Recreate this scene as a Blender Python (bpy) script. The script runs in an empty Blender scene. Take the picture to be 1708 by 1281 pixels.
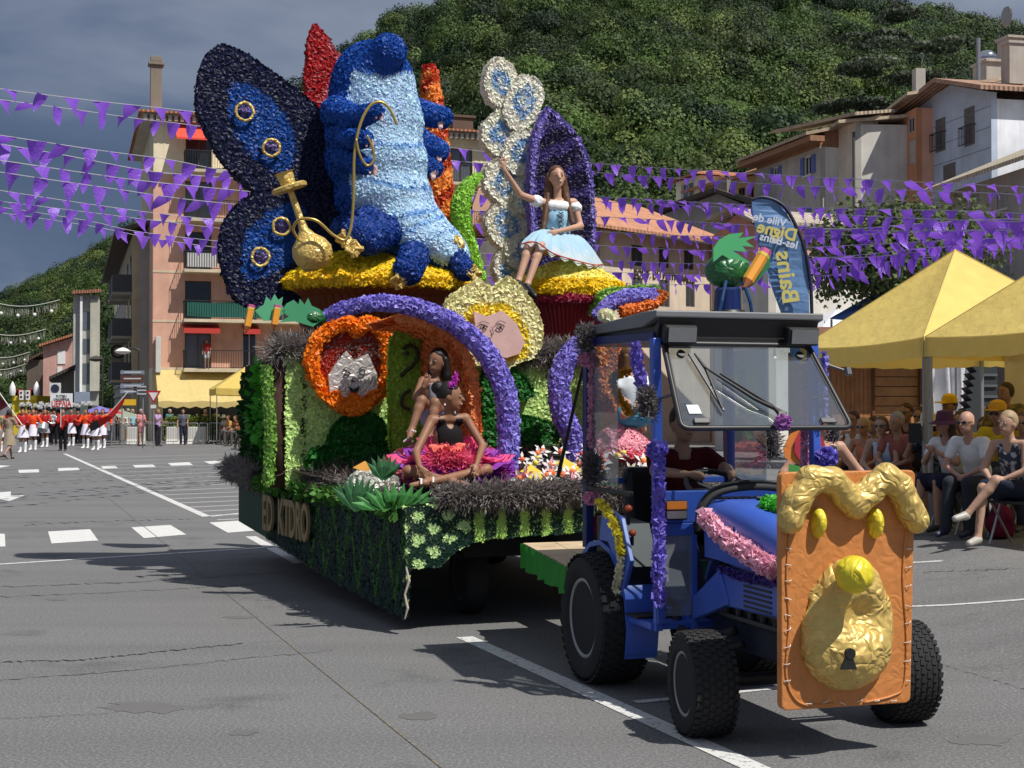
import bpy, math, random
import numpy as np
from mathutils import Vector, Matrix
from mathutils.noise import noise as pnoise
R = math.radians
S = bpy.context.scene
COL = S.collection
rnd = random.Random(7)
nr = np.random.default_rng(7)

# ---------------------------------------------------------------- camera, sky, sun, exposure
FPX = 2350.0; CAMZ = 1.65; PITCH = math.atan(44.5 / FPX)
cam = bpy.data.objects.new('camera', bpy.data.cameras.new('camera')); COL.objects.link(cam)
cam.location = (0, 0, CAMZ); cam.rotation_euler = (math.pi / 2 + PITCH, 0, 0)
cam.data.sensor_width = 36; cam.data.lens = FPX / 1708 * 36
cam.data.clip_start = .1; cam.data.clip_end = 6000
S.camera = cam
SUNV = Vector((.50, -.40, 1.0)).normalized()
W = bpy.data.worlds.new('World'); S.world = W; W.use_nodes = True
nt = W.node_tree; nt.nodes.clear()
wo = nt.nodes.new('ShaderNodeOutputWorld'); bg = nt.nodes.new('ShaderNodeBackground')
sky = nt.nodes.new('ShaderNodeTexSky'); sky.sky_type = 'NISHITA'; sky.sun_disc = False
sky.sun_elevation = math.asin(SUNV.z); sky.sun_rotation = math.atan2(SUNV.x, SUNV.y)
sky.air_density = 1.0; sky.dust_density = 1.0
tc = nt.nodes.new('ShaderNodeTexCoord'); mp = nt.nodes.new('ShaderNodeMapping')
mp.inputs['Scale'].default_value = (1, 1, 2.6)
nz = nt.nodes.new('ShaderNodeTexNoise'); nz.inputs['Scale'].default_value = 3.1
nz.inputs['Detail'].default_value = 5; nz.inputs['Roughness'].default_value = .5; nz.inputs['Distortion'].default_value = .25
cr = nt.nodes.new('ShaderNodeValToRGB')
cr.color_ramp.elements[0].position = .34; cr.color_ramp.elements[0].color = (.85, 1.42, 2.5, 1)
cr.color_ramp.elements[1].position = .70; cr.color_ramp.elements[1].color = (4.7, 5.3, 6.6, 1)
e_ = cr.color_ramp.elements.new(.5); e_.color = (1.55, 2.2, 3.7, 1)
mx = nt.nodes.new('ShaderNodeMixRGB'); mx.inputs[0].default_value = .93
nt.links.new(tc.outputs['Generated'], mp.inputs[0]); nt.links.new(mp.outputs[0], nz.inputs[0])
sx_ = nt.nodes.new('ShaderNodeSeparateXYZ'); nt.links.new(tc.outputs['Generated'], sx_.inputs[0]); ma = nt.nodes.new('ShaderNodeMath'); ma.operation = 'MULTIPLY_ADD'; ma.inputs[1].default_value = .75; nt.links.new(sx_.outputs[2], ma.inputs[0]); m3 = nt.nodes.new('ShaderNodeMath'); m3.operation = 'SUBTRACT'; m3.inputs[1].default_value = .10; nt.links.new(nz.outputs[0], m3.inputs[0]); nt.links.new(m3.outputs[0], ma.inputs[2]); nt.links.new(ma.outputs[0], cr.inputs[0]); nt.links.new(sky.outputs[0], mx.inputs[1]); nt.links.new(cr.outputs[0], mx.inputs[2])
nt.links.new(mx.outputs[0], bg.inputs[0]); nt.links.new(bg.outputs[0], wo.inputs[0])
bg.inputs[1].default_value = .065
sun = bpy.data.objects.new('sun', bpy.data.lights.new('sun', 'SUN')); COL.objects.link(sun)
sun.data.energy = 5.0; sun.data.angle = R(.5); sun.data.color = (1, .955, .89)
sun.rotation_euler = (-SUNV).to_track_quat('-Z', 'Y').to_euler(); sun.location = (12, -10, 40)
S.view_settings.view_transform = 'Standard'; S.view_settings.look = 'None'
S.view_settings.exposure = 0; S.view_settings.gamma = 1

# ---------------------------------------------------------------- geometry of the place
TH = math.atan2(.30, .954)
class Frame:
    def __init__(s, ox, oy, rot, oz=0.0):
        s.o = Vector((ox, oy, oz)); s.r = rot; s.c = math.cos(rot); s.s = math.sin(rot)
    def w(s, p): return Vector((s.o.x + s.c * p[0] - s.s * p[1], s.o.y + s.s * p[0] + s.c * p[1], s.o.z + p[2]))
    def l(s, p):
        dx, dy = p[0] - s.o.x, p[1] - s.o.y
        return Vector((s.c * dx + s.s * dy, -s.s * dx + s.c * dy, p[2] - s.o.z))
    def px(s, x, y, yl):            # the point of the plane y = yl seen at a pixel, in this frame
        d = ray(x, y); dl = Vector((s.c * d.x + s.s * d.y, -s.s * d.x + s.c * d.y, d.z))
        ol = s.l((0, 0, CAMZ)); t = (yl - ol.y) / dl.y
        return ol + dl * t
def ray(x, y):
    a, b = (x - 854) / FPX, (640.5 - y) / FPX
    return Vector((a, math.cos(PITCH) - b * math.sin(PITCH), math.sin(PITCH) + b * math.cos(PITCH)))
def P(x, y, d):
    r = ray(x, y); return Vector((0, 0, CAMZ)) + r * (d / r.y)
WF = Frame(0, 0, 0); VF = Frame(1.07, 8.8, TH)
def sst(t): t = min(1, max(0, t)); return t * t * (3 - 2 * t)
def gz(x, y): return .26 * sst((x - 2.9) / 2.2)
def G(x, y):
    r = ray(x, y); z = 0.
    for _ in range(12):
        t = (z - CAMZ) / r.z; q = r * t; z = gz(q.x, q.y)
    return Vector((q.x, q.y, z))

# ---------------------------------------------------------------- materials
_m = {}
def mat(rgb, rough=.6, kind='plain', spec=.5, metal=0, **k):
    key = (tuple(rgb) if rgb else None, rough, kind, spec, metal, tuple(sorted(k.items())))
    if key in _m: return _m[key]
    m = bpy.data.materials.new(kind); m.use_nodes = True; n = m.node_tree.nodes; L = m.node_tree.links
    b = n['Principled BSDF']; b.inputs['Roughness'].default_value = rough; b.inputs['Metallic'].default_value = metal
    b.inputs['Specular IOR Level'].default_value = spec
    c = (*rgb, 1) if rgb else (1, 1, 1, 1); b.inputs['Base Color'].default_value = c
    def noise(scale, detail=4, rough=.55, obj=True):
        t = n.new('ShaderNodeTexCoord'); q = n.new('ShaderNodeTexNoise'); q.inputs['Scale'].default_value = scale
        q.inputs['Detail'].default_value = detail; q.inputs['Roughness'].default_value = rough
        L.new(t.outputs['Object'], q.inputs[0]); return q.outputs[0]
    def vary(fac, amt, base=None):      # multiply the colour by 1-amt .. 1+amt
        r_ = n.new('ShaderNodeMapRange'); r_.inputs[1].default_value = .3; r_.inputs[2].default_value = .7
        r_.inputs[3].default_value = 1 - amt; r_.inputs[4].default_value = 1 + amt; L.new(fac, r_.inputs[0])
        v = n.new('ShaderNodeVectorMath'); v.operation = 'SCALE'
        if base is None: v.inputs[0].default_value = c[:3]
        else: L.new(base, v.inputs[0])
        L.new(r_.outputs[0], v.inputs[3]); return v.outputs[0]
    def bump(fac, st, dist=.02):
        u = n.new('ShaderNodeBump'); u.inputs['Strength'].default_value = st; u.inputs['Distance'].default_value = dist
        L.new(fac, u.inputs['Height']); L.new(u.outputs[0], b.inputs['Normal'])
    def mixc(fac, a, bb):
        q = n.new('ShaderNodeMix'); q.data_type = 'RGBA'; L.new(fac, q.inputs[0])
        for i, v in ((6, a), (7, bb)):
            if isinstance(v, tuple): q.inputs[i].default_value = (*v, 1)
            else: L.new(v, q.inputs[i])
        return q.outputs[2]
    if kind in ('plain', 'wall', 'cloth', 'skin', 'wood', 'foil', 'tin'):
        sc, am, bs, bd = {'plain': (3, .07, 0, 0), 'wall': (1.2, .10, .25, .02), 'cloth': (9, .10, .3, .006), 'skin': (14, .06, .06, .002),
                      'wood': (5, .22, .3, .01), 'foil': (11, .10, .8, .02), 'tin': (8, .1, .15, .005)}[kind]
        col = vary(noise(sc, 5), am)
        if kind == 'wall':
            col = vary(noise(.35, 5, .6), .10, col); bump(noise(40), bs, bd)
            t = n.new('ShaderNodeTexCoord'); w = n.new('ShaderNodeMapping'); w.inputs['Scale'].default_value = (2.2, 2.2, .12); L.new(t.outputs['Object'], w.inputs[0])
            q = n.new('ShaderNodeTexNoise'); q.inputs['Scale'].default_value = 1.5; q.inputs['Detail'].default_value = 5; L.new(w.outputs[0], q.inputs[0]); col = vary(q.outputs[0], .08, col)
        elif kind == 'foil':
            t = n.new('ShaderNodeTexCoord'); q = n.new('ShaderNodeTexVoronoi'); q.feature = 'DISTANCE_TO_EDGE'; q.inputs['Scale'].default_value = 17
            w = n.new('ShaderNodeTexNoise'); w.inputs['Scale'].default_value = 6; L.new(t.outputs['Object'], w.inputs[0])
            a = n.new('ShaderNodeMixRGB'); a.inputs[0].default_value = .22; L.new(t.outputs['Object'], a.inputs[1]); L.new(w.outputs[1], a.inputs[2]); L.new(a.outputs[0], q.inputs[0])
            bump(q.outputs[0], k.get('st', .7), .05)
        elif bs: bump(noise(60 if kind != 'wood' else 30), bs, bd)
        L.new(col, b.inputs['Base Color'])
        if kind == 'skin': b.inputs['Subsurface Weight'].default_value = 0
    elif kind == 'col':                 # colour attribute of the mesh: what each paper petal is dyed
        a = n.new('ShaderNodeAttribute'); a.attribute_name = 'Col'
        L.new(a.outputs['Color'], b.inputs['Base Color'])
        if k.get('trans'):
            tr = n.new('ShaderNodeBsdfTranslucent'); L.new(a.outputs['Color'], tr.inputs[0])
            ms = n.new('ShaderNodeMixShader'); ms.inputs[0].default_value = k['trans']
            L.new(b.outputs[0], ms.inputs[1]); L.new(tr.outputs[0], ms.inputs[2]); L.new(ms.outputs[0], n['Material Output'].inputs[0])
    elif kind == 'asphalt':
        base = mixc(noise(.25, 6, .6), (.125, .125, .126), (.162, .161, .160))
        sp = n.new('ShaderNodeMapRange'); L.new(noise(55, 3, .8), sp.inputs[0]); sp.inputs[1].default_value = .45; sp.inputs[2].default_value = .7; sp.inputs[3].default_value = .8; sp.inputs[4].default_value = 1.75
        v = n.new('ShaderNodeVectorMath'); v.operation = 'SCALE'; L.new(base, v.inputs[0]); L.new(sp.outputs[0], v.inputs[3])
        st = n.new('ShaderNodeMapRange'); L.new(noise(.9, 7, .62), st.inputs[0]); st.inputs[1].default_value = .28; st.inputs[2].default_value = .42; st.inputs[3].default_value = .62; st.inputs[4].default_value = 1
        v2 = n.new('ShaderNodeVectorMath'); v2.operation = 'SCALE'; L.new(v.outputs[0], v2.inputs[0]); L.new(st.outputs[0], v2.inputs[3])
        t = n.new('ShaderNodeTexCoord'); w = n.new('ShaderNodeMapping'); w.inputs['Rotation'].default_value = (0, 0, R(-8)); w.inputs['Scale'].default_value = (.05, 1.1, 1); L.new(t.outputs['Object'], w.inputs[0])
        q = n.new('ShaderNodeTexNoise'); q.inputs['Scale'].default_value = 1.; q.inputs['Detail'].default_value = 5; L.new(w.outputs[0], q.inputs[0])
        L.new(vary(q.outputs[0], .13, v2.outputs[0]), b.inputs['Base Color']); bump(noise(90, 3, .7), .5, .01); b.inputs['Roughness'].default_value = .85
    elif kind == 'paint':               # worn road paint
        h = n.new('ShaderNodeMapRange'); L.new(noise(24, 6, .75), h.inputs[0]); h.inputs[1].default_value = k.get('lo', .36); h.inputs[2].default_value = k.get('lo', .36) + .1
        L.new(mixc(h.outputs[0], (.11, .11, .11), tuple(rgb)), b.inputs['Base Color'])
    elif kind == 'tiles':
        t = n.new('ShaderNodeTexCoord'); q = n.new('ShaderNodeTexWave'); q.bands_direction = k.get('dir', 'X'); q.inputs['Scale'].default_value = 1.3; q.inputs['Distortion'].default_value = .6
        L.new(t.outputs['Object'], q.inputs[0]); col = vary(noise(2.5, 6, .7), .3); col = vary(q.outputs[0], .22, col)
        L.new(col, b.inputs['Base Color']); bump(q.outputs[0], .8, .08)
    elif kind == 'glass':
        b.inputs['Metallic'].default_value = 0; tr = n.new('ShaderNodeBsdfTransparent'); tr.inputs[0].default_value = (.82, .88, .9, 1)
        gl = n.new('ShaderNodeBsdfGlossy'); gl.inputs['Roughness'].default_value = .02
        fr = n.new('ShaderNodeFresnel'); fr.inputs[0].default_value = 1.9; ad = n.new('ShaderNodeMath'); ad.operation = 'ADD'; ad.inputs[1].default_value = k.get('add', .05); bf = n.new('ShaderNodeNewGeometry'); iv = n.new('ShaderNodeMath'); iv.operation = 'SUBTRACT'; iv.inputs[0].default_value = 1; L.new(bf.outputs['Backfacing'], iv.inputs[1]); ml = n.new('ShaderNodeMath'); ml.operation = 'MULTIPLY'; L.new(fr.outputs[0], ml.inputs[0]); L.new(iv.outputs[0], ml.inputs[1]); L.new(ml.outputs[0], ad.inputs[0])
        ms = n.new('ShaderNodeMixShader'); L.new(ad.outputs[0], ms.inputs[0]); L.new(tr.outputs[0], ms.inputs[1]); L.new(gl.outputs[0], ms.inputs[2])
        df = n.new('ShaderNodeBsdfDiffuse'); df.inputs[0].default_value = (.35, .37, .4, 1); m2 = n.new('ShaderNodeMixShader'); m2.inputs[0].default_value = k.get('dust', .16)
        L.new(ms.outputs[0], m2.inputs[1]); L.new(df.outputs[0], m2.inputs[2]); L.new(m2.outputs[0], n['Material Output'].inputs[0])
    elif kind == 'thin':                # thin sheet that lets light through
        tr = n.new('ShaderNodeBsdfTranslucent'); tr.inputs[0].default_value = c; ms = n.new('ShaderNodeMixShader'); ms.inputs[0].default_value = k.get('t', .4)
        L.new(vary(noise(4), .06), b.inputs['Base Color']); L.new(b.outputs[0], ms.inputs[1]); L.new(tr.outputs[0], ms.inputs[2]); L.new(ms.outputs[0], n['Material Output'].inputs[0])
        if k.get('wr'): bump(noise(5, 3), .35, .06)
    _m[key] = m; return m
CLOTH = lambda c: mat(c, .85, 'cloth', .2)
SKIN = lambda c=(.42, .24, .16): mat(c, .5, 'skin', .35)
GREY = mat((.35, .36, .37), .4, 'tin', metal=.6)
BLACK = mat((.012, .012, .013), .45)
FOILCOL = mat(None, .38, 'col', .5)
PETAL = mat(None, .5, 'col', .32, trans=.22)
LEAFM = mat(None, .6, 'col', .25, trans=.25)

# ---------------------------------------------------------------- mesh building
def rotm(rx=0, ry=0, rz=0): return Matrix.Rotation(rz, 3, 'Z') @ Matrix.Rotation(ry, 3, 'Y') @ Matrix.Rotation(rx, 3, 'X')
class MB:
    def __init__(s): s.v = []; s.f = []; s.m = []; s.cur = 0
    def add(s, vs, fs):
        o = len(s.v); s.v += [tuple(p) for p in vs]; s.f += [tuple(i + o for i in f) for f in fs]; s.m += [s.cur] * len(fs); return s
    def box(s, c, d, r=None, taper=1):
        c = Vector(c); vs = []
        for z in (-1, 1):
            t = taper if z > 0 else 1
            for x, y in ((-1, -1), (1, -1), (1, 1), (-1, 1)):
                p = Vector((x * d[0] / 2 * t, y * d[1] / 2 * t, z * d[2] / 2))
                if r is not None: p = r @ p
                vs.append(c + p)
        return s.add(vs, [(3, 2, 1, 0), (4, 5, 6, 7), (0, 1, 5, 4), (1, 2, 6, 5), (2, 3, 7, 6), (3, 0, 4, 7)])
    def bx(s, x0, x1, y0, y1, z0, z1): return s.box(((x0 + x1) / 2, (y0 + y1) / 2, (z0 + z1) / 2), (abs(x1 - x0), abs(y1 - y0), abs(z1 - z0)))
    def tube(s, pts, r, n=8, closed=False, flat=1):
        pts = [Vector(p) for p in pts]; rs = r if isinstance(r, (list, tuple)) else [r] * len(pts); vs = []; up = None
        for i, p in enumerate(pts):
            a = pts[i - 1] if (i or closed) else p; b = pts[(i + 1) % len(pts)] if (i < len(pts) - 1 or closed) else p
            t = (b - a); t = t.normalized() if t.length > 1e-9 else Vector((0, 0, 1))
            if up is None: up = t.orthogonal().normalized()
            up = (up - t * up.dot(t)); up = up.normalized() if up.length > 1e-6 else t.orthogonal().normalized()
            q = t.cross(up)
            for k in range(n):
                an = 2 * math.pi * k / n; vs.append(p + (up * math.cos(an) + q * math.sin(an) * flat) * rs[i])
        fs = []; m = len(pts)
        for i in range(m if closed else m - 1):
            j = (i + 1) % m
            for k in range(n): fs.append((i * n + k, i * n + (k + 1) % n, j * n + (k + 1) % n, j * n + k))
        if not closed: fs += [tuple(range(n))[::-1], tuple(range((m - 1) * n, m * n))]
        return s.add(vs, fs)
    def cyl(s, a, b, r, n=12, r2=None): return s.tube([a, b], [r, r if r2 is None else r2], n)
    def lathe(s, prof, c=(0, 0, 0), n=24, m=None, amp=None):      # prof: (radius, z)
        c = Vector(c); vs = []
        for i, (r, z) in enumerate(prof):
            for k in range(n):
                a = 2 * math.pi * k / n; rr = r * (1 + (amp(a, i / (len(prof) - 1)) if amp else 0)); p = Vector((rr * math.cos(a), rr * math.sin(a), z))
                if m is not None: p = m @ p
                vs.append(c + p)
        fs = [(i * n + k, i * n + (k + 1) % n, (i + 1) * n + (k + 1) % n, (i + 1) * n + k) for i in range(len(prof) - 1) for k in range(n)]
        fs += [tuple(range(n))[::-1], tuple(range((len(prof) - 1) * n, len(prof) * n))]
        return s.add(vs, fs)
    def prism(s, pts, off):             # polygon extruded by a vector
        off = Vector(off); n = len(pts); a = [Vector(p) for p in pts]
        return s.add(a + [p + off for p in a], [tuple(range(n)), tuple(range(n, 2 * n))[::-1]] + [(i, i + n, (i + 1) % n + n, (i + 1) % n) for i in range(n)])
    def poly(s, pts): return s.add(pts, [tuple(range(len(pts)))])
    def sph(s, c, r, n=12, m=None):
        r = Vector(r) if not isinstance(r, (int, float)) else Vector((r, r, r)); k = n // 2
        prof = [(max(1e-4, math.sin(math.pi * i / k)), -math.cos(math.pi * i / k)) for i in range(k + 1)]
        d = Matrix.Diagonal(r); return s.lathe(prof, c, n, (m @ d) if m is not None else d)
    def np(s): return np.array(s.v, dtype=np.float64).reshape(-1, 3), s.f
def fill(me, v, f, col=None):
    v = np.asarray(v, dtype=np.float32)
    if isinstance(f, np.ndarray):
        me.vertices.add(len(v)); me.vertices.foreach_set('co', v.ravel()); me.loops.add(f.size); me.loops.foreach_set('vertex_index', f.astype(np.int32).ravel())
        me.polygons.add(len(f)); me.polygons.foreach_set('loop_start', np.arange(0, f.size, f.shape[1], dtype=np.int32))
        me.update(calc_edges=True)
    else: me.from_pydata(v.tolist(), [], f)
    if col is not None:
        a = me.color_attributes.new('Col', 'FLOAT_COLOR', 'POINT'); c4 = np.ones((len(v), 4), dtype=np.float32); c4[:, :3] = col; a.data.foreach_set('color', c4.ravel())
class Thing:
    def __init__(s, name, label, cat, base=(0, 0, 0), fr=WF, group=None, rz=0):
        s.fr = fr; s.base = Vector(base); s.name = name
        s.o = bpy.data.objects.new(name, None); s.o.empty_display_size = .1
        COL.objects.link(s.o); s.place(); s.o['label'] = label; s.o['category'] = cat
        if group: s.o['group'] = group
    def place(s):
        s.o.location = s.fr.w(s.base); s.o.rotation_euler = (0, 0, s.fr.r)
def tagged(o, label, cat, group=None):
    o['label'] = label; o['category'] = cat
    if group: o['group'] = group
    return o
def build(name, g, m, parent=None, base=None, fr=None, smooth=False, bevel=0, label=None, col=None):
    """g: MB or (verts, faces[, colours]); in the coordinates of the thing's frame"""
    if isinstance(g, MB): v, f = g.np(); mi = g.m
    else: v, f = g[0], g[1]; mi = None; col = g[2] if len(g) > 2 else col
    T = parent if isinstance(parent, Thing) else None
    if T: base = T.base
    elif parent is not None: base = Vector(parent['base_'])
    base = Vector(base) if base is not None else Vector((0, 0, 0))
    me = bpy.data.meshes.new(name); fill(me, np.asarray(v) - np.array(base), f, col)
    ms = m if isinstance(m, (list, tuple)) else [m]
    for q in ms: me.materials.append(q)
    if mi and max(mi) > 0: me.polygons.foreach_set('material_index', mi)
    if smooth is True: me.polygons.foreach_set('use_smooth', [True] * len(me.polygons))
    elif smooth: me.polygons.foreach_set('use_smooth', [True] * len(me.polygons)); me.set_sharp_from_angle(angle=R(smooth))
    o = bpy.data.objects.new(name, me); COL.objects.link(o); me.validate()
    if T: o.parent = T.o; o['base_'] = tuple(base)
    elif parent is not None: o.parent = parent; o['base_'] = tuple(base)
    else:
        fr = fr or WF; o.location = fr.w(base); o.rotation_euler = (0, 0, fr.r); o['base_'] = tuple(base)
    if bevel:
        b = o.modifiers.new('bevel', 'BEVEL'); b.width = bevel; b.segments = 2; b.limit_method = 'ANGLE'; b.angle_limit = R(40)
    if label: o['label'] = label
    return o
def struct(name, g, m, kind='structure', **k):
    o = build(name, g, m, **k); o['kind'] = kind; return o
def copy_tree(o, parent=None):
    c = o.copy(); COL.objects.link(c)
    if parent is not None: c.parent = parent
    for ch in list(o.children): copy_tree(ch, c)
    return c
def tri(v, f):
    t = []
    for q in (f.tolist() if isinstance(f, np.ndarray) else f):
        for i in range(1, len(q) - 1): t.append((q[0], q[i], q[i + 1]))
    return np.array(t)
def join(gs):                           # join (v, f, c) pieces whose f are lists or arrays
    V = []; F = []; C = []; o = 0
    for g in gs:
        v = np.asarray(g[0]); V.append(v); ff = g[1].tolist() if isinstance(g[1], np.ndarray) else g[1]
        F += [tuple(i + o for i in q) for q in ff]; o += len(v)
        c = np.asarray(g[2], dtype=float); C.append(np.tile(c, (len(v), 1)) if c.ndim == 1 else c)
    return np.vstack(V), F, np.vstack(C)
def jit(c, n, a=.16, rg=nr):
    c = np.asarray(c, dtype=float); c = np.tile(c, (n, 1)) if c.ndim == 1 else c
    return np.clip(c * (1 + rg.uniform(-a, a, (n, 1)) + rg.uniform(-a / 3, a / 3, (n, 3))), 0, 1)
def tufts(v, f, colf, space=.045, size=.045, lift=.5, k=3, under=.75, amt=.2, keep=None, wide=.5):
    """cover a surface with dyed paper tufts; colf(points, normals) -> colours"""
    space, size, amt = space * .84, size * .80, amt * .8
    v = np.asarray(v, dtype=float); t = tri(v, f); a, b, c = v[t[:, 0]], v[t[:, 1]], v[t[:, 2]]
    n = np.cross(b - a, c - a)
    if (a * np.cross(b, c)).sum() < 0: n = -n
    ar = np.linalg.norm(n, axis=1) / 2 + 1e-12; n = n / (2 * ar[:, None])
    N = int(ar.sum() / space ** 2 * 2.6) + 4; i = nr.choice(len(t), N, p=ar / ar.sum())
    u, w = nr.random(N), nr.random(N); sw = u + w > 1; u[sw] = 1 - u[sw]; w[sw] = 1 - w[sw]
    p = a[i] + (b[i] - a[i]) * u[:, None] + (c[i] - a[i]) * w[:, None]; nn = n[i]
    key = np.floor(p / space).astype(np.int64); h = (key[:, 0] * 73856093) ^ (key[:, 1] * 19349663) ^ (key[:, 2] * 83492791)
    _, fi = np.unique(h, return_index=True); p, nn = p[fi], nn[fi]
    if keep is not None: q = keep(p, nn); p, nn = p[q], nn[q]
    N = len(p); cc = jit(colf(p, nn), N, amt)
    lift = lift * .62; nn = nn + nr.normal(0, .10, (N, 3)); nn /= np.linalg.norm(nn, axis=1)[:, None]
    t1 = np.cross(nn, nr.normal(0, 1, (N, 3))); t1 /= np.linalg.norm(t1, axis=1)[:, None]; t2 = np.cross(nn, t1)
    V = []; s = size * nr.uniform(.75, 1.25, (N, 1))
    for j in range(k):
        an = 2 * math.pi * j / k + nr.uniform(-.35, .35, (N, 1)); d = np.cos(an) * t1 + np.sin(an) * t2; sd = -np.sin(an) * t1 + np.cos(an) * t2
        l = lift * nr.uniform(.6, 1.4, (N, 1))
        V += [p + d * s * .05 - sd * s * .2, p + d * s * .05 + sd * s * .2, p + d * s * .8 + sd * s * wide + nn * s * l, p + d * s * .8 - sd * s * wide + nn * s * l * nr.uniform(.6, 1.3, (N, 1))]
    V = np.stack(V, 1).reshape(-1, 3); F = np.arange(N * k * 4).reshape(-1, 4); C = np.repeat(jit(cc, N, .05), k * 4, axis=0)
    base = (v, f, np.asarray(colf(v, np.tile([0, -1., 0], (len(v), 1))), dtype=float) * np.ones((len(v), 3)) * under)
    return join([base, (V, F, C)])
const = lambda c: (lambda p, n: np.tile(np.array(c, dtype=float), (len(p), 1)))

# signed-distance bodies: smooth unions of round cones and ellipsoids, meshed by surface nets
def rcone(a, b, ra, rb): return ('c', np.array(a, float), np.array(b, float), ra, rb)
def ell(c, r, m=None): return ('e', np.array(c, float), np.array(r, float), None if m is None else np.array(m, float))
def sd(pr, X):
    if pr[0] == 'c':
        _, a, b, ra, rb = pr; ba = b - a; L2 = max(1e-9, ba.dot(ba)); h = np.clip(((X - a) @ ba) / L2, 0, 1)
        return np.linalg.norm(X - a - h[:, None] * ba, axis=1) - (ra + (rb - ra) * h)
    _, c, r, m = pr; q = X - c
    if m is not None: q = q @ m
    k0 = np.linalg.norm(q / r, axis=1); k1 = np.linalg.norm(q / (r * r), axis=1) + 1e-9
    return k0 * (k0 - 1) / k1
def bounds(prs, pad):
    lo, hi = [], []
    for p in prs:
        if p[0] == 'c':
            r = max(p[3], p[4]); lo += [np.minimum(p[1], p[2]) - r]; hi += [np.maximum(p[1], p[2]) + r]
        else: r = p[2] if p[3] is None else max(p[2]); lo.append(p[1] - r); hi.append(p[1] + r)
    return np.min(lo, 0) - pad, np.max(hi, 0) + pad
def field(prs, X, k):
    d = np.full(len(X), 9.)
    for p in prs:
        q = sd(p, X); h = np.clip(.5 + .5 * (d - q) / k, 0, 1); d = d * (1 - h) + q * h - k * h * (1 - h)
    return d
def nets(prs, res, k=.03, inflate=0, clip=None, extra=None):
    lo, hi = bounds(prs, abs(inflate) + res * 2.5 + k * .3); n = np.maximum(4, np.ceil((hi - lo) / res).astype(int) + 1)
    ax = [lo[i] + np.arange(n[i]) * res for i in range(3)]
    X = np.stack(np.meshgrid(*ax, indexing='ij'), -1).reshape(-1, 3)
    d = field(prs, X, k) - inflate
    if clip is not None: d = np.maximum(d, clip(X))
    if extra is not None: d = d + extra(X)
    D = d.reshape(n); ins = D < 0
    cs = [(i, j, l) for i in (0, 1) for j in (0, 1) for l in (0, 1)]
    sl = lambda A, c: A[c[0]:n[0] - 1 + c[0], c[1]:n[1] - 1 + c[1], c[2]:n[2] - 1 + c[2]]
    cnt = sum(sl(ins, c).astype(int) for c in cs); act = (cnt > 0) & (cnt < 8); I = np.argwhere(act)
    acc = np.zeros((len(I), 3)); num = np.zeros(len(I))
    for c in cs:
        for a in range(3):
            if c[a]: continue
            e = list(c); e[a] = 1; A = D[tuple((I + c).T)]; B = D[tuple((I + e).T)]; x = (A < 0) != (B < 0)
            t = np.where(x, A / np.where(x, A - B, 1), 0); q = np.array(c, float) + np.zeros((len(I), 3)); q[:, a] = t
            acc += q * x[:, None]; num += x
    V = lo + (I + acc / num[:, None]) * res; idx = -np.ones(n - 1, int); idx[tuple(I.T)] = np.arange(len(I)); F = []
    for a in range(3):
        b, c = (a + 1) % 3, (a + 2) % 3; s0 = [slice(None)] * 3; s1 = [slice(None)] * 3; s0[a] = slice(0, n[a] - 1); s1[a] = slice(1, n[a])
        A, B = ins[tuple(s0)], ins[tuple(s1)]; E = np.argwhere(A != B); E = E[(E[:, b] > 0) & (E[:, c] > 0) & (E[:, b] < n[b] - 1) & (E[:, c] < n[c] - 1)]
        ib, ic = np.eye(3, dtype=int)[b], np.eye(3, dtype=int)[c]
        q = np.stack([idx[tuple((E - ib - ic).T)], idx[tuple((E - ic).T)], idx[tuple(E.T)], idx[tuple((E - ib).T)]], 1)
        fl = ~A[tuple(E.T)]; q[fl] = q[fl][:, ::-1]; F.append(q)
    F = np.vstack(F); F = F[(F >= 0).all(1)]
    return V, F
def text_mesh(txt, size, ext=.004, sx=1, bold=0):
    c = bpy.data.curves.new('t', 'FONT'); c.body = txt; c.size = size; c.extrude = ext; c.offset = bold; c.align_x = 'CENTER'; c.align_y = 'CENTER'; c.resolution_u = 3
    o = bpy.data.objects.new('t', c); COL.objects.link(o); dg = bpy.context.evaluated_depsgraph_get(); me = bpy.data.meshes.new_from_object(o.evaluated_get(dg))
    v = [(p.co.x * sx, p.co.y, p.co.z) for p in me.vertices]; f = [tuple(p.vertices) for p in me.polygons]
    bpy.data.objects.remove(o); bpy.data.meshes.remove(me); return v, f
def put_text(txt, size, org, ux, uy, ext=.004, sx=1, bold=0):
    v, f = text_mesh(txt, size, ext, sx, bold); ux, uy = Vector(ux), Vector(uy); un = ux.cross(uy); g = MB()
    return g.add([Vector(org) + ux * p[0] + uy * p[1] + un * p[2] for p in v], f)
def smooth_path(pts, n=6):
    pts = [Vector(p) for p in pts]; out = []
    for i in range(len(pts) - 1):
        p0 = pts[max(0, i - 1)]; p1 = pts[i]; p2 = pts[i + 1]; p3 = pts[min(len(pts) - 1, i + 2)]
        for j in range(n):
            t = j / n; out.append(.5 * ((2 * p1) + (p2 - p0) * t + (2 * p0 - 5 * p1 + 4 * p2 - p3) * t * t + (3 * p1 - p0 - 3 * p2 + p3) * t ** 3))
    return out + [pts[-1]]
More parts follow.
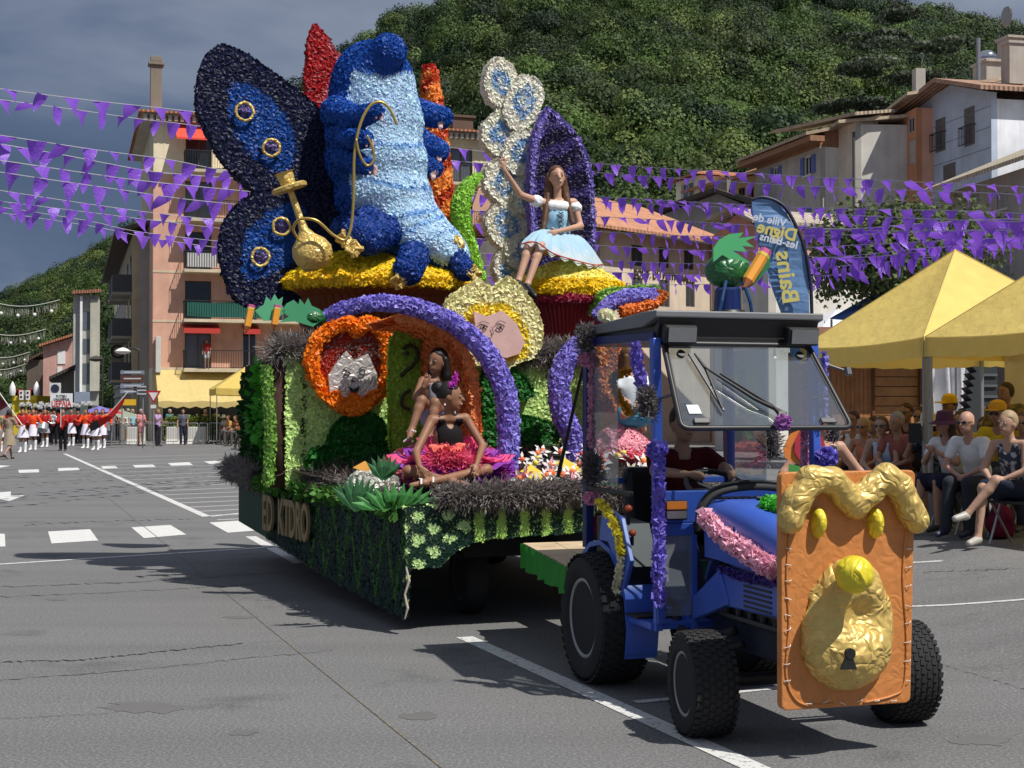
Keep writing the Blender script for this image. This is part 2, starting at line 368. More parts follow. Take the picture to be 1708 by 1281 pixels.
# ================================================================ SETTING: ground, markings, hills
g = MB(); xs = [-1500, -300, -80, -20, 0, 2, 2.9] + [3.1 + .2 * i for i in range(10)] + [5.4, 9, 30, 120, 600, 1500]; ys = [-60, 0, 30, 100, 300, 1200]
g.add([(x, y, gz(x, y)) for y in ys for x in xs], [(j * len(xs) + i, j * len(xs) + i + 1, (j + 1) * len(xs) + i + 1, (j + 1) * len(xs) + i) for j in range(len(ys) - 1) for i in range(len(xs) - 1)])
struct('ground', g, mat((.1, .1, .1), .85, 'asphalt'), smooth=True)
def gpoly(pxs, up=.004):
    return [G(x, y) + Vector((0, 0, up)) for x, y in pxs]
def line_on_ground(a, b, w, n=1, up=.004):
    A, B = G(*a), G(*b); d = (B - A); d.z = 0; s = Vector((-d.y, d.x, 0)).normalized() * w / 2; out = MB(); n = max(n, 14 if max(A.x, B.x) > 2.8 else 1)
    q = []
    for i in range(n + 1):
        p = A.lerp(B, i / n)
        for k in (-1, 1): r_ = p + s * k; q.append((r_.x, r_.y, gz(r_.x, r_.y) + up))
    return out.add(q, [(2 * i, 2 * i + 1, 2 * i + 3, 2 * i + 2) for i in range(n)])
g = MB()
for q in ([(-30, 893), (-12, 868 + 22), (8, 891), (9, 912), (-30, 913)], [(80, 887), (150, 883), (164, 902), (86, 907)], [(219, 880), (284, 876), (311, 892), (240, 898)], [(349, 872), (410, 868), (446, 884), (380, 889)],
          [(30, 784), (65, 783), (65, 788), (32, 789)], [(96, 781), (130, 780), (133, 784), (98, 786)], [(168, 778), (192, 777), (197, 781), (172, 782)], [(221, 776), (255, 775), (260, 779), (226, 780)], [(280, 773), (315, 771), (322, 776), (286, 777)], [(340, 770), (372, 768), (382, 772), (350, 774)],
          [(-6, 822), (18, 820), (18, 827), (42, 826), (16, 836), (-20, 829), (-6, 828)], [(-10, 776), (18, 777), (-4, 781), (-20, 780)]):
    g.poly(gpoly(q))
struct('zebra_markings', g, mat((.62, .62, .6), .7, 'paint', lo=.33))
g = MB()
for a, b, w in (((108, 757), (345, 862), .14), ((-40, 944), (482, 911), .09), ((418, 895), (500, 940), .14), ((775, 1063), (1300, 1300), .13), ((1520, 939), (1572, 936), .07), ((1500, 1012), (1740, 998), .06),
                ((1060, 1172), (1420, 1135), .07), ((590, 835), (350, 862), .1)):
    o = line_on_ground(a, b, w); g.add(o.v, o.f)
for i in range(17):       # parking bays beyond the dashed line
    y = 765 + i * 5.6 + .05 * i * i; x = 115 + (y - 760) * 2.26
    o = line_on_ground((x + 4, y), (x + 340, y - 10 - i * .4), .09, up=.003); g.add(o.v, o.f)
struct('lane_markings', g, mat((.6, .6, .58), .7, 'paint', lo=.36))
g = MB(); o = line_on_ground((180, 830), (760, 1300), .011); g.add(o.v, o.f)
struct('chalk_line', g, mat((.24, .20, .11), .9, 'paint', lo=.47))
g = MB()
def crack(pts, w0, w1, seed):
    rg = random.Random(seed); P_ = []
    for (a, b) in zip(pts[:-1], pts[1:]):
        n = 26
        for i in range(n): P_.append((a[0] + (b[0] - a[0]) * i / n, a[1] + (b[1] - a[1]) * i / n))
    L_, R_ = [], []
    for x, y in P_:
        q = G(x, y + rg.uniform(-1.3, 1.3)); w = rg.uniform(w0, w1); z = gz(q.x, q.y) + .0035; L_.append((q.x, q.y - w, z)); R_.append((q.x, q.y + w, z))
    n = len(L_); g.add(L_ + R_, [(i, i + 1, n + i + 1, n + i) for i in range(n - 1)])
crack([(-40, 1106), (140, 1101), (260, 1088), (410, 1074)], .004, .018, 1); crack([(-40, 1138), (200, 1120), (420, 1098), (560, 1085)], .002, .008, 2)
crack([(-20, 980), (200, 972), (480, 955)], .004, .016, 3); crack([(-20, 997), (260, 985), (500, 970)], .003, .012, 4); crack([(40, 876), (160, 870), (330, 866)], .006, .03, 5)
crack([(1540, 955), (1708, 948)], .003, .012, 6); crack([(1540, 1100), (1708, 1150), (1760, 1162)], .003, .014, 7); crack([(420, 775), (150, 800), (-20, 812)], .01, .05, 8); crack([(0, 1200), (200, 1190)], .001, .004, 9)
struct('ground_cracks', g, mat((.03, .03, .03), .9))
g = MB()
for cx, cy, rx, ry, s_ in ((240, 1180, 75, 14, 1), (405, 1222, 26, 7, 2), (700, 1195, 40, 8, 3), (1640, 1235, 60, 12, 4), (90, 1290, 70, 8, 5), (95, 1000, 20, 3, 7), (400, 1030, 40, 3, 8)):
    rg = random.Random(s_); g.poly([G(cx + rx * math.cos(t * .35) * rg.uniform(.55, 1.1), cy + ry * math.sin(t * .35) * rg.uniform(.5, 1.1)) + Vector((0, 0, .002)) for t in range(18)])
struct('oil_stains', g, mat((.122, .12, .118), .85, 'plain'))

# hills: ridge seen along the skyline, ground rising towards it
SKY_ = [(-260, 540), (0, 514), (60, 492), (120, 456), (180, 420), (260, 362), (340, 308), (430, 230), (530, 158), (590, 100), (640, 62), (740, 6), (900, -50), (1100, -60), (1330, -20), (1500, 24), (1620, 48), (1708, 84), (1800, 110), (2000, 160)]
def ip(u, tab):
    for (a, b), (c, d) in zip(tab[:-1], tab[1:]):
        if u <= c: return b + (d - b) * (u - a) / (c - a)
    return tab[-1][1]
D0 = [(-260, 230), (200, 210), (600, 150), (1000, 112), (2000, 105)]; D1 = [(-260, 820), (180, 640), (530, 430), (760, 350), (1300, 340), (2000, 370)]
def hill(u, t):
    d0, d1 = ip(u, D0), ip(u, D1); d = d0 + (d1 - d0) * min(t, 1.25); top = P(u, ip(u, SKY_), d1); zr = top.z - 6
    X = (u - 854) / FPX * d
    tt = min(t, 1); z = zr * (tt ** 1.25 * .55 + tt * .45)
    if t > 1: z = zr - (t - 1) * zr * .9
    z += (pnoise(Vector((X * .012, d * .012, 1))) * 16 + pnoise(Vector((X * .035, d * .035, 4))) * 5) * math.sin(math.pi * min(tt, 1)) * 1.0
    return Vector((X, d, z - 1.2 * (1 - min(1, t * 8))))
us = [-260 + 28 * i for i in range(81)]; ts = [i / 34 for i in range(43)]
g = MB(); g.add([hill(u, t) for t in ts for u in us], [(j * len(us) + i, j * len(us) + i + 1, (j + 1) * len(us) + i + 1, (j + 1) * len(us) + i) for j in range(len(ts) - 1) for i in range(len(us) - 1)])
struct('hills', g, mat((.035, .045, .02), .9), smooth=True)
GREENS = np.array([(.030, .056, .016), (.042, .072, .018), (.062, .090, .026), (.088, .118, .032), (.022, .043, .020), (.036, .052, .026), (.05, .085, .02)])
def crown(rg, c, r, h, col, n, leaf, lobes=5, tilt=.45, var=.32):
    """leafy crown: quads on several lobes round a dark core; returns v, f(quads), c"""
    lc = rg.normal(0, .42, (lobes, 3)) * [r, r, h * .55]; lc[:, 2] = np.abs(lc[:, 2]) * .8 - h * .12; lr = r * rg.uniform(.45, .72, lobes)
    k = rg.integers(0, lobes, n); d = rg.normal(0, 1, (n, 3)); d[:, 2] = np.abs(d[:, 2]) * .95 - .2; d /= np.linalg.norm(d, axis=1)[:, None]
    p = lc[k] + d * lr[k][:, None] * rg.uniform(.72, 1.06, (n, 1)) * [1, 1, h / r * .9]
    nn = d + rg.normal(0, tilt, (n, 3)); nn /= np.linalg.norm(nn, axis=1)[:, None]; a = np.cross(nn, rg.normal(0, 1, (n, 3))); a /= np.linalg.norm(a, axis=1)[:, None]; b = np.cross(nn, a)
    s = leaf * rg.uniform(.6, 1.3, (n, 1)); p = p + c
    V = np.stack([p - a * s - b * s * .7, p + a * s - b * s * .5, p + a * s * .8 + b * s * .7, p - a * s * .6 + b * s * .9], 1).reshape(-1, 3)
    C = np.repeat(jit(col, n, var, rg), 4, 0); return V, np.arange(n * 4).reshape(-1, 4), C
rg = np.random.default_rng(3); protos = bpy.data.collections.new('forest_trees'); NV = 4
for k in range(7):
    for j in range(NV):
        v, f, cc = crown(rg, np.array([0, 0, .5]), 1.0, rg.uniform(.85, 1.25), GREENS[k] * (.78 + 1.45 * rg.random() ** 1.7), 4200, .035, 11, .3, .2)
        me = bpy.data.meshes.new('forest_tree'); fill(me, v, f, cc); me.materials.append(LEAFM); po = bpy.data.objects.new('forest_tree_%02d' % (k * NV + j), me); protos.objects.link(po)
pts, pick, scl, rot = [], [], [], []
while len(pts) < 4300:
    u = rg.uniform(-140, 1850); t = rg.uniform(.01, 1.02); d0, d1 = ip(u, D0), ip(u, D1); d = d0 + (d1 - d0) * t
    if rg.random() > d / 760: continue
    c = hill(u, t); r = rg.uniform(2.6, 5.8) * (1 + d / 1500); m = pnoise(Vector((c.x * .02, c.y * .02, 9)))
    w = np.clip(np.array([1.2, 1.2, .9 + m * 2.2, .45 + m * 2.2, .9 - m, .6 - m, 1.]), .05, 9); k = rg.choice(7, p=w / w.sum())
    pts.append(c + Vector((0, 0, r * .1))); pick.append(int(k * NV + rg.integers(0, NV))); scl.append((r, r, r * rg.uniform(.85, 1.25))); rot.append((0, 0, rg.uniform(0, 6.28)))
me = bpy.data.meshes.new('hillside_forest'); me.from_pydata([tuple(p) for p in pts], [], [])
a = me.attributes.new('pick', 'INT', 'POINT'); a.data.foreach_set('value', pick)
for nm, dat in (('scl', scl), ('rot', rot)): a = me.attributes.new(nm, 'FLOAT_VECTOR', 'POINT'); a.data.foreach_set('vector', np.array(dat, dtype=np.float32).ravel())
fo = bpy.data.objects.new('hillside_forest', me); COL.objects.link(fo); fo['kind'] = 'stuff'
ng = bpy.data.node_groups.new('forest', 'GeometryNodeTree'); ng.interface.new_socket('Geometry', in_out='INPUT', socket_type='NodeSocketGeometry'); ng.interface.new_socket('Geometry', in_out='OUTPUT', socket_type='NodeSocketGeometry')
N_ = lambda t: ng.nodes.new(t)
gi, go, ci, ip_ = N_('NodeGroupInput'), N_('NodeGroupOutput'), N_('GeometryNodeCollectionInfo'), N_('GeometryNodeInstanceOnPoints')
ci.inputs['Collection'].default_value = protos; ci.inputs['Separate Children'].default_value = True; ci.inputs['Reset Children'].default_value = True; ip_.inputs['Pick Instance'].default_value = True
def na(nm, ty): q = N_('GeometryNodeInputNamedAttribute'); q.data_type = ty; q.inputs['Name'].default_value = nm; return q.outputs['Attribute']
LK = ng.links.new; LK(gi.outputs[0], ip_.inputs['Points']); LK(ci.outputs[0], ip_.inputs['Instance']); LK(na('pick', 'INT'), ip_.inputs['Instance Index']); LK(na('scl', 'FLOAT_VECTOR'), ip_.inputs['Scale'])
e2 = N_('FunctionNodeEulerToRotation'); LK(na('rot', 'FLOAT_VECTOR'), e2.inputs[0]); LK(e2.outputs[0], ip_.inputs['Rotation']); LK(ip_.outputs[0], go.inputs[0])
mo = fo.modifiers.new('forest', 'NODES'); mo.node_group = ng
def tree_thing(label, cat, base, r, h, col, n, leaf, trunk_h, trunk_r, name='broadleaf_tree', lobes=9, seed=1, layers=None):
    T = Thing(name, label, cat, base); rg = np.random.default_rng(seed); b = np.array(T.base); g = MB()
    top = trunk_h + h * .6; g.tube(smooth_path([b, b + [.1, 0, trunk_h * .5], b + [0, .1, trunk_h], b + [.2, 0, top]], 4), [trunk_r * (1 - .8 * i / 12) for i in range(13)], 8)
    for i in range(9):
        a = i * 2.4; zz = trunk_h * (.75 + .08 * i); e = b + [math.cos(a) * r * .75, math.sin(a) * r * .75, zz + h * .5]; m_ = (b + [0, 0, zz] + e) / 2 + [0, 0, -.1 * h]
        g.tube(smooth_path([b + [0, 0, zz], m_, e], 3), [trunk_r * .4 * (1 - i_ / 8) for i_ in range(7)], 6)
    build('trunk', g, mat((.09, .07, .05), .9, 'wood'), T, smooth=True)
    if layers: parts = [crown(rg, b + np.array([dx * 1.0, rg.uniform(-.5, .5) * rr, zz]), rr, hh, col * rg.uniform(.75, 1.3), n // len(layers), leaf, 5) for dx, zz, rr, hh in layers]
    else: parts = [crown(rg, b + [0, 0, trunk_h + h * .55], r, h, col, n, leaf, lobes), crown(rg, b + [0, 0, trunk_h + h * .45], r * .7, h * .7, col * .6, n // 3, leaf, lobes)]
    build('crown', join(parts), LEAFM, T); return T
# plane tree at the right, between the houses and the tents
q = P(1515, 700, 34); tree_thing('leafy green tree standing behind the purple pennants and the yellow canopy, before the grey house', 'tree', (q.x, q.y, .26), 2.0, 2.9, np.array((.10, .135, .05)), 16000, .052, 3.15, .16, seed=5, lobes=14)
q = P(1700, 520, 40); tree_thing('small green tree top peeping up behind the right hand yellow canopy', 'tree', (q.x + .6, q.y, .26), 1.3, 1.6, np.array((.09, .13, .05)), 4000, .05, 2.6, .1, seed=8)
# the old cedar with flat tiers on the slope
q = P(1500, 200, 150); hz_ = q.z - 14
lay = [(dx, hz_ + 3 + zz, rr, .9) for dx, zz, rr in ((0, 22, 2.2), (-1.5, 19.5, 3), (2, 18, 3.6), (-3.5, 16, 3.6), (1.5, 15, 4.2), (5, 14, 3.4), (-6, 12.2, 3.4), (-1, 11.6, 4.4), (4.6, 10.8, 4), (-7.5, 8.2, 3), (-3, 8, 4), (6, 8.4, 3.8), (0, 6, 4.2), (-9, 4.8, 2.4), (4, 4.2, 3.4))]
tree_thing('tall dark cedar with flat spreading tiers on the wooded slope above the salmon house', 'tree', (q.x, q.y, 0), 4, 16, np.array((.085, .105, .07)), 22000, .17, hz_ + 4, .5, 'cedar_tree', layers=lay, seed=12)
# ================================================================ BUILDINGS
DARKG = mat((.02, .024, .03), .12, spec=.9); DIMG = mat((.10, .12, .14), .15, spec=.9); TERRA = (.42, .17, .09)
IRON = mat((.02, .02, .022), .5)
def wall_holes(x0, x1, z0, z1, holes, y0, th, g=None):
    g = g or MB(); X = sorted({x0, x1} | {min(max(h[k], x0), x1) for h in holes for k in (0, 1)}); Z = sorted({z0, z1} | {min(max(h[k], z0), z1) for h in holes for k in (2, 3)})
    for a, b in zip(X[:-1], X[1:]):
        run = None
        for c, d in zip(Z[:-1], Z[1:]):
            mx, mz = (a + b) / 2, (c + d) / 2; solid = not any(h[0] < mx < h[1] and h[2] < mz < h[3] for h in holes)
            if solid: run = (run[0], d) if run else (c, d)
            if not solid or d == Z[-1]:
                if run: g.bx(a, b, y0, y0 + th, *run); run = None
    return g
def win(T, h, y, fc=(.6, .6, .58), pane=None, shutters=None, sill=None, kind='window', bars=1, side=None, recess=.14, slat=False, fw=.06):
    """a window in hole h = (x0, x1, z0, z1) of a wall whose face is y; shutters: colour of the leaves folded open beside it ('closed' via slat)"""
    x0, x1, z0, z1 = h; g = MB(); ya = y + recess; M_ = lambda: build
    for a, b, c, d in ((x0, x0 + fw, z0, z1), (x1 - fw, x1, z0, z1), (x0 + fw, x1 - fw, z0, z0 + fw), (x0 + fw, x1 - fw, z1 - fw, z1)): g.bx(a, b, ya - .03, ya + .03, c, d)
    for i in range(bars):
        xm = x0 + (x1 - x0) * (i + 1) / (bars + 1); g.bx(xm - fw * .4, xm + fw * .4, ya - .028, ya + .028, z0 + fw, z1 - fw)
    w = build(kind, g, mat(fc, .6), T)
    g = MB(); g.bx(x0, x1, ya + .04, ya + .06, z0, z1); build('pane', g, pane or DARKG, w)
    if sill: g = MB(); g.bx(x0 - .1, x1 + .1, y - .1, y + .02, z0 - .1, z0 - .002); build('sill', g, mat(sill, .8), w)
    if shutters:
        sw = (x1 - x0) * .5
        for a in ((x0 - sw - .02, x0 - .02), (x1 + .02, x1 + sw + .02)) if not slat else ((x0 + .02, (x0 + x1) / 2 - .01), ((x0 + x1) / 2 + .01, x1 - .02)):
            g = MB(); yy = (y - .05, y - .003) if not slat else (y + .02, y + .06); g.bx(a[0], a[1], yy[0], yy[1], z0 + .02, z1 - .02)
            k = int((z1 - z0) / .12)
            for i in range(1, k): g.bx(a[0] + .05, a[1] - .05, yy[0] - .012, yy[0], z0 + i * .12, z0 + i * .12 + .06)
            build('shutter', g, mat(shutters, .7, 'wood'), T)
    return w
def railing(T, x0, x1, y, z0, z1, yb=None, m=IRON, step=.13, name='railing'):
    g = MB(); n = max(2, int((x1 - x0) / step))
    for z in (z0 + .06, z1): g.bx(x0, x1, y - .02, y + .02, z - .02, z + .02)
    for i in range(n + 1):
        x = x0 + (x1 - x0) * i / n; g.bx(x - .01, x + .01, y - .01, y + .01, z0 + .08, z1 - .02)
    if yb is not None:
        for x in (x0, x1):
            g.bx(x - .02, x + .02, y + .02, yb, z1 - .02, z1 + .02)
            k = int(abs(yb - y) / .15)
            for i in range(1, k): g.bx(x - .01, x + .01, y + i * .15 - .01, y + i * .15 + .01, z0, z1 - .02)
    return build(name, g, m, T)
def roof_slab(T, pts, th, col=TERRA, name='roof', **k):      # sloped planes as slabs
    g = MB()
    for q in pts: g.prism(q, (0, 0, th))
    return build(name, g, mat(col, .85, 'tiles', **k), T)

# --- the salmon block at the corner
BL = Frame(-19.4, 76, TH); xx = lambda p, y=0: BL.px(p, 600, y).x; zz = lambda p, y=0: BL.px(430, p, y).z
T = Thing('apartment_building', 'salmon and cream corner apartment block with red awnings and tall chimney', 'building', (0, 0, 0), BL)
FL = [zz(p) for p in (617, 536, 455, 372, 292)]; X0, X1 = 0, xx(828); ZT = zz(204); SAL = mat((.64, .37, .27), .9, 'wall'); CREAM = mat((.78, .68, .48), .9, 'wall')
holes = []; dcols = [(308, 352), (404, 428), (452, 492), (560, 600), (655, 700), (751, 788)]
for i, z in enumerate(FL):
    for a, b in dcols: holes.append((xx(a), xx(b), z + .04, z + 2.15))
shop = (xx(272), xx(560), .02, 2.6)
b_ = build('wall', wall_holes(X0, X1, FL[0] + .1, FL[4] - .2, holes, 0, .3), SAL, T)
build('upper_wall', wall_holes(X0, X1, FL[4] - .2, ZT, holes, 0, .3), CREAM, T)
build('shopfront_wall', wall_holes(X0, X1, 0, FL[0] + .1, [shop, (xx(620), xx(700), 0, 2.5)], 0, .3), mat((.50, .42, .30), .9, 'wall'), T)
g = MB(); g.bx(xx(272), xx(560), .32, .36, 0, 2.7); build('shop_window', g, DARKG, T)
for i, z in enumerate(FL):
    for j, (a, b) in enumerate(dcols):
        win(T, (xx(a), xx(b), z + .04, z + 2.15), 0, (.10, .06, .04) if j in (0, 5) else (.5, .5, .48), kind='balcony_door', pane=DIMG if (i + j) % 3 == 0 else DARKG)
for i, z in enumerate(FL):
    g = MB(); g.bx(xx(304), xx(798), -1.15, -.002, z - .16, z); build('balcony', g, mat((.58, .50, .36), .9, 'wall'), T)
    railing(T, xx(305), xx(797), -1.1, z, z + 1.0, -.05)
g = MB(); g.bx(xx(308), xx(358), -1.06, -1.04, FL[2] + .12, FL[2] + .9); build('balcony_panel', g, mat((.6, .6, .58), .7, 'cloth'), T)
g = MB(); x_, zt, zb = xx(308), FL[1] + .97, FL[1] + .1; g.add([(x_, -1.07, zt), (xx(348), -1.07, zt - .1), (xx(400), -1.07, zt + .02), (xx(452), -1.07, zt), (xx(452), -1.06, zb), (xx(400), -1.09, zb), (xx(345), -1.08, zb), (x_, -1.06, zb + .05)], [(0, 1, 6, 7), (1, 2, 5, 6), (2, 3, 4, 5)])
build('balcony_screen', g, mat((.02, .16, .12), .7, 'thin', t=.2), T)
g = MB(); g.prism([(xx(290), .01, zz(214)), (xx(290), -1.3, zz(243)), (xx(290), -1.3, zz(246)), (xx(290), .01, zz(218))], (xx(346) - xx(290), 0, 0)); build('awning', g, mat((.75, .07, .035), .7, 'cloth'), T)
for a, b in ((304, 364), (404, 430), (640, 700)):
    g = MB(); g.prism([(xx(a), .01, zz(543)), (xx(a), -1.0, zz(551)), (xx(a), -1.0, zz(559)), (xx(a), -.97, zz(559)), (xx(a), -.97, zz(553)), (xx(a), .01, zz(547))], (xx(b) - xx(a), 0, 0)); build('awning', g, mat((.5, .04, .03), .7, 'cloth'), T)
g = MB(); n = 30; xa, xb = xx(262, -1.5), xx(560, -1.5)
for i in range(n):
    a = xa + (xb - xa) * i / n; b = xa + (xb - xa) * (i + 1) / n; w1, w2 = .04 * math.sin(i * 1.1), .04 * math.sin((i + 1) * 1.1)
    g.add([(a, -.01, zz(618)), (b, -.01, zz(618)), (b, -2.8, zz(670, -2.8) + w2), (a, -2.8, zz(670, -2.8) + w1), (b, -2.8, zz(681, -2.8) + .1 * (i % 2)), (a, -2.8, zz(681, -2.8) + .1 * ((i + 1) % 2))], [(0, 1, 2, 3), (3, 2, 4, 5)])
build('shop_awning', g, mat((.78, .62, .25), .7, 'thin', t=.3), T)
for z in FL[1:4]: pass
g = MB()
for z in FL[1:4]: g.bx(X0 - .01, xx(304), -.02, 0, z - .14, z - .02)
g.bx(X0, X1, -.05, 0, FL[0] - .1, FL[0] + .1); build('string_course', g, mat((.6, .5, .36), .9, 'wall'), T)
g = MB(); g.bx(X0, X0 + .3, .302, 3.6, FL[0] + .1, FL[4] - .2); build('side_wall', g, SAL, T)
g = MB(); g.bx(X0, X0 + .3, .302, 14, FL[4] - .2, ZT); g.bx(X0, X0 + .3, 3.6, 14, FL[0] + .1, FL[4] - .2); build('side_wall', g, mat((.56, .50, .36), .9, 'wall'), T)
g = MB(); g.bx(X1 - .3, X1, .302, 14, 0, ZT); g.bx(X0 + .3, X1 - .3, 13.7, 14, 0, ZT); g.bx(X0, X0 + .3, .302, 14, 0, FL[0] + .098); build('rear_wall', g, CREAM, T)
e = .8; A = [(X0 - e, -e), (X1 + e, -e), (X1 + e, 14 + e), (X0 - e, 14 + e)]; rz_ = ZT + 1.55
A3 = [Vector((a, b, ZT + .05)) for a, b in A]; r1, r2 = Vector((X0 + 6, 7, rz_)), Vector((X1 - 2.6, 7, rz_))
roof_slab(T, [[A3[0], A3[1], r2, r1], [A3[1], A3[2], r2], [A3[2], A3[3], r1, r2], [A3[3], A3[0], r1]], .12)
g = MB()
for i in range(64):
    a = X0 - .55 + (X1 - X0 + 1.1) * i / 64; g.bx(a, a + .18, -.62, 0, ZT - .32, ZT - .02)
g.bx(X0 - .6, X1 + .6, -.5, 0, ZT - .02, ZT + .1); g.bx(X0 - .6, X0, .01, 14, ZT - .1, ZT + .1); build('cornice', g, mat((.45, .42, .36), .9, 'wall'), T)
c = BL.px(260, 180, 2.0); g = MB(); g.box((c.x, 2, ZT + 1.5), (.62, .62, 3.4)); g.box((c.x, 2, ZT + 3.28), (.85, .85, .16)); g.box((c.x, 2, ZT + 3.55), (.6, .6, .3)); ch = build('chimney', g, mat((.24, .2, .16), .9, 'wall'), T, bevel=.02)
g = MB(); c = BL.px(770, 195, 6); g.box((c.x, 6, rz_ + .2), (1.3, .7, .9)); g.box((c.x, 6, rz_ + .75), (1.6, .9, .15)); build('chimney', g, mat((.12, .08, .06), .9, 'wall'), T)
c = BL.px(478, 150, 3); g = MB(); g.cyl((c.x + .6, 3, ZT), (c.x + .6, 3, c.z), .025, 6); g.cyl((c.x - 1.3, 3, c.z + .25), (c.x + 1.2, 3, c.z - .1), .02, 6)
for i in range(7): g.cyl((c.x - 1.2 + i * .35, 2.7, c.z + .25 - .05 * i), (c.x - 1.2 + i * .35, 3.3, c.z + .25 - .05 * i), .012, 5)
build('antenna', g, GREY, T)
g = MB(); g.box((xx(263), -.35, zz(594)), (.28, .55, 3.1 * .62)); o = build('shop_sign', g, mat((.55, .55, .52), .6), T, bevel=.02)
# balcony furniture and a man watching from the first floor
# --- grey stone and beige block along the street
T = Thing('street_building', 'shaded grey and beige side street block with dark balconies and lettered sign', 'building', (0, 0, 0), BL)
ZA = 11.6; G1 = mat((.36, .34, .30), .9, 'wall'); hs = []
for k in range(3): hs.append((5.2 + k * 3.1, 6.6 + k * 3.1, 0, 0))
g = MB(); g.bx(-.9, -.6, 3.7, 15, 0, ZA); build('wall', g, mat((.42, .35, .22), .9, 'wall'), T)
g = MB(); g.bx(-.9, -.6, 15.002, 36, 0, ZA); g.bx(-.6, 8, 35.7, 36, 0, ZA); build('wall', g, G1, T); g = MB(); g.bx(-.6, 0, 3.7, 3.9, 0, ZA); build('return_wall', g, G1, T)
for z in (3.4, 5.9, 8.4):
    for y in (4.6, 9.4):
        g = MB(); g.bx(-2.0, -.902, y, y + 3.4, z - .15, z); build('balcony', g, mat((.3, .28, .24), .9, 'wall'), T)
        g = MB(); g.bx(-1.98, -1.94, y + .02, y + 3.38, z + .02, z + 1.0); g.bx(-1.93, -.92, y + .02, y + .05, z + .02, z + 1.0); build('railing', g, mat((.06, .06, .065), .7), T)
        g = MB(); g.bx(-.93, -.903, y + .8, y + 2.4, z + .05, z + 2.2); build('balcony_door', g, DARKG, T)
for z in (3.6, 6.4, 9.0):
    for y in (16.5, 20.5, 24.5, 28.5, 32.5):
        g = MB(); g.bx(-.95, -.903, y, y + 2.8, z, z + 1.3); build('window', g, DARKG, T)
g = MB()
for z in (1.0, 1.8, 2.6, 3.3): g.bx(-1.0, -.903, 15.1, 35.9, z, z + .2)
build('plinth', g, mat((.4, .38, .34), .9, 'wall'), T)
roof_slab(T, [[Vector((-1.9, 3.2, ZA)), Vector((-1.9, 37, ZA)), Vector((4, 37, ZA + 1.8)), Vector((4, 3.2, ZA + 1.8))]], .2, (.10, .08, .06), dir='Y')
g = MB(); g.bx(-1.75, -.95, 14.3, 14.5, 3.3, 7.4); sg = build('sign_panel', g, mat((.30, .26, .2), .8), T)
for i, ch in enumerate('TOP'): build('sign_letter', put_text(ch, 1.25, (-1.35, 14.27, 6.6 - i * 1.25), (1, 0, 0), (0, 0, 1), .02), BLACK, T)
# --- white and grey modern block
def slab(fr, x0, x1, y1, z1, m, T, name='wall'):
    g = MB(); g.bx(x0, x1, 0, y1, 0, z1); return build(name, g, m, T)
F3 = Frame(*P(120, 600, 132).xy, TH); T = Thing('modern_building', 'tall pale concrete block with a white vertical fin and dark window bands, down the street', 'building', (0, 0, 0), F3)
x3 = lambda p: F3.px(p, 600, 0).x; z3 = lambda p: F3.px(140, p, 0).z
slab(F3, x3(122), x3(165), 14, z3(492), mat((.38, .38, .36), .9, 'wall'), T)
g = MB(); g.bx(x3(133), x3(137), -.6, -.002, 0, z3(495)); build('fin', g, mat((.8, .8, .78), .7), T)
g = MB(); g.bx(x3(150), x3(166), -.5, -.002, 3.5, z3(500)); build('pier', g, mat((.45, .44, .36), .9, 'wall'), T)
for a, b in ((520, 550), (565, 590), (606, 640)): g = MB(); g.bx(x3(138), x3(149.5), -.06, -.003, z3(b), z3(a)); build('window', g, DIMG, T)
roof_slab(T, [[Vector((x3(119), -1, z3(492))), Vector((x3(168), -1, z3(488))), Vector((x3(168), 12, z3(470))), Vector((x3(119), 12, z3(478)))]], .3, (.30, .13, .08))
g = MB(); g.bx(x3(110), x3(150), -1.8, -.003, 2.4, 3.4); build('canopy', g, mat((.22, .26, .34), .7), T)
F4 = Frame(*P(70, 600, 150).xy, TH * .6); T = Thing('pink_house', 'low pink gabled house with a white shuttered window at the end of the street', 'building', (0, 0, 0), F4)
x4 = lambda p: F4.px(p, 600, 0).x; z4 = lambda p: F4.px(95, p, 0).z; w = x4(120) - x4(72)
g = MB(); g.prism([(x4(72), 0, 0), (x4(120), 0, 0), (x4(120), 0, z4(563)), (x4(72), 0, z4(578))], (0, 12, 0)); build('wall', g, mat((.55, .32, .27), .9, 'wall'), T)
roof_slab(T, [[Vector((x4(66), -.8, z4(579))), Vector((x4(124), -.8, z4(560))), Vector((x4(124), 12, z4(560))), Vector((x4(66), 12, z4(579)))]], .25)
for a, b, c, d in ((96, 109, 585, 607), (96, 104, 612, 622)): g = MB(); g.bx(x4(a), x4(b), -.08, -.002, z4(d), z4(c)); build('shutter', g, mat((.75, .75, .75), .7), T)
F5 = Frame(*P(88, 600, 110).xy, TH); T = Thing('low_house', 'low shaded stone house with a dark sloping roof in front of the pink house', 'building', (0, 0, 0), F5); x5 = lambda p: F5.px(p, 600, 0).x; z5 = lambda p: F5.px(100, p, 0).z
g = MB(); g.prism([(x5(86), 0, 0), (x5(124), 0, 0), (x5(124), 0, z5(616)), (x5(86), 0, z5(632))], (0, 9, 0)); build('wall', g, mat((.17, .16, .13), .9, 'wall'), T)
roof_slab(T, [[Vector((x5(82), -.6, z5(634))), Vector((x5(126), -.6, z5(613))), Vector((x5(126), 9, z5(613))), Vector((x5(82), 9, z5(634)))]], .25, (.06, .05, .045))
F6 = Frame(*P(18, 600, 160).xy, .1); T = Thing('shaded_house', 'brown shaded house under the trees at the far left end of the street', 'building', (0, 0, 0), F6); x6 = lambda p: F6.px(p, 600, 0).x; z6 = lambda p: F6.px(45, p, 0).z
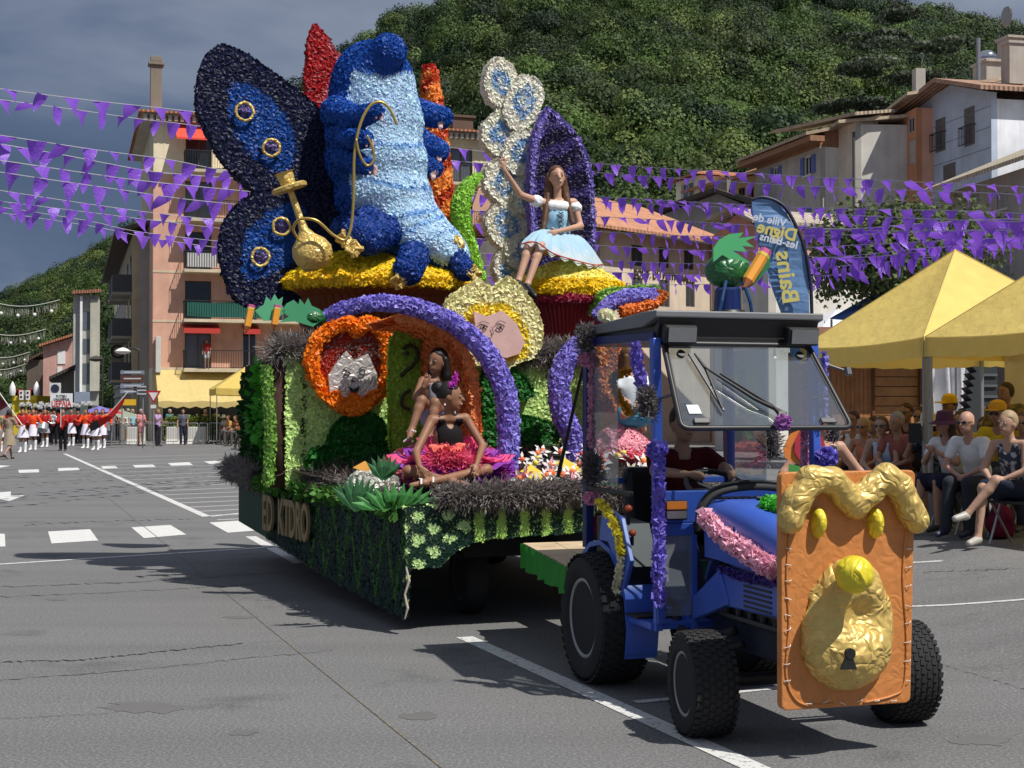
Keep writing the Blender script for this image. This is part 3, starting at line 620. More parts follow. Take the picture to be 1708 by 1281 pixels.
g = MB(); g.bx(x6(45), x6(70), 0, 9, 0, z6(600)); build('wall', g, mat((.13, .10, .08), .9, 'wall'), T)
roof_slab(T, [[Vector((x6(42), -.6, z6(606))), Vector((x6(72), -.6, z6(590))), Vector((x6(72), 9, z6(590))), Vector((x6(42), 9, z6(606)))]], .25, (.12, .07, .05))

# --- the houses of the old town, right: each facade runs from a far left corner to a near right one
def frame2(pa, da, pb, db):
    A, B = P(pa, 600, da), P(pb, 600, db); f = Frame(A.x, A.y, math.atan2(B.y - A.y, B.x - A.x)); f.w_ = math.hypot(B.x - A.x, B.y - A.y); return f
class House:
    def __init__(s, name, label, pa, da, pb, db): s.side = None; s.f = frame2(pa, da, pb, db); s.T = Thing(name, label, 'building', (0, 0, 0), s.f)
    def q(s, x, y, yl=0): return s.f.px(x, y, yl)
    def hole(s, r, y=0): a = s.q(r[0], (r[1] + r[3]) / 2, y); b = s.q(r[2], (r[1] + r[3]) / 2, y); m = (r[0] + r[2]) / 2; return (a.x, b.x, s.q(m, r[3], y).z, s.q(m, r[1], y).z)
    def wall(s, rects, top, depth, col, x0=0, x1=None, gable=None, name='wall'):
        x1 = s.f.w_ if x1 is None else x1; hs = [s.hole(r) for r in rects]; m = mat(col, .9, 'wall'); s.ht = top; s.x1 = x1
        g = wall_holes(x0, x1, 0, top, hs, 0, .3); sd_ = MB(); sd_.bx(x1 - .3, x1, .302, depth, 0, top); build('end_wall', sd_, mat(tuple(min(.86, c * 1.15 + .14) for c in col) if s.side is None else s.side, .9, 'wall'), s.T); g.bx(x0, x0 + .3, .302, depth, 0, top); g.bx(x0 + .3, x1 - .3, depth - .3, depth, 0, top)  # end wall gets a lighter copy of the facade colour to imitate sunlight
        if gable: g.prism([(x0, .002, top + .002)] + gable + [(x1, .002, top + .002)], (0, .28, 0))
        build(name, g, m, s.T); return hs
# cream house with lettering
H = House('lettered_house', 'cream house with painted lettering between two storeys of white framed windows, behind the yellow mushroom', 985, 58, 1192, 64)
r1 = [(1053, 408, 1072, 444), (1099, 412, 1116, 447), (1141, 415, 1157, 450)]; r2 = [(1054, 463, 1072, 500), (1100, 467, 1117, 512), (1144, 470, 1159, 512)]; r3 = [(1010, 470, 1024, 512)]
top = H.q(1100, 396).z; hs = H.wall(r1 + r2, top, 8, (.66, .55, .42))
for h in hs: win(H.T, h, 0, (.75, .75, .72), recess=.06, fw=.1, shutters=(.05, .05, .05), slat=True)
a, b = H.q(1090, 460, -.03), H.q(1100, 460, -.03)
build('wall_lettering', put_text('BOUT. DU PETIT FANTS', .46, (H.q(1108, 461, 0).x, -.04, H.q(1106, 461, 0).z), (1, 0, 0), (0, 0, 1), .02, .86), mat((.05, .04, .035), .8), H.T)
w = H.f.w_; z0, z1_ = H.q(1090, 397).z, H.q(1090, 353, 4.5).z
roof_slab(H.T, [[Vector((-.6, -.9, top - .1)), Vector((w + .6, -.9, top - .1)), Vector((w + .3, 4.5, z1_)), Vector((1.5, 4.5, z1_ + .2))], [Vector((-.6, 8.5, top)), Vector((w + .6, 8.5, top)), Vector((w + .3, 4.5, z1_)), Vector((1.5, 4.5, z1_ + .2))]], .14, (.5, .24, .14))
g = MB(); g.bx(.2, .4, -.16, -.002, 0, top); g.bx(w - .35, w - .15, -.1, -.002, 0, top); build('drainpipe', g, mat((.3, .27, .22), .7), H.T)
H = House('shaded_annex', 'narrow shaded beige house at the left end of the lettered house', 955, 60.6, 1003, 61.5); H.wall([(965, 430, 975, 460)], H.q(980, 405).z, 6, (.40, .35, .28)); w = H.f.w_  # darker beige: shade painted into the wall colour
roof_slab(H.T, [[Vector((-.6, -.8, H.ht)), Vector((w + .2, -.8, H.ht)), Vector((w + .2, 4, H.ht + 1.6)), Vector((-.6, 4, H.ht + 1.6))]], .15, (.3, .14, .09))
# white tower house with french window
H = House('white_dormer_house', 'small white tower house with one tall window and a tiny balcony rail', 1128, 92, 1168, 89); hs = H.wall([(1136, 304, 1157, 330)], H.q(1148, 302).z + .15, 5, (.74, .72, .66)); win(H.T, hs[0], 0, (.8, .8, .78), pane=DIMG)
w = H.f.w_; roof_slab(H.T, [[Vector((-.5, -.5, H.ht)), Vector((w + .5, -.5, H.ht)), Vector((w / 2, 2, H.ht + .6))], [Vector((-.5, -.5, H.ht)), Vector((w / 2, 2, H.ht + .6)), Vector((-.5, 5, H.ht))], [Vector((w + .5, -.5, H.ht)), Vector((w + .5, 5, H.ht)), Vector((w / 2, 2, H.ht + .6))]], .1)
# rough stone gable with scaffold like timbers
H = House('stone_gable_house', 'rough grey stone gable with a dark timber verge, behind the lettered house', 1095, 80, 1268, 76); w = H.f.w_
p0, p1, p2 = H.q(1095, 362), H.q(1197, 323), H.q(1268, 352); H.wall([(1162, 356, 1173, 372)], min(p0.z, p2.z) - .3, 8, (.33, .31, .29), gable=[(p0.x + .01, .002, p0.z), (p1.x, .002, p1.z), (p2.x - .01, .002, p2.z)])
roof_slab(H.T, [[p0 + Vector((-.8, -.5, 0)), p1 + Vector((0, -.5, .05)), p1 + Vector((0, 8, .05)), p0 + Vector((-.8, 8, 0))], [p1 + Vector((.01, -.5, .05)), p2 + Vector((.5, -.5, 0)), p2 + Vector((.5, 8, 0)), p1 + Vector((.01, 8, .05))]], .22, (.10, .08, .065), dir='Y')
g = MB(); g.box((H.q(1200, 317).x, .6, p1.z + .3), (.6, .6, 1.0)); build('chimney', g, mat((.25, .22, .2), .9, 'wall'), H.T)
H = House('yellow_house', 'ochre house with brown windows behind the grey blue shuttered house', 1165, 90, 1270, 84); hs = H.wall([(1205, 325, 1213, 334), (1232, 313, 1243, 334), (1247, 312, 1258, 334)], H.q(1215, 303).z, 8, (.5, .38, .2)); w = H.f.w_
for h in hs: win(H.T, h, 0, (.14, .05, .03), recess=.05)
roof_slab(H.T, [[Vector((-.5, -1, H.q(1165, 316, -1).z)), Vector((w + 1, -1, H.q(1270, 286, -1).z)), Vector((w + 1, 6, H.ht + 2.6)), Vector((-.5, 6, H.ht + 1.4))]], .2, (.40, .19, .10))
H = House('pink_gable_house', 'small salmon pink house with a pale tiled gable, left of the blue beach flag', 1188, 58, 1262, 55); w = H.f.w_; p0, p1, p2 = H.q(1188, 374), H.q(1232, 354), H.q(1266, 374)
H.wall([], min(p0.z, p2.z) - .1, 6, (.50, .24, .17), gable=[(p1.x, .002, p1.z)])
roof_slab(H.T, [[p0 + Vector((-.3, -.5, 0)), p1 + Vector((0, -.5, .05)), p1 + Vector((0, 6, .05)), p0 + Vector((-.3, 6, 0))], [p1 + Vector((.01, -.5, .05)), p2 + Vector((.3, -.5, 0)), p2 + Vector((.3, 6, 0)), p1 + Vector((.01, 6, .05))]], .12, (.42, .36, .28), dir='Y')
H = House('rough_wall_house', 'rough pale plastered low building with a grey shutter below the green paper bird', 1192, 50, 1282, 47); H.wall([(1218, 470, 1254, 506)], H.q(1230, 440).z, 5, (.55, .51, .44)); g = MB(); h = H.hole((1218, 470, 1254, 506)); g.bx(h[0], h[1], .1, .14, h[2], h[3])
for i in range(8): g.bx(h[0] + .1, h[1] - .1, .08, .1, h[2] + .1 + i * .12, h[2] + .16 + i * .12)
build('shutter', g, mat((.55, .55, .55), .7), H.T)
# grey house with blue shutters
H = House('blue_shutter_house', 'grey rendered house with blue shutters and a pale sunlit end wall', 1262, 78, 1369, 71)
rr = [(1290, 278, 1299, 300), (1342, 260, 1354, 292), (1345, 345, 1354, 378), (1294, 378, 1303, 402), (1345, 415, 1354, 445), (1294, 440, 1303, 468)]; t0, t1 = H.q(1262, 276).z, H.q(1369, 244).z
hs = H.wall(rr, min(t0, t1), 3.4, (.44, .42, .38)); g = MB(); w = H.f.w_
for i, h in enumerate(hs): win(H.T, h, 0, (.7, .7, .68), shutters=(.11, .16, .42), recess=.06, sill=(.6, .58, .52), slat=i in (2,))
e = max(t0, t1) + .35; roof_slab(H.T, [[Vector((-.7, -.9, e - .1)), Vector((w + .25, -.9, e - .1)), Vector((w + .25, 3.9, e + 1.0)), Vector((-.7, 3.9, e + 1.0))]], .16, (.46, .36, .26))
g = MB(); g.bx(-.6, w + .5, -.8, 0, e - .42, e - .14); g.bx(0, w, .02, .3, min(t0, t1) + .002, e - .1); g.bx(w - .3, w, .3, 3.4, min(t0, t1) + .002, e + .3); build('eaves', g, mat((.30, .15, .08), .8, 'wood'), H.T)
# tall beige house
H = House('tall_beige_house', 'tall narrow beige house with grey shutters and a drainpipe beside its sunlit cream end', 1390, 74, 1428, 70); w = H.f.w_; top = H.q(1428, 206).z
hs = H.wall([(1401, 213, 1413, 229), (1402, 251, 1415, 284), (1402, 320, 1414, 350)], top, 3.6, (.46, .44, .39))
win(H.T, hs[0], 0, (.2, .1, .06)); win(H.T, hs[1], 0, (.3, .3, .28), shutters=(.16, .18, .19), slat=True); win(H.T, hs[2], 0, (.3, .3, .28), shutters=(.16, .18, .19), slat=True)
roof_slab(H.T, [[Vector((-.9, -.9, top)), Vector((w + .25, -.9, top)), Vector((w + .25, 4.4, top + .5)), Vector((-.9, 4.4, top + 1.4))]], .16, (.46, .37, .27)); g = MB(); g.cyl((w + .08, -.1, 0), (w + .08, -.1, top - .4), .07, 8); build('drainpipe', g, mat((.08, .08, .09), .6), H.T)
H = House('cream_pier_house', 'sunlit cream wall with a grey return, between the beige house and the salmon house', 1428, 70, 1466, 70.5); w = H.f.w_; top = H.q(1450, 200).z; H.wall([], top, 7, (.76, .68, .54))
roof_slab(H.T, [[Vector((-.5, -.7, top)), Vector((w + .6, -.7, top + .35)), Vector((w + .6, 7, top + .9)), Vector((-.5, 7, top + .5))]], .16, (.46, .37, .27))
H = House('salmon_house', 'salmon orange house with pale shutters between the cream wall and the light blue gable', 1466, 74, 1530, 69); w = H.f.w_; top = H.q(1500, 194).z
hs = H.wall([(1482, 199, 1490, 213), (1483, 237, 1498, 277), (1516, 232, 1527, 274), (1515, 196, 1525, 222)], top, 6, (.62, .28, .15))
for i, h in enumerate(hs): win(H.T, h, 0, (.5, .48, .44), recess=.05, **({'shutters': (.5, .46, .42), 'slat': True} if i in (1, 2) else {}))
roof_slab(H.T, [[Vector((-.6, -.6, top)), Vector((w + .4, -.6, top + .5)), Vector((w + .4, 5, top + 1.5)), Vector((-.6, 5, top + 1.0))]], .16, (.46, .37, .27)); 
for q in (((.6 * w, 1, top + 1.6), (.5, .5, 1.6)), ((.2 * w, 1.5, top + 1.2), (.4, .4, .9))): g = MB(); g.box(*q); build('chimney', g, mat((.4, .38, .35), .9, 'wall'), H.T)
# light blue gable house
H = House('light_blue_gable_house', 'light blue gabled house with tall grey shuttered windows and a white sunlit side', 1526, 71, 1656, 64); w = H.f.w_
p0, p1, p2 = H.q(1526, 180), H.q(1585, 142), H.q(1656, 152); base = min(p0.z, p2.z) - .3; rr = [(1560, 190, 1577, 253), (1608, 176, 1626, 243), (1573, 273, 1594, 308)]
H.side = (.84, .86, .90); hs = H.wall(rr, base, 13, (.50, .58, .70), gable=[(0.01, .002, p0.z), (p1.x, .002, p1.z), (w - .01, .002, p2.z)])  # side painted near white, sunlight put into its colour
for i, h in enumerate(hs):
    win(H.T, h, 0, (.2, .19, .18), shutters=(.16, .15, .14), slat=True)
    if i < 2: railing(H.T, h[0] - .1, h[1] + .1, -.25, h[2], h[2] + .9, 0)
g = MB(); [g.bx(0.01, w - .01, -.012, 0, 7 + i * .95, 7.03 + i * .95) for i in range(12) if 7 + i * .95 < base]; build('wall_joints', g, mat((.2, .24, .3), .9), H.T)
roof_slab(H.T, [[p0 + Vector((-1.2, -.9, -.35)), p1 + Vector((0, -.9, .1)), p1 + Vector((0, 13, .1)), p0 + Vector((-1.2, 13, -.35))], [p1 + Vector((.01, -.9, .1)), p2 + Vector((.45, -.9, -.05)), p2 + Vector((.45, 13, -.05)), p1 + Vector((.01, 13, .1))]], .2, (.36, .22, .15), dir='Y')
for px_, y, h_, ww in ((1618, 3, 1.3, .7), (1646, 3.5, 2.2, 1.6), (1685, 5, 3.6, 1.3), (1690, 2, 1.9, .9)):
    c = H.q(px_, 150, y); g = MB(); g.box((c.x, y, p1.z + h_ / 2 - .4), (ww * .8, .8, h_)); g.box((c.x, y, p1.z + h_ - .35), (ww * .95, .95, .12)); build('chimney', g, mat((.46, .41, .36), .9, 'wall'), H.T)
if 1: pass; c = H.q(1646, 115, 3.5); g = MB(); g.sph((c.x, 3.5, p1.z + 2.1), (.55, .55, .42), 14); build('chimney_cowl', g, mat((.6, .6, .62), .15, metal=1), H.T, smooth=True)
g = MB(); g.cyl((H.q(1632, 120, 2).x, 2, p1.z), (H.q(1632, 120, 2).x, 2, p1.z + 2.6), .1, 8); build('flue_pipe', g, GREY, H.T); g = MB(); g.sph((H.q(1692, 108, 3).x, 2.6, p1.z + 3.3), (.5, .1, .5), 12); build('satellite_dish', g, mat((.3, .3, .3), .5), H.T)
# grey house lower right
H = House('grey_shutter_house', 'low grey house with pale framed grey shutters behind the plane tree', 1570, 62, 1830, 50); w = H.f.w_; t0 = H.q(1580, 322).z
rr = [(1620, 325, 1633, 350), (1663, 322, 1682, 348), (1620, 370, 1634, 420), (1662, 362, 1684, 418), (1662, 437, 1684, 465), (1618, 440, 1638, 470), (1735, 350, 1760, 400)]
hs = H.wall(rr, t0, 9, (.34, .32, .31)); 
for h in hs: win(H.T, h, 0, (.5, .48, .46), shutters=(.26, .27, .28), slat=True, sill=(.5, .48, .45), fw=.12)
roof_slab(H.T, [[Vector((-.6, -.9, t0)), Vector((w, -.9, t0)), Vector((w, 4.5, t0 + 2.2)), Vector((-.6, 4.5, t0 + 2.2))]], .18, (.42, .36, .27))
# lower parts under the shuttered houses
H = House('street_level_house', 'grey ground floor house front with a thin vertical shop sign, right of the beach flag', 1368, 56, 1440, 53); H.wall([(1385, 478, 1402, 500)], H.q(1400, 420).z, 5, (.40, .36, .30)); a = H.q(1387, 478, -.4)
g = MB(); g.box((a.x, -.4, a.z), (.32, .1, 1.0)); build('shop_sign', g, mat((.12, .13, .16), .6), H.T); build('sign_lettering', put_text('LAURENT', .14, (a.x, -.46, a.z), (0, 0, -1), (1, 0, 0), .004), mat((.7, .7, .7), .6), H.T)
# ================================================================ THE FLOWER FLOAT (vehicle frame VF: x to the picture's right, y towards the rear)
from mathutils.geometry import tessellate_polygon
Q = VF.px
def pxof(p):                            # design pixels of points given in VF (used to lay out the dyed patterns)
    p = np.asarray(p); X = VF.o.x + VF.c * p[:, 0] - VF.s * p[:, 1]; Y = VF.o.y + VF.s * p[:, 0] + VF.c * p[:, 1]; Z = p[:, 2] - CAMZ
    f = Y * math.cos(PITCH) + Z * math.sin(PITCH); u = -Y * math.sin(PITCH) + Z * math.cos(PITCH); return 854 + X / f * FPX, 640.5 - u / f * FPX
def inpoly(x, y, poly):
    r = np.zeros(len(x), bool); n = len(poly)
    for i in range(n):
        (x1, y1), (x2, y2) = poly[i], poly[(i + 1) % n]; c = (y1 > y) != (y2 > y); r ^= c & (x < (x2 - x1) * (y - y1) / ((y2 - y1) or 1e-9) + x1)
    return r
def subdiv(pts, step, closed=True):
    out = []; n = len(pts)
    for i in range(n if closed else n - 1):
        a, b = Vector(pts[i]), Vector(pts[(i + 1) % n]); k = max(1, int((b - a).length / step)); out += [a.lerp(b, j / k) for j in range(k)]
    return out
def slab(poly, yl, th, lean=0, curve=True):
    """a board cut to an outline: pixel outline laid on the plane y = yl of the float, thickness th; lean tilts its top backwards"""
    pts = [Q(x, y, yl) for x, y in poly]
    if curve: pts = smooth_path(pts + [pts[0]], 4)[:-1]
    z0 = min(p.z for p in pts); T3 = tessellate_polygon([[Vector((p.x, p.z, 0)) for p in pts]]); n = len(pts)
    A = [Vector((p.x, p.y + (p.z - z0) * lean, p.z)) for p in pts]; B = [p + Vector((0, th, 0)) for p in A]
    ar = sum(A[i].x * A[(i + 1) % n].z - A[(i + 1) % n].x * A[i].z for i in range(n)); f = []
    for t in T3:
        nx = (A[t[1]] - A[t[0]]).cross(A[t[2]] - A[t[0]]).y; t = t if nx < 0 else t[::-1]; f += [tuple(t), tuple(i + n for i in t[::-1])]
    for i in range(n): q = (i, i + n, (i + 1) % n + n, (i + 1) % n); f.append(q if ar > 0 else q[::-1])
    f = [tuple(reversed(q)) if len(q) == 4 else q for q in f] if False else f
    return [tuple(p) for p in A + B], f
NAVY, BLUE, LBLUE, YEL, CRM, ORG, RED = (.006, .010, .050), (.010, .085, .42), (.52, .73, .93), (.90, .70, .02), (.86, .83, .45), (.90, .24, .01), (.36, .015, .01)
PINK, PUR, DPUR, LIME, DGR, WCR, DRED = (.85, .22, .32), (.27, .23, .70), (.010, .004, .042), (.64, .88, .30), (.010, .10, .012), (.90, .88, .76), (.22, .008, .018)
GOLD = mat((.62, .44, .13), .42, 'foil', .6, .28, st=.55); COPPER = mat((.54, .205, .055), .5, 'foil', .5, .0, st=.16); BASEZ = .94
def blades(pts, n, rad, ln, col, w=.006, seed=1, up=.5, droop=0, amt=.35):
    """bundles of dry stalks along a line"""
    rg = np.random.default_rng(seed); P_ = np.array([tuple(p) for p in pts], float); s = np.r_[0, np.cumsum(np.linalg.norm(np.diff(P_, axis=0), axis=1))]; u = rg.uniform(0, s[-1], n)
    c = np.stack([np.interp(u, s, P_[:, i]) for i in range(3)], 1); d = rg.normal(0, 1, (n, 3)); d[:, 2] += up; d /= np.linalg.norm(d, axis=1)[:, None]
    r_ = np.atleast_1d(rad); c = c + d * rg.random((n, 1)) ** .5 * (np.array(rad) if len(r_) == 3 else rad); e = d + rg.normal(0, .55, (n, 3)) + [0, 0, -droop]; e /= np.linalg.norm(e, axis=1)[:, None]
    sd_ = np.cross(e, rg.normal(0, 1, (n, 3))); sd_ /= np.linalg.norm(sd_, axis=1)[:, None]; L_ = ln * rg.uniform(.5, 1.3, (n, 1)); ww = w * rg.uniform(.6, 1.6, (n, 1))
    V = np.stack([c - sd_ * ww * .4, c + sd_ * ww * .4, c + e * L_ * .7 + sd_ * ww, c + e * L_ - sd_ * ww * .3 + rg.normal(0, .006, (n, 3)), c + e * L_ * .7 - sd_ * ww], 1).reshape(-1, 3)
    return V, np.arange(n * 5).reshape(-1, 5), np.repeat(jit(col, n, amt, rg), 5, 0)
LAV = (.24, .21, .20)
def mound(pts, r, col=(.05, .044, .044), n=8):
    g = MB(); g.tube(pts, r, n); v, f = g.np(); return v, f, col
# ---- trailer
T = Thing('parade_float', 'long flower covered parade float with green petal walls, checkered green skirt and dry lavender edging, towed behind the tractor', 'parade float', (0, 5, 0), VF)
T.o['label'] = 'green petal covered parade float with checkered skirt and lavender edging behind the tractor'
fxr = 1.25; A0, B0, C0 = Vector((-1.29, 2.08, 0)), Vector((-1.80, 5.9, 0)), Vector((-1.82, 8.1, 0))
deck = [A0, B0, C0, Vector((1.5, 8.1, 0)), Vector((1.45, 5, 0)), Vector((fxr, 2.08, 0))]
g = MB(); g.prism([p + Vector((0, 0, .86)) for p in deck][::-1], (0, 0, .07)); build('deck', g, mat((.06, .05, .04), .9, 'wood'), T)
g = MB(); bed = [(-1.2, 2.15, .95), (fxr - .05, 2.15, .95), (1.4, 4.8, 1.36), (-1.72, 4.8, 1.1)]; k = 14; vs = []
for j in range(k + 1):
    for i in range(k + 1):
        a, b = i / k, j / k; p = Vector(bed[0]).lerp(Vector(bed[1]), a).lerp(Vector(bed[3]).lerp(Vector(bed[2]), a), b); p.z += .03 * pnoise(p * 5); vs.append(p)
g.add(vs, [(j * (k + 1) + i, j * (k + 1) + i + 1, (j + 1) * (k + 1) + i + 1, (j + 1) * (k + 1) + i) for j in range(k) for i in range(k)])
def bedz(x, y): b = (y - 2.15) / 2.65; return .95 + (.28 + .12 * (x + 1.2) / 2.4) * max(0, b)
build('flower_bed', join([(g.np()[0], g.np()[1], (.035, .028, .025)), blades([(-1, 2.6, 1.0), (1.1, 2.6, 1.02), (1.2, 3.6, 1.15), (-1.3, 3.6, 1.05), (-1.4, 4.4, 1.12), (1.2, 4.4, 1.3)], 2600, (.5, .5, .05), .09, (.07, .055, .05), .006, 5)]), LEAFM, T)
g = MB(); g.bx(-.7, .9, 2.6, 7.6, .5, .855); g.bx(-.1, .1, 1.0, 2.6, .45, .6); build('chassis', g, mat((.012, .012, .014), .8), T)
def wheel(T, c, r, w, rimc, parent=None, n=30, lug=.012, steer=0, tread=True, name='wheel'):
    """tyre and rim as children of a hub, axle along x"""
    m = rotm(0, math.pi / 2, steer); c = Vector(c)
    hub = MB(); hub.lathe([(.001, -w * .30), (r * .16, -w * .30), (r * .2, -w * .22), (r * .2, w * .22), (r * .16, w * .3), (.001, w * .3)], c, 14, m); h = build(name, hub, mat((.05, .05, .055), .6), T)
    g = MB(); g.lathe([(r * .60, -w * .40), (r * .66, -w * .47), (r * .80, -w * .5), (r * .92, -w * .46), (r * .985, -w * .34), (r, -w * .12), (r, w * .12), (r * .985, w * .34), (r * .92, w * .46), (r * .80, w * .5), (r * .66, w * .47), (r * .60, w * .40)], c, 40, m)
    if tread:
        kx = 7; nn = int(2 * math.pi * r / (w / kx * 1.25))
        for a in range(nn):
            for b in range(kx):
                an = 2 * math.pi * (a + (.5 if b % 2 else 0)) / nn; zc = (b - (kx - 1) / 2) * w / kx * .94; rr = r * (1 - .035 * abs(zc / (w / 2)) ** 2.2)
                mm = m @ rotm(0, 0, an); g.box(c + mm @ Vector((rr + lug * .15, 0, zc)), (lug * .8, 2 * math.pi * r / nn * .70, w / kx * .72), mm @ rotm(-R(12), 0, 0), .9)
    build('tyre', g, mat((.022, .022, .023), .8, 'plain', .3), h, smooth=35)
    g = MB(); g.lathe([(r * .60, -w * .38), (r * .62, -w * .42), (r * .58, -w * .43), (r * .52, -w * .30), (r * .40, -w * .26), (r * .2, -w * .24), (r * .2, w * .24), (r * .40, w * .26), (r * .52, w * .3), (r * .58, w * .43), (r * .62, w * .42), (r * .60, w * .38)], c, 32, m)
    for a in range(5): an = a * 2 * math.pi / 5; q = m @ rotm(0, 0, an); g.cyl(c + q @ Vector((r * .3, 0, -w * .29)), c + q @ Vector((r * .3, 0, -w * .24)), .012, 6)
    build('rim', g, mat(rimc, .5, 'tin'), h, smooth=35); return h
for x in (-.55, .75):
    for y in (3.0, 6.6): wheel(T, (x, y, .3), .30, .2, (.1, .1, .1), tread=False)
# skirts
v, f = slab([(676, 846), (830, 838), (990, 832), (990, 884), (940, 889), (830, 897), (785, 905), (752, 926), (735, 945), (684, 947), (679, 1026), (676, 1028)], 2.08, .03, curve=False)
def c_front(p, n):
    x, y = pxof(p); t = (x - 684) / 26; u = (y - 852 - (x - 684) * -.05) / 20; chk = (np.floor(t) + np.floor(u)) % 2 < 1; loc = ((t % 1 - .5) ** 2 + (u % 1 - .5) ** 2) < .19
    c = np.tile((.006, .035, .022), (len(p), 1)); lt = (.62, .86, .36); c[(x < 786) & chk & loc] = lt; s = (x - 792) / 37.; c[(x > 786) & (s % 1 < .42)] = (.42, .66, .14); return c
build('front_skirt', tufts(v, f, c_front, .022, .024, .3, 3, .8), PETAL, T)
bz = [(0, .12), (.25, .17), (.6, .26), (1, .40)]
sv, sf = [], []; k = 40
for i in range(k + 1):
    t = i / k; p = A0.lerp(B0, t); sv += [(p.x, p.y, ip(t, bz)), (p.x, p.y, .92)]
for i in range(k): sf.append((2 * i, 2 * i + 1, 2 * i + 3, 2 * i + 2))
def c_side(p, n):
    t = (p[:, 1] - 2.08) / 3.82; zz_ = (p[:, 2] - .1) / .8; s = t * 9; tri_ = np.abs((s % 1) - .5) * 2; c = np.tile((.005, .032, .024), (len(p), 1))
    q = (t < .62) & (np.abs(tri_ * .8 + .1 - zz_ + .05) < .09); c[q] = (.035, .16, .01); q = (t < .62) & (zz_ > .45) & (np.abs(np.sin(s * 2.1 + zz_ * 5)) < .2); c[q] = (.02, .10, .012); c[t > .97] = (.02, .12, .01); return c
build('side_skirt', tufts(sv, sf, c_side, .03, .032, .25, 3, .8), PETAL, T)
g = MB(); g.prism([C0 + Vector((0, 0, .4)), B0 + Vector((0, 0, .4)), B0 + Vector((0, 0, .92)), C0 + Vector((0, 0, .92))], (.03, 0, 0)); g.bx(1.27, 1.3, 2.1, 8.1, .3, .92); g.bx(-1.8, 1.5, 8.1, 8.13, .4, .92)
build('rear_skirt', g, mat((.008, .05, .02), .8), T)
dv = (B0 - A0).normalized(); nrm = Vector((dv.y, -dv.x, 0)) * -1
for i, ch in enumerate('ED KTDRO'):
    if ch != ' ': o = A0.lerp(B0, .965 - i * .050); build('skirt_letter', put_text(ch, .47, (o.x + nrm.x * .05, o.y + nrm.y * .05, .64), -dv, (0, 0, 1), .012, .62, .01), mat((.27, .20, .09), .7), T)
g = MB(); rg_ = random.Random(4); a = Q(678, 945, 2.05)
g.tube([(a.x, 2.06, .50), (a.x + .02, 2.05, .40), (a.x - .01, 2.06, .30), (a.x + .01, 2.05, .2), (a.x - .01, 2.06, .12)], [.006, .011, .008, .010, .004], 6); build('frayed_edge', g, mat((.5, .42, .36), .9), T)
# lavender edging
def edge(pts, r, n, seed, nm='lavender_edging', ln=.13, parent=T):
    build(nm, join([mound(pts, r * .75), blades(pts, int(n * 2.4), r, ln * .62, LAV, .0034, seed, .2, .25)]), LEAFM, parent)
edge([(A0.x + .3, 2.08, 1.0), (-.6, 2.06, 1.01), (0, 2.08, 1.02), (.6, 2.06, 1.02), (1.2, 2.1, 1.01)], .085, 6200, 2, ln=.13)
edge(subdiv([A0.lerp(B0, .15) + Vector((.1, 0, .96)), A0.lerp(B0, .55) + Vector((.1, 0, .99)), B0 + Vector((.12, 0, 1.0))], .3, False), .09, 3800, 3)
edge([B0 + Vector((-.05, .3, .98)), C0 + Vector((-.05, -1.2, 1.0)), C0 + Vector((-.1, .1, 1.0))], .10, 2000, 4, ln=.17)
# green fringe of leaves under the side edging
pp = subdiv([A0.lerp(B0, .02) + Vector((-.03, 0, .93)), B0 + Vector((-.03, 0, .93)), C0 + Vector((-.03, 0, .95))], .2, False)
build('leaf_fringe', blades(pp, 2400, .05, .07, (.07, .20, .03), .016, 6, .2), LEAFM, T)
# petal walls
WY = 4.8; wl, wr_ = Q(478, 700, WY), Q(1018, 700, WY); wt = Q(700, 596, WY).z; WX0, WX1 = wl.x, wr_.x
g = MB(); g.bx(WX0, WX1, WY, WY + .06, .95, wt); v, f = g.np()
def c_wall(p, n):
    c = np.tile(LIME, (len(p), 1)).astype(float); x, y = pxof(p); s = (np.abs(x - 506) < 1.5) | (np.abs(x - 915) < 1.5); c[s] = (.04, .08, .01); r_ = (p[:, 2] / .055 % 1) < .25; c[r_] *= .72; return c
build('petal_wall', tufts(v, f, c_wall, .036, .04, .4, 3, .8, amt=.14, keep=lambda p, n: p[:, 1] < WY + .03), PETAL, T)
g = MB(); g.bx(WX0, WX0 + .05, WY + .07, 8.0, .95, wt); v, f = g.np()
build('ivy_wall', join([(v, f, (.008, .03, .012)), blades([(WX0, 4.95, 1.5), (WX0, 7.9, 1.5)], 4200, (.04, .1, .6), .09, (.012, .07, .012), .03, 7, .0, .5), blades([(WX0 - .06, 5.6, 1.6), (WX0 - .06, 6.8, 1.7)], 260, (.05, .2, .45), .10, (.07, .34, .03), .045, 8, .3)]), LEAFM, T)
g = MB(); a, b = Q(456, 700, WY), Q(477, 700, WY); g.tube([(a.x + .06, WY + .1, .95), (a.x + .05, WY + .1, 1.5), (a.x + .07, WY + .1, wt)], [.10, .075, .09], 9); build('bark_post', g, mat((.045, .018, .012), .9, 'wood'), T, smooth=True)
g = MB(); a = Q(448, 700, WY); g.tube([(a.x, WY + .02, .98), (a.x + .02, WY, 1.4), (a.x - .02, WY, wt - .1)], .045, 8); v, f = g.np(); build('lime_strip', tufts(v, f, const((.2, .4, .07)), .04, .04), PETAL, T)
g = MB(); g.bx(WX0, WX1, WY + .06, 8.0, wt - .08, wt - .01); g.bx(WX1 - .05, WX1, WY + .06, 8, .95, wt - .09); g.bx(WX0 + .05, WX1 - .05, 7.95, 8, .95, wt - .09); build('upper_deck', g, mat((.03, .025, .022), .9), T)
edge([(WX0 - .1, WY + .1, wt + .04), (WX0 + .5, WY + .02, wt + .05), (WX0 + 1.2, WY, wt + .02)], .13, 3400, 9, 'lavender_edging', .2)
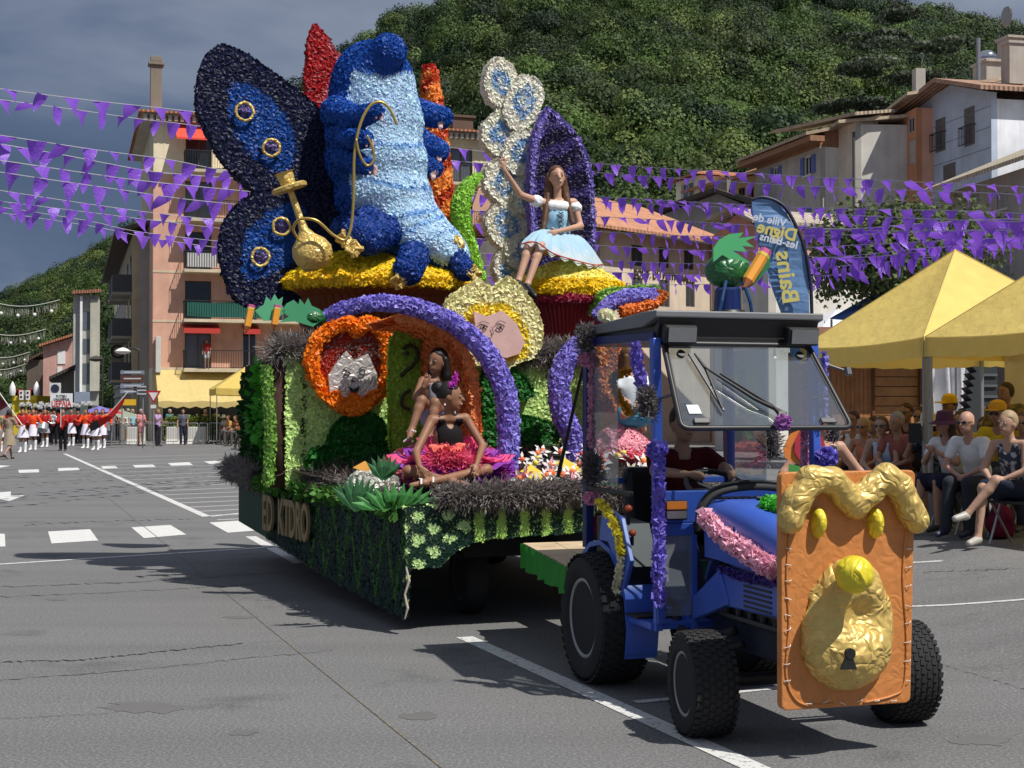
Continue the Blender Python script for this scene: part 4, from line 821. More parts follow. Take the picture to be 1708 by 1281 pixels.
edge([(Q(860, 590, WY).x, WY, wt + .03), (Q(930, 590, WY).x, WY, wt + .06), (WX1 + .05, WY, wt + .04)], .11, 2000, 10, 'lavender_edging', .17)
edge([(WX0 + .9, WY + .25, wt + .02), (Q(880, 590, WY).x, WY + .25, wt + .02)], .12, 2000, 14, 'lavender_edging', .17)
# ---- green topiary relief on the wall
def petal_thing(name, label, cat, v, f, colf, base, space=.036, size=.04, lift=.5, group=None, **k):
    T_ = Thing(name, label, cat, base, VF, group=group); o = build(k.pop('part', 'body'), tufts(v, f, colf, space, size, lift, **k), PETAL, T_); return T_
def petal_single(name, label, cat, geo, base, m=None, group=None):
    o = build(name, geo, m or PETAL, None, base, VF); return tagged(o, label, cat, group)
for nm, polys, yl in (('dark green topiary relief below the orange flower', [[(548, 742), (560, 712), (590, 690), (625, 694), (650, 722), (648, 745)], [(515, 790), (520, 758), (560, 744), (640, 748), (640, 795)]], 4.66), ('dark green topiary relief right of the purple arch', [[(806, 690), (812, 620), (860, 618), (888, 655), (860, 668)], [(806, 740), (810, 696), (870, 694), (925, 712), (920, 740)]], 4.66)):
    gs = []
    for i, p in enumerate(polys): v, f = slab(p, yl - .04 * i, .14); gs.append(tufts(v, f, const((.014, .14, .016)), .04, .05, .6, 3, .8, amt=.45))
    petal_single('topiary_relief', nm, 'topiary', join(gs), (Q(polys[0][0][0], 760, yl).x, yl, 1.0))

# ---- mushrooms
def mushroom(label, cx, cy, r, zr, ztop, zb, rst, capc, ribc, stemc, zs, wav=.03, group='giant mushrooms'):
    T_ = Thing('giant_mushroom', label, 'mushroom', (cx, cy, zb), VF, group=group)
    prof = [(r * .90, zr - .05), (r * .985, zr - .03), (r, zr + .03), (r * .95, zr + .10)] + [(r * (1 - t) * .93 + .01, zr + .10 + (ztop - zr - .10) * math.sin(t * math.pi / 2)) for t in (.2, .45, .7, 1)]
    g = MB(); g.lathe(prof, (cx, cy, 0), 56, amp=lambda a, t: wav * math.sin(a * 5 + 1) * (1 - t) + wav * .6 * math.sin(a * 11)); v, f = g.np()
    build('cap', tufts(v, f, capc, .038, .046, .55, 3, .8, amt=.14), PETAL, T_)
    n = 132; vs = []
    for (rr, z) in ((r * .92, zr - .05), (r * .80, zr - .12), (rst * 1.5, zr - .24), (rst, zb if zs is None else zs)):
        for i in range(n): a = 2 * math.pi * i / n; q = rr * (1 + (.035 if i % 2 else -.02)) * (1 + (wav * math.sin(a * 5 + 1) if rr > r * .7 else 0)); vs.append((cx + q * math.cos(a), cy + q * math.sin(a), z))
    g = MB(); g.add(vs, [(j * n + i, j * n + (i + 1) % n, (j + 1) * n + (i + 1) % n, (j + 1) * n + i) for j in range(3) for i in range(n)]); build('gills', g, mat(ribc, .6, 'cloth'), T_)
    g = MB(); g.lathe([(rst * .98, zb)] + [(rst * .9, zb + (zr - .2 - zb) * t) for t in (.3, .6, 1)], (cx, cy, 0), 48, amp=lambda a, t: .03 * math.sin(a * 14)); build('stem', g, mat(stemc, .5, 'cloth'), T_, smooth=True); return T_
c = Q(628, 470, 6.2); MLx = c.x; MLt = Q(628, 412, 6.2).z; MLr = (Q(800, 470, 6.2).x - Q(462, 470, 6.2).x) / 2
mushroom('wide yellow topped mushroom with orange brown gills carrying the blue caterpillar', c.x, 6.2, MLr, Q(628, 478, 6.2 - MLr * .3).z, MLt, wt, .55, lambda p, n: np.where((p[:, 2] > MLt - .35)[:, None], YEL, (.9, .62, .02)), (.22, .055, .012), DRED, None)
c = Q(948, 470, 6.0); MRx = c.x; MRt = Q(948, 436, 6.0).z; MRz = Q(948, 486, 5.6).z
mushroom('smaller yellow mushroom with dark red ribbed stem carrying the seated woman', c.x, 6.0, .62, MRz, MRt, wt, .29, lambda p, n: np.where((p[:, 2] > MRz + .12)[:, None], (.93, .80, .16), (.88, .60, .01)), (.30, .02, .03), DRED, None)
g = MB(); g.tube([(MRx + .57 * math.cos(a), 6.0 + .57 * math.sin(a), MRz - .08) for a in np.linspace(0, 6.28, 40)[:-1]], .05, 8, closed=True); v, f = g.np()
petal_single('mushroom_fringe', 'dark pink petal fringe under the cap of the smaller yellow mushroom', 'fringe', tufts(v, f, const((.38, .03, .07)), .03, .04), (MRx, 6, MRz))

# ---- blue winged caterpillar (plain, without a face)
T = Thing('caterpillar_sculpture', 'large blue and pale blue caterpillar figure with butterfly wings sitting upright on the yellow mushroom', 'sculpture', (MLx, 6.0, MLt), VF)
CY = 5.85
def E(x, y, rx, rz, ry=None, yl=CY, m=None): c = Q(x, y, yl); k = (Q(x + 100, y, yl).x - c.x) / 100; return ell((c.x, yl, c.z), (rx * k, (ry or rx) * k, rz * k), m)
def K(a, b, ra, rb, ya=CY, yb=CY): p, q = Q(*a, ya), Q(*b, yb); k = (Q(600, 300, CY).x - Q(500, 300, CY).x) / 100; return rcone(p, q, ra * k, rb * k)
bp = [E(622, 150, 68, 78, 64), E(624, 205, 80, 72, 66), E(628, 268, 82, 62, 72), E(640, 330, 78, 56, 74), E(664, 378, 76, 50, 80), E(700, 408, 66, 42, 76, yl=5.75), E(735, 428, 44, 30, 60, yl=5.65), K((622, 120), (648, 86), 40, 28, 5.75, 5.5)]
v, f = nets(bp, .035, .10); LP = [(590, 118), (640, 128), (690, 118), (730, 200), (740, 330), (800, 430), (790, 452), (735, 440), (700, 412), (640, 402), (603, 372), (588, 330), (580, 250), (575, 180)]
def c_body(p, n):
    x, y = pxof(p); c = np.tile(BLUE, (len(p), 1)).astype(float); li = inpoly(x, y, LP) & (p[:, 1] < CY + .12); c[li] = LBLUE
    for y0, sl in ((232, .12), (298, .20), (352, .0), (388, -.25), (412, -.2)): c[li & (np.abs(y - y0 - (x - 640) * sl - 9 * np.sin((x - 580) / 45)) < 2.6)] = (.16, .38, .75)
    return c
build('body', tufts(v, f, c_body, .030, .040, .5, 3, .75, amt=.22), PETAL, T)
arms = [[K((562, 188), (590, 198), 26, 19, 5.6, 5.35), K((590, 198), (626, 186), 19, 13, 5.35, 5.1)], [K((566, 230), (608, 232), 22, 13, 5.55, 5.1)], [K((572, 262), (612, 278), 22, 12, 5.55, 5.1)],
        [K((692, 186), (738, 196), 22, 17)], [K((698, 235), (732, 252), 22, 17)], [K((698, 268), (724, 280), 20, 15)]]
hands = [(628, 186, 1, 5.08), (612, 233, 1, 5.08), (618, 278, 1, 5.08), (736, 202, -1, 5.8), (734, 257, -1, 5.8), (724, 286, -1, 5.8)]
for a, (hx, hy, s, yl) in zip(arms, hands):
    v, f = nets(a, .025, .04); ar = build('arm', tufts(v, f, const(BLUE), .030, .038, .5), PETAL, T)
    hp = [E(hx, hy, 8, 7, 6, yl)] + [K((hx + s * 4, hy - 3 + i * 3), (hx + s * (15 - abs(i - 1.2) * 2.5) * .75 + (0 if s > 0 else 6), hy + 1 + i * 4.5), 2.6, 1.8, yl, yl - .03) for i in range(4)] + [K((hx, hy + 3), (hx - s * 1, hy + 11), 2.6, 2, yl, yl - .04)]
    v, f = nets(hp, .010, .01); build('hand', (v, f), SKIN((.62, .40, .38)), ar, smooth=True)
legs = [[K((612, 372), (588, 388), 26, 22, 5.4, 5.3), K((640, 388), (612, 400), 28, 24, 5.4, 5.25)], [K((690, 428), (680, 452), 24, 22, 5.25, 5.1)], [K((756, 425), (776, 452), 18, 16, 5.4, 5.25)], [K((585, 370), (568, 378), 14, 14, 5.5, 5.4)]]
for a in legs: v, f = nets(a, .03, .05); build('foot', tufts(v, f, const((.010, .055, .30)), .032, .04, .5), PETAL, T)
for x, y, yl in ((665, 468, 5.05), (590, 415, 5.1), (575, 398, 5.2), (790, 456, 5.2), (762, 408, 5.35)):
    c = Q(x, y, yl); g = MB(); rg_ = random.Random(x)
    for i in range(7):
        a = i * .9; g.box(c + Vector((math.cos(a) * .045, rg_.uniform(-.03, .03), math.sin(a) * .045)), (.09, .035, .05), rotm(rg_.uniform(-1, 1), a, rg_.uniform(-1, 1)))
    build('gold_bow', g, GOLD, T, bevel=.006)
WU = [(372, 70), (350, 84), (336, 115), (330, 165), (342, 205), (372, 262), (412, 305), (440, 322), (500, 360), (560, 360), (560, 220), (535, 182), (500, 150), (450, 112), (405, 82)]
WL = [(432, 318), (398, 340), (375, 372), (369, 415), (378, 462), (398, 500), (440, 512), (490, 500), (560, 470), (570, 340), (500, 318)]
IU = [(385, 138), (408, 138), (450, 163), (478, 195), (492, 232), (493, 268), (474, 290), (448, 280), (420, 262), (396, 230), (382, 190)]; IL = [(408, 395), (402, 440), (410, 468), (445, 458), (485, 440), (512, 405), (510, 350), (490, 335), (450, 352), (425, 370)]
MED = [(409, 184, 15), (454, 245, 14), (471, 377, 14.5), (435, 428, 14.5)]
def c_wing(p, n):
    x, y = pxof(p); c = np.tile(NAVY, (len(p), 1)).astype(float); c[inpoly(x, y, IU) | inpoly(x, y, IL)] = (.006, .07, .34)
    for a, b, r_ in MED: c[(x - a) ** 2 + (y - b) ** 2 < (r_ * .78) ** 2] = (.22, .16, .42)
    return c
for nm, pl, yl, meds in (('wing', WU, 6.1, MED[:2]), ('wing', WL, 5.95, MED[2:])):
    v, f = slab(pl, yl, .2, .06); w = build(nm, tufts(v, f, c_wing, .036, .042, .55, 3, .75, amt=.3), PETAL, T)
    for a, b, r_ in meds:
        ctr = Q(a, b, yl - .06); k = (Q(a + 100, b, yl - .06).x - ctr.x) / 100; g = MB(); z0 = min(Q(*q, yl).z for q in pl); dy = (ctr.z - z0) * .06; rgm = random.Random(a)
        g.tube([ctr + Vector((math.cos(t) * r_ * k * rgm.uniform(.93, 1.08), dy, math.sin(t) * r_ * k * rgm.uniform(.93, 1.1))) for t in np.linspace(0, 6.28, 13)[:-1]], .016, 6, closed=True); build('gold_ring', g, GOLD, w, smooth=True)
# ---- gold vase with its pipe
T = Thing('golden_vase', 'tall dented golden vase with cup top leaning in front of the lower blue wing', 'vase', Q(520, 440, 5.2), VF)
a, b = Q(521, 424, 5.2), Q(474, 288, 5.2); ax = (b - a).normalized(); m_ = Vector((0, 0, 1)).rotation_difference(ax).to_matrix(); L_ = (b - a).length; k = L_ / 144
g = MB(); g.lathe([(.01, -.16), (.12, -.14), (.18, -.05), (.19, .03), (.16, .11), (.09, .18), (.045, .25), (.035, .32), (.03, .60), (.03, .66)], a, 20, m_, lambda an, t: .05 * math.sin(an * 3 + t * 9)); build('bottle', g, GOLD, T, smooth=True)
g = MB(); g.lathe([(.02, .63), (.17, .635), (.175, .665), (.16, .68), (.02, .67)], a, 28, m_, lambda an, t: .04 * math.sin(an * 4)); build('saucer', g, GOLD, T, smooth=30)
g = MB(); g.lathe([(.05, .66), (.07, .68), (.082, .80), (.10, L_), (.09, L_), (.075, .8), (.05, .70)], a, 24, m_); build('cup', g, GOLD, T, smooth=30)
g = MB(); pth = [Q(x, y, yl) for x, y, yl in ((498, 400, 5.15), (489, 382, 5.05), (500, 366, 4.98), (528, 368, 4.95), (556, 392, 4.95), (576, 400, 4.95), (586, 375, 4.95), (590, 320, 4.95), (591, 260, 4.95), (600, 210, 4.95), (616, 178, 4.95), (634, 170, 4.95), (650, 182, 4.95), (662, 208, 4.95))]
g.tube(smooth_path(pth, 8), .014, 8); g.tube(smooth_path([Q(x, y, 4.93) for x, y in ((594, 232), (600, 258), (612, 276), (623, 268), (622, 248), (612, 226))], 8), .012, 8); build('pipe', g, mat((.50, .36, .10), .3, metal=.6), T, smooth=True)
# ---- plants standing on the upper deck
v, f = slab([(526, 38), (518, 60), (514, 100), (512, 140), (520, 190), (570, 190), (600, 150), (571, 100), (548, 62)], 6.9, .14, .05)
petal_single('red_leaf', 'pointed dark red petal leaf with a faint pale stripe behind the blue caterpillar', 'leaf', tufts(v, f, lambda p, n: np.where((np.abs(pxof(p)[0] - 552 - 12 * np.sin((pxof(p)[1] - 70) / 22)) < 4)[:, None], (.55, .12, .14), (.42, .008, .012)), .036, .045), (Q(540, 190, 6.9).x, 6.9, wt))
p = [Q(x, y, 6.8) for x, y in ((716, 112), (719, 150), (724, 200), (728, 260), (732, 330), (738, 440), (742, 560))]; k = (Q(800, 300, 6.8).x - Q(700, 300, 6.8).x) / 100
g = MB(); g.tube(smooth_path(p, 5), [.055 + .13 * (i / 30) ** .7 for i in range(31)], 14); v, f = g.np()
petal_single('orange_horn', 'tall tapering orange and rust striped petal horn with red tip, right of the caterpillar', 'horn', tufts(v, f, lambda p, n: np.where((pxof(p)[1] < 118)[:, None], (.55, .01, .01), np.where((np.sin(pxof(p)[1] / 8.5 + pxof(p)[0] / 9.) > .35)[:, None], (.58, .06, .01), (.92, .32, .06))), .04, .055, .55), (Q(730, 560, 6.8).x, 6.8, wt))
for wsgn, pts_, lab, yl in ((0, [(800, 293), (780, 312), (768, 345), (772, 385), (784, 430), (795, 470)], 'curling lime green petal leaf between the orange horn and the white pads', 6.4),):
    g = MB(); sp = smooth_path([Q(x, y, yl) for x, y in pts_], 6); g.tube(sp, [.025 + .075 * min(1, i / 10) for i in range(len(sp))], 12, flat=.6); v, f = g.np()
    petal_single('curled_leaf', lab, 'leaf', tufts(v, f, const((.34, .68, .08)), .032, .045, .5), (Q(795, 470, yl).x, yl, wt))
T = Thing('pad_plant', 'chain of cream white petal pads with blue centres rising beside the purple chair', 'sculpture', (Q(850, 560, 6.9).x, 6.9, wt), VF)
pads = [(837, 139, 23, 37, -8), (873, 171, 27, 41, 18), (837, 223, 28, 32, -10), (872, 252, 27, 34, 20), (842, 302, 29, 34, -15), (882, 325, 24, 32, 10), (846, 374, 30, 35, -10), (874, 420, 26, 28, 25), (850, 448, 22, 28, -10), (868, 490, 24, 34, 8)]
for i, (x, y, rx, ry, an) in enumerate(pads):
    rx, ry = rx * 1.1, ry * 1.1; ca, sa = math.cos(R(an)), math.sin(R(an)); rp = random.Random(i + 3); pl = [(x + rx * math.cos(t) * ca - ry * math.sin(t) * sa, y + rx * math.cos(t) * sa + ry * math.sin(t) * ca) for t in np.linspace(0, 6.28, 13)[:-1]]; pl = [(x + (a - x) * rp.uniform(.94, 1.07), y + (b - y) * rp.uniform(.94, 1.07)) for a, b in pl]
    yl = 6.9 - .05 * (i % 2); v, f = slab(pl, yl, .16)
    def c_pad(p, n, x=x, y=y, rx=rx, ry=ry, ca=ca, sa=sa, i=i):
        a, b = pxof(p); a, b = a - x, b - y; u = (a * ca + b * sa) / rx; w_ = (-a * sa + b * ca) / ry; d = np.hypot(u, w_); th = np.arctan2(w_, u); s = (d < .66) & (p[:, 1] < 6.92)
        c = np.tile(WCR, (len(p), 1)).astype(float); q = s & ((np.abs(d - .42 - .1 * np.sin(th * 2 + i)) < .13) | (np.sin(a * .45 + b * .3 + i) > .55)); c[q] = (.22, .40, .66); return c
    build('pad', tufts(v, f, c_pad, .034, .045, .6, 3, .8, amt=.16), PETAL, T)
g = MB(); g.tube([Q(856, y, 7.0) for y in (140, 230, 330, 430, 520)] + [(Q(856, 560, 7).x, 7.0, wt)], .03, 8); build('stalk', g, mat((.6, .55, .3), .8), T)
v, f = slab([(916, 178), (918, 178), (904, 203), (893, 240), (888, 300), (890, 400), (900, 470), (985, 470), (992, 400), (992, 330), (984, 268), (966, 226), (940, 196), (920, 179)], 6.55, .14, .04)
def c_chair(p, n):
    x, y = pxof(p); s = np.sin((y + (x - 940) * .45) / 7.2 - 1.0); c = np.tile(DPUR, (len(p), 1)).astype(float); c[s > .25] = (.045, .03, .17); ed = ~inpoly(x, y, [(917, 188), (899, 236), (893, 300), (894, 480), (984, 480), (988, 400), (986, 320), (977, 268), (957, 224)]) | (p[:, 1] > 6.62 + (p[:, 2] - 2.6) * .04)
    c[ed] = (.26, .21, .62); return c
petal_single('leaf_chair_back', 'tall pointed purple chair back with diagonal dark stripes and lilac edge behind the woman', 'chair back', tufts(v, f, c_chair, .032, .042, .6, 3, .75, amt=.25), (Q(940, 470, 6.55).x, 6.55, wt))

# ---- flowers on the wall
def face_lines(T, parent, segs, yl, r=.006, col=BLACK):
    g = MB()
    for s in segs: g.tube(smooth_path([Q(x, y, yl) for x, y in s], 5), r, 5)
    return build('drawn_features', g, col, parent)
T = Thing('orange_flower', 'orange petal flower with red hollow and silver smiling mask on the lime wall', 'flower', (Q(590, 690, 4.55).x, 4.55, 1.4), VF)
OUT = [(512, 600), (522, 570), (545, 546), (572, 534), (588, 536), (597, 546), (608, 536), (625, 536), (642, 552), (650, 585), (651, 625), (640, 652), (618, 672), (592, 688), (566, 680), (548, 658), (522, 634)]
v, f = slab(OUT, 4.70, .1); build('hollow', tufts(v, f, const((.50, .03, .01)), .036, .042, .5), PETAL, T)
g = MB(); g.tube(smooth_path([Q(588 + (x - 588) * .93, 612 + (y - 612) * .93, 4.66) for x, y in OUT + OUT[:1]], 4)[:-1], .05, 10, closed=True); v, f = g.np()
build('petal_rim', tufts(v, f, const(ORG), .034, .050, .6, 3, .8, amt=.25), PETAL, T)
v, f = slab([(578, 585), (591, 600), (614, 590), (630, 626), (629, 652), (613, 668), (594, 673), (566, 668), (550, 654), (548, 626), (562, 604)], 4.58, .05, curve=False); mk = build('mask', (v, f), mat((.62, .58, .55), .3, 'foil', .6, .4, st=.5), T)
face_lines(T, mk, [[(572, 617), (578, 613), (586, 617)], [(598, 617), (605, 612), (612, 614)], [(574, 623), (579, 620), (584, 623), (579, 626), (574, 623)], [(599, 622), (604, 619), (609, 622), (604, 626), (599, 622)], [(590, 628), (587, 635), (592, 637)], [(580, 645), (590, 649), (600, 645)], [(582, 646), (588, 656), (594, 656), (599, 646)]], 4.565, .005)
g = MB(); g.poly([Q(x, y, 4.57) for x, y in ((582, 647), (590, 651), (598, 647), (593, 656), (587, 656))]); build('mouth', g, BLACK, mk)
v, f = slab([(532, 655), (548, 662), (560, 655), (575, 668), (590, 658), (605, 668), (620, 656), (632, 655), (615, 676), (592, 690), (565, 682)], 4.52, .08); build('lower_petals', tufts(v, f, const(ORG), .034, .05, .6), PETAL, T)
T = Thing('cream_flower', 'cream and yellow petal flower with drawn face on pink card, above the purple arch', 'flower', (Q(825, 600, 4.62).x, 4.62, 1.9), VF)
v, f = slab([(742, 518), (752, 500), (775, 482), (790, 474), (800, 467), (812, 479), (826, 482), (838, 470), (848, 463), (862, 475), (881, 497), (896, 520), (903, 548), (901, 574), (888, 594), (840, 612), (790, 606), (755, 565)], 4.62, .12, curve=False)
YI = [(772, 520), (795, 503), (820, 507), (842, 500), (868, 528), (886, 565), (878, 592), (850, 605), (800, 600), (775, 560)]
build('petals', tufts(v, f, lambda p, n: np.where(inpoly(*pxof(p), YI)[:, None], (.92, .72, .04), CRM), .036, .05, .6, 3, .8, amt=.14), PETAL, T)
v, f = slab([(790, 519), (812, 528), (838, 518), (862, 540), (876, 572), (866, 590), (845, 597), (815, 590), (795, 560)], 4.54, .04, curve=False); mk = build('face_card', (v, f), mat((.60, .40, .37), .6, 'cloth'), T)
face_lines(T, mk, [[(798, 540), (806, 536), (816, 540)], [(826, 541), (834, 535), (844, 539)], [(800, 546), (806, 542), (813, 545), (807, 549), (800, 546)], [(828, 546), (834, 542), (841, 545), (835, 549), (828, 546)], [(820, 545), (823, 556), (818, 560)]], 4.525, .0035)
for x, y in ((807, 545.5), (835, 545.5)):
    c = Q(x, y, 4.53); g = MB(); g.sph(c, (.012, .006, .014), 8); build('pupil', g, BLACK, mk)
# ---- arch alcove with the pink mushroom seat
T = Thing('arch_alcove', 'purple, orange and green petal arch sheltering the two seated girls', 'arch', (Q(740, 770, 4.0).x, 4.0, 1.05), VF)
v, f = slab([(652, 745), (650, 600), (658, 560), (678, 543), (712, 545), (722, 600), (722, 745)], 4.25, .08)
SW = [[(672, 582), (683, 576), (694, 583), (696, 598), (688, 610), (676, 620), (668, 628)], [(682, 592), (678, 590), (677, 586)], [(690, 552), (698, 562), (706, 568)], [(685, 650), (672, 660), (670, 676), (684, 684)]]
v2, f2 = slab([(705, 560), (735, 550), (768, 578), (790, 620), (797, 680), (796, 748), (715, 748)], 4.2, .08); build('orange_back', tufts(v2, f2, const((.86, .30, .09)), .036, .04, .4, amt=.2), PETAL, T)
build('green_back', tufts(v, f, const((.30, .52, .05)), .036, .042, .4), PETAL, T)
g = MB()
for s in SW: g.tube(smooth_path([Q(x, y, 4.2) for x, y in s], 5), .018, 6)
build('swirls', g, mat((.03, .03, .012), .7), T)
ed = [(655, 529), (690, 527), (725, 536), (762, 560), (784, 595), (797, 640), (800, 690), (797, 750)]
fa = smooth_path([Q(x, y, 3.55) for x, y in ed], 4); ba = smooth_path([Q(x - 40, y + 12, 4.3) for x, y in ed], 4); n = len(fa); off = Vector((.0, 0, .0)); g = MB()
inn = [p + (Vector((Q(720, 660, 3.6).x, p.y, 1.9)) - p).normalized() * .07 for p in fa]; inb = [p + (Vector((Q(700, 660, 4.3).x, p.y, 1.9)) - p).normalized() * .07 for p in ba]
g.add(fa + ba + inb + inn, [(a * n + i, a * n + i + 1, ((a + 1) % 4) * n + i + 1, ((a + 1) % 4) * n + i) for a in range(4) for i in range(n - 1)]); v, f = g.np()
build('orange_shell', tufts(v, f, const((.86, .30, .09)), .036, .045, .4, amt=.2), PETAL, T)
g = MB(); sp = smooth_path([Q(x, y, yl) for x, y, yl in ((547, 524, 3.7), (580, 513, 3.6), (635, 505, 3.5), (690, 512, 3.5), (750, 536, 3.5), (798, 574, 3.5), (832, 625, 3.45), (848, 690, 3.4), (846, 780, 3.35))], 6)
g.tube(sp, [.032 + .046 * min(1, i / 34) ** .8 for i in range(len(sp))], 14); v, f = g.np(); build('purple_arm', tufts(v, f, const(PUR), .034, .048, .55, amt=.25), PETAL, T)
c = Q(745, 760, 3.75); SEATX = c.x; g = MB(); g.lathe([(.50, 1.02), (.60, 1.06), (.62, 1.14), (.56, 1.22), (.42, 1.30), (.25, 1.36), (.02, 1.38)], (c.x, 3.75, 0), 40, amp=lambda a, t: .02 * math.sin(a * 6)); v, f = g.np()
petal_single('pink_cushion', 'wide pink petal mushroom cushion under the two girls in the alcove', 'seat', tufts(v, f, lambda p, n: np.where(((p[:, 2] * 14) % 1 > .5)[:, None], (.88, .30, .38), (.80, .14, .20)), .034, .045, .5), (c.x, 3.75, 1.02))
# second alcove, seen past and through the cab
T = Thing('second_arch', 'purple petal arch with orange horn beyond the cab side window', 'arch', (Q(960, 770, 4.2).x, 4.2, 1.2), VF)
g = MB(); sp = smooth_path([Q(x, y, 4.1) for x, y in ((975, 572), (945, 600), (932, 640), (938, 690), (955, 730), (958, 780))], 6); g.tube(sp, .085, 12); v, f = g.np(); build('purple_arm', tufts(v, f, const(PUR), .034, .048, .55, amt=.25), PETAL, T)
g = MB(); sp = smooth_path([Q(x, y, 4.2) for x, y in ((1003, 585), (1006, 640), (1018, 700), (1026, 750))], 6); g.tube(sp, [.03 + .004 * i for i in range(len(sp))], 10); v, f = g.np(); build('orange_horn', tufts(v, f, const((.86, .34, .10)), .036, .045), PETAL, T)
v, f = slab([(998, 572), (1060, 570), (1072, 640), (1060, 700), (1000, 690)], 4.5, .06); build('orange_back', tufts(v, f, const((.66, .2, .06)), .036, .04), PETAL, T)
v, f = slab([(1004, 620), (1020, 630), (1016, 740), (1000, 740)], 4.35, .06); build('green_strip', tufts(v, f, const((.2, .42, .05)), .036, .04), PETAL, T)
c = Q(1035, 730, 3.9); g = MB(); g.lathe([(.26, 1.30), (.30, 1.36), (.27, 1.46), (.16, 1.58), (.02, 1.66)], (c.x, 3.9, -.12), 30); v, f = g.np(); petal_single('pink_mushroom', 'small pink domed petal mushroom with two dark dots, seen through the cab side window', 'mushroom', tufts(v, f, lambda p, n: np.where((p[:, 2] < 1.3)[:, None], (.72, .09, .14), (.85, .38, .46)), .032, .04), (c.x, 3.9, 1.18))
v, f = slab([(1002, 522), (1006, 488), (1040, 480), (1092, 478), (1098, 488), (1060, 500), (1020, 512)], 5.2, .3)
T = Thing('curved_leaf', 'lime, violet and orange layered petal leaf showing above the cab roof edge', 'leaf', (Q(1040, 520, 5.2).x, 5.2, wt), VF)
build('lime_layer', tufts(v, f, const((.34, .62, .12)), .036, .045), PETAL, T)
g = MB(); sp = smooth_path([Q(x, y, 5.05) for x, y in ((996, 528), (1018, 506), (1050, 496), (1094, 497))], 6); g.tube(sp, [.05 + .002 * i for i in range(len(sp))], 12); v, f = g.np(); build('violet_layer', tufts(v, f, const(PUR), .034, .045), PETAL, T)
g = MB(); sp = smooth_path([Q(x, y, 5.0) for x, y in ((1036, 520), (1070, 512), (1098, 500), (1104, 488))], 6); g.tube(sp, .05, 10); v, f = g.np(); build('orange_layer', tufts(v, f, const((.8, .22, .04)), .036, .045), PETAL, T)
# ---- little paper flowers in the bed
def daisy_proto(pc, cc, r):
    g = MB(); k = 5
    for i in range(k):
        a = i * 2 * math.pi / k; d = Vector((math.cos(a), math.sin(a), 0)); s = Vector((-math.sin(a), math.cos(a), 0)); g.add([d * r * .15, d * r * .6 + s * r * .22 + Vector((0, 0, r * .25)), d * r * 1.1 + Vector((0, 0, r * .3)), d * r * .6 - s * r * .22 + Vector((0, 0, r * .25))], [(0, 1, 2, 3)])
    T_ = Thing('paper_flower', 'white paper flower', 'flower', (0, 0, 0), VF, 'paper flowers in the float bed'); build('petals', g, mat(pc, .6, 'thin', t=.2), T_)
    g = MB(); g.sph((0, 0, r * .22), r * .32, 10); build('centre', g, mat(cc, .5), T_, smooth=True); return T_
protos = [daisy_proto((.85, .85, .83), (.85, .18, .05), .085), daisy_proto((.85, .85, .83), (.75, .6, .05), .08), daisy_proto((.85, .5, .6), (.7, .05, .12), .075)]
cl = ['white petalled paper flower with an orange centre in the float flower bed', 'white petalled paper flower with a yellow centre in the float flower bed', 'pink petalled paper flower with a red centre in the float flower bed']
rg_ = random.Random(11); spots = []
for i in range(64):
    if i < 46: x, y = rg_.uniform(.05, 1.15), rg_.uniform(2.35, 4.1)
    elif i < 54: x, y = rg_.uniform(-1.05, -.75), rg_.uniform(2.5, 3.2)
    else: x, y = rg_.uniform(-.25, .05), rg_.uniform(2.3, 2.6)
    spots.append((x, y))
used = [False] * 3
for i, (x, y) in enumerate(spots):
    k = (0, 1, 0, 2, 1, 0)[i % 6]; pr = protos[k]
    if not used[k]: o = pr.o; used[k] = True
    else: o = copy_tree(pr.o)
    o['label'] = cl[k]; o.location = VF.w((x, y, bedz(x, y) + rg_.uniform(.05, .13))); o.rotation_euler = (R(rg_.uniform(25, 75)), R(rg_.uniform(-25, 25)), rg_.uniform(-1.0, 1.2)); s = rg_.uniform(.75, 1.15); o.scale = (s, s, s)
for i, (x, y, an) in enumerate(((Q(900, 790, 2.6).x, 2.6, .5), (Q(955, 760, 2.9).x, 2.9, -.9), (Q(622, 790, 3).x, 3.0, .2))):
    g = MB(); g.prism([(x - .16, y, bedz(x, y) + .16), (x + .14, y, bedz(x, y) + .02), (x + .17, y, bedz(x, y) + .06), (x - .06, y + .02, bedz(x, y) + .21)], (0, .02, 0)); petal_single('paper_leaf', ['yellow folded paper leaf among the white paper flowers', 'yellow folded paper strip near the cab among the paper flowers', 'orange yellow paper leaf left of the pink cushion'][i], 'paper leaf', g, (x, y, bedz(x, y)), mat((.8, .6, .06) if i < 2 else (.6, .28, .03), .6, 'cloth'))
v, f = slab([(590, 800), (600, 792), (655, 796), (662, 806), (655, 814), (596, 812)], 2.75, .1); petal_single('white_foam_edge', 'white puffy foam border beside the paper agaves', 'foam border', tufts(v, f, const((.82, .82, .76)), .03, .05, .6), (Q(625, 810, 2.75).x, 2.75, 1.0))
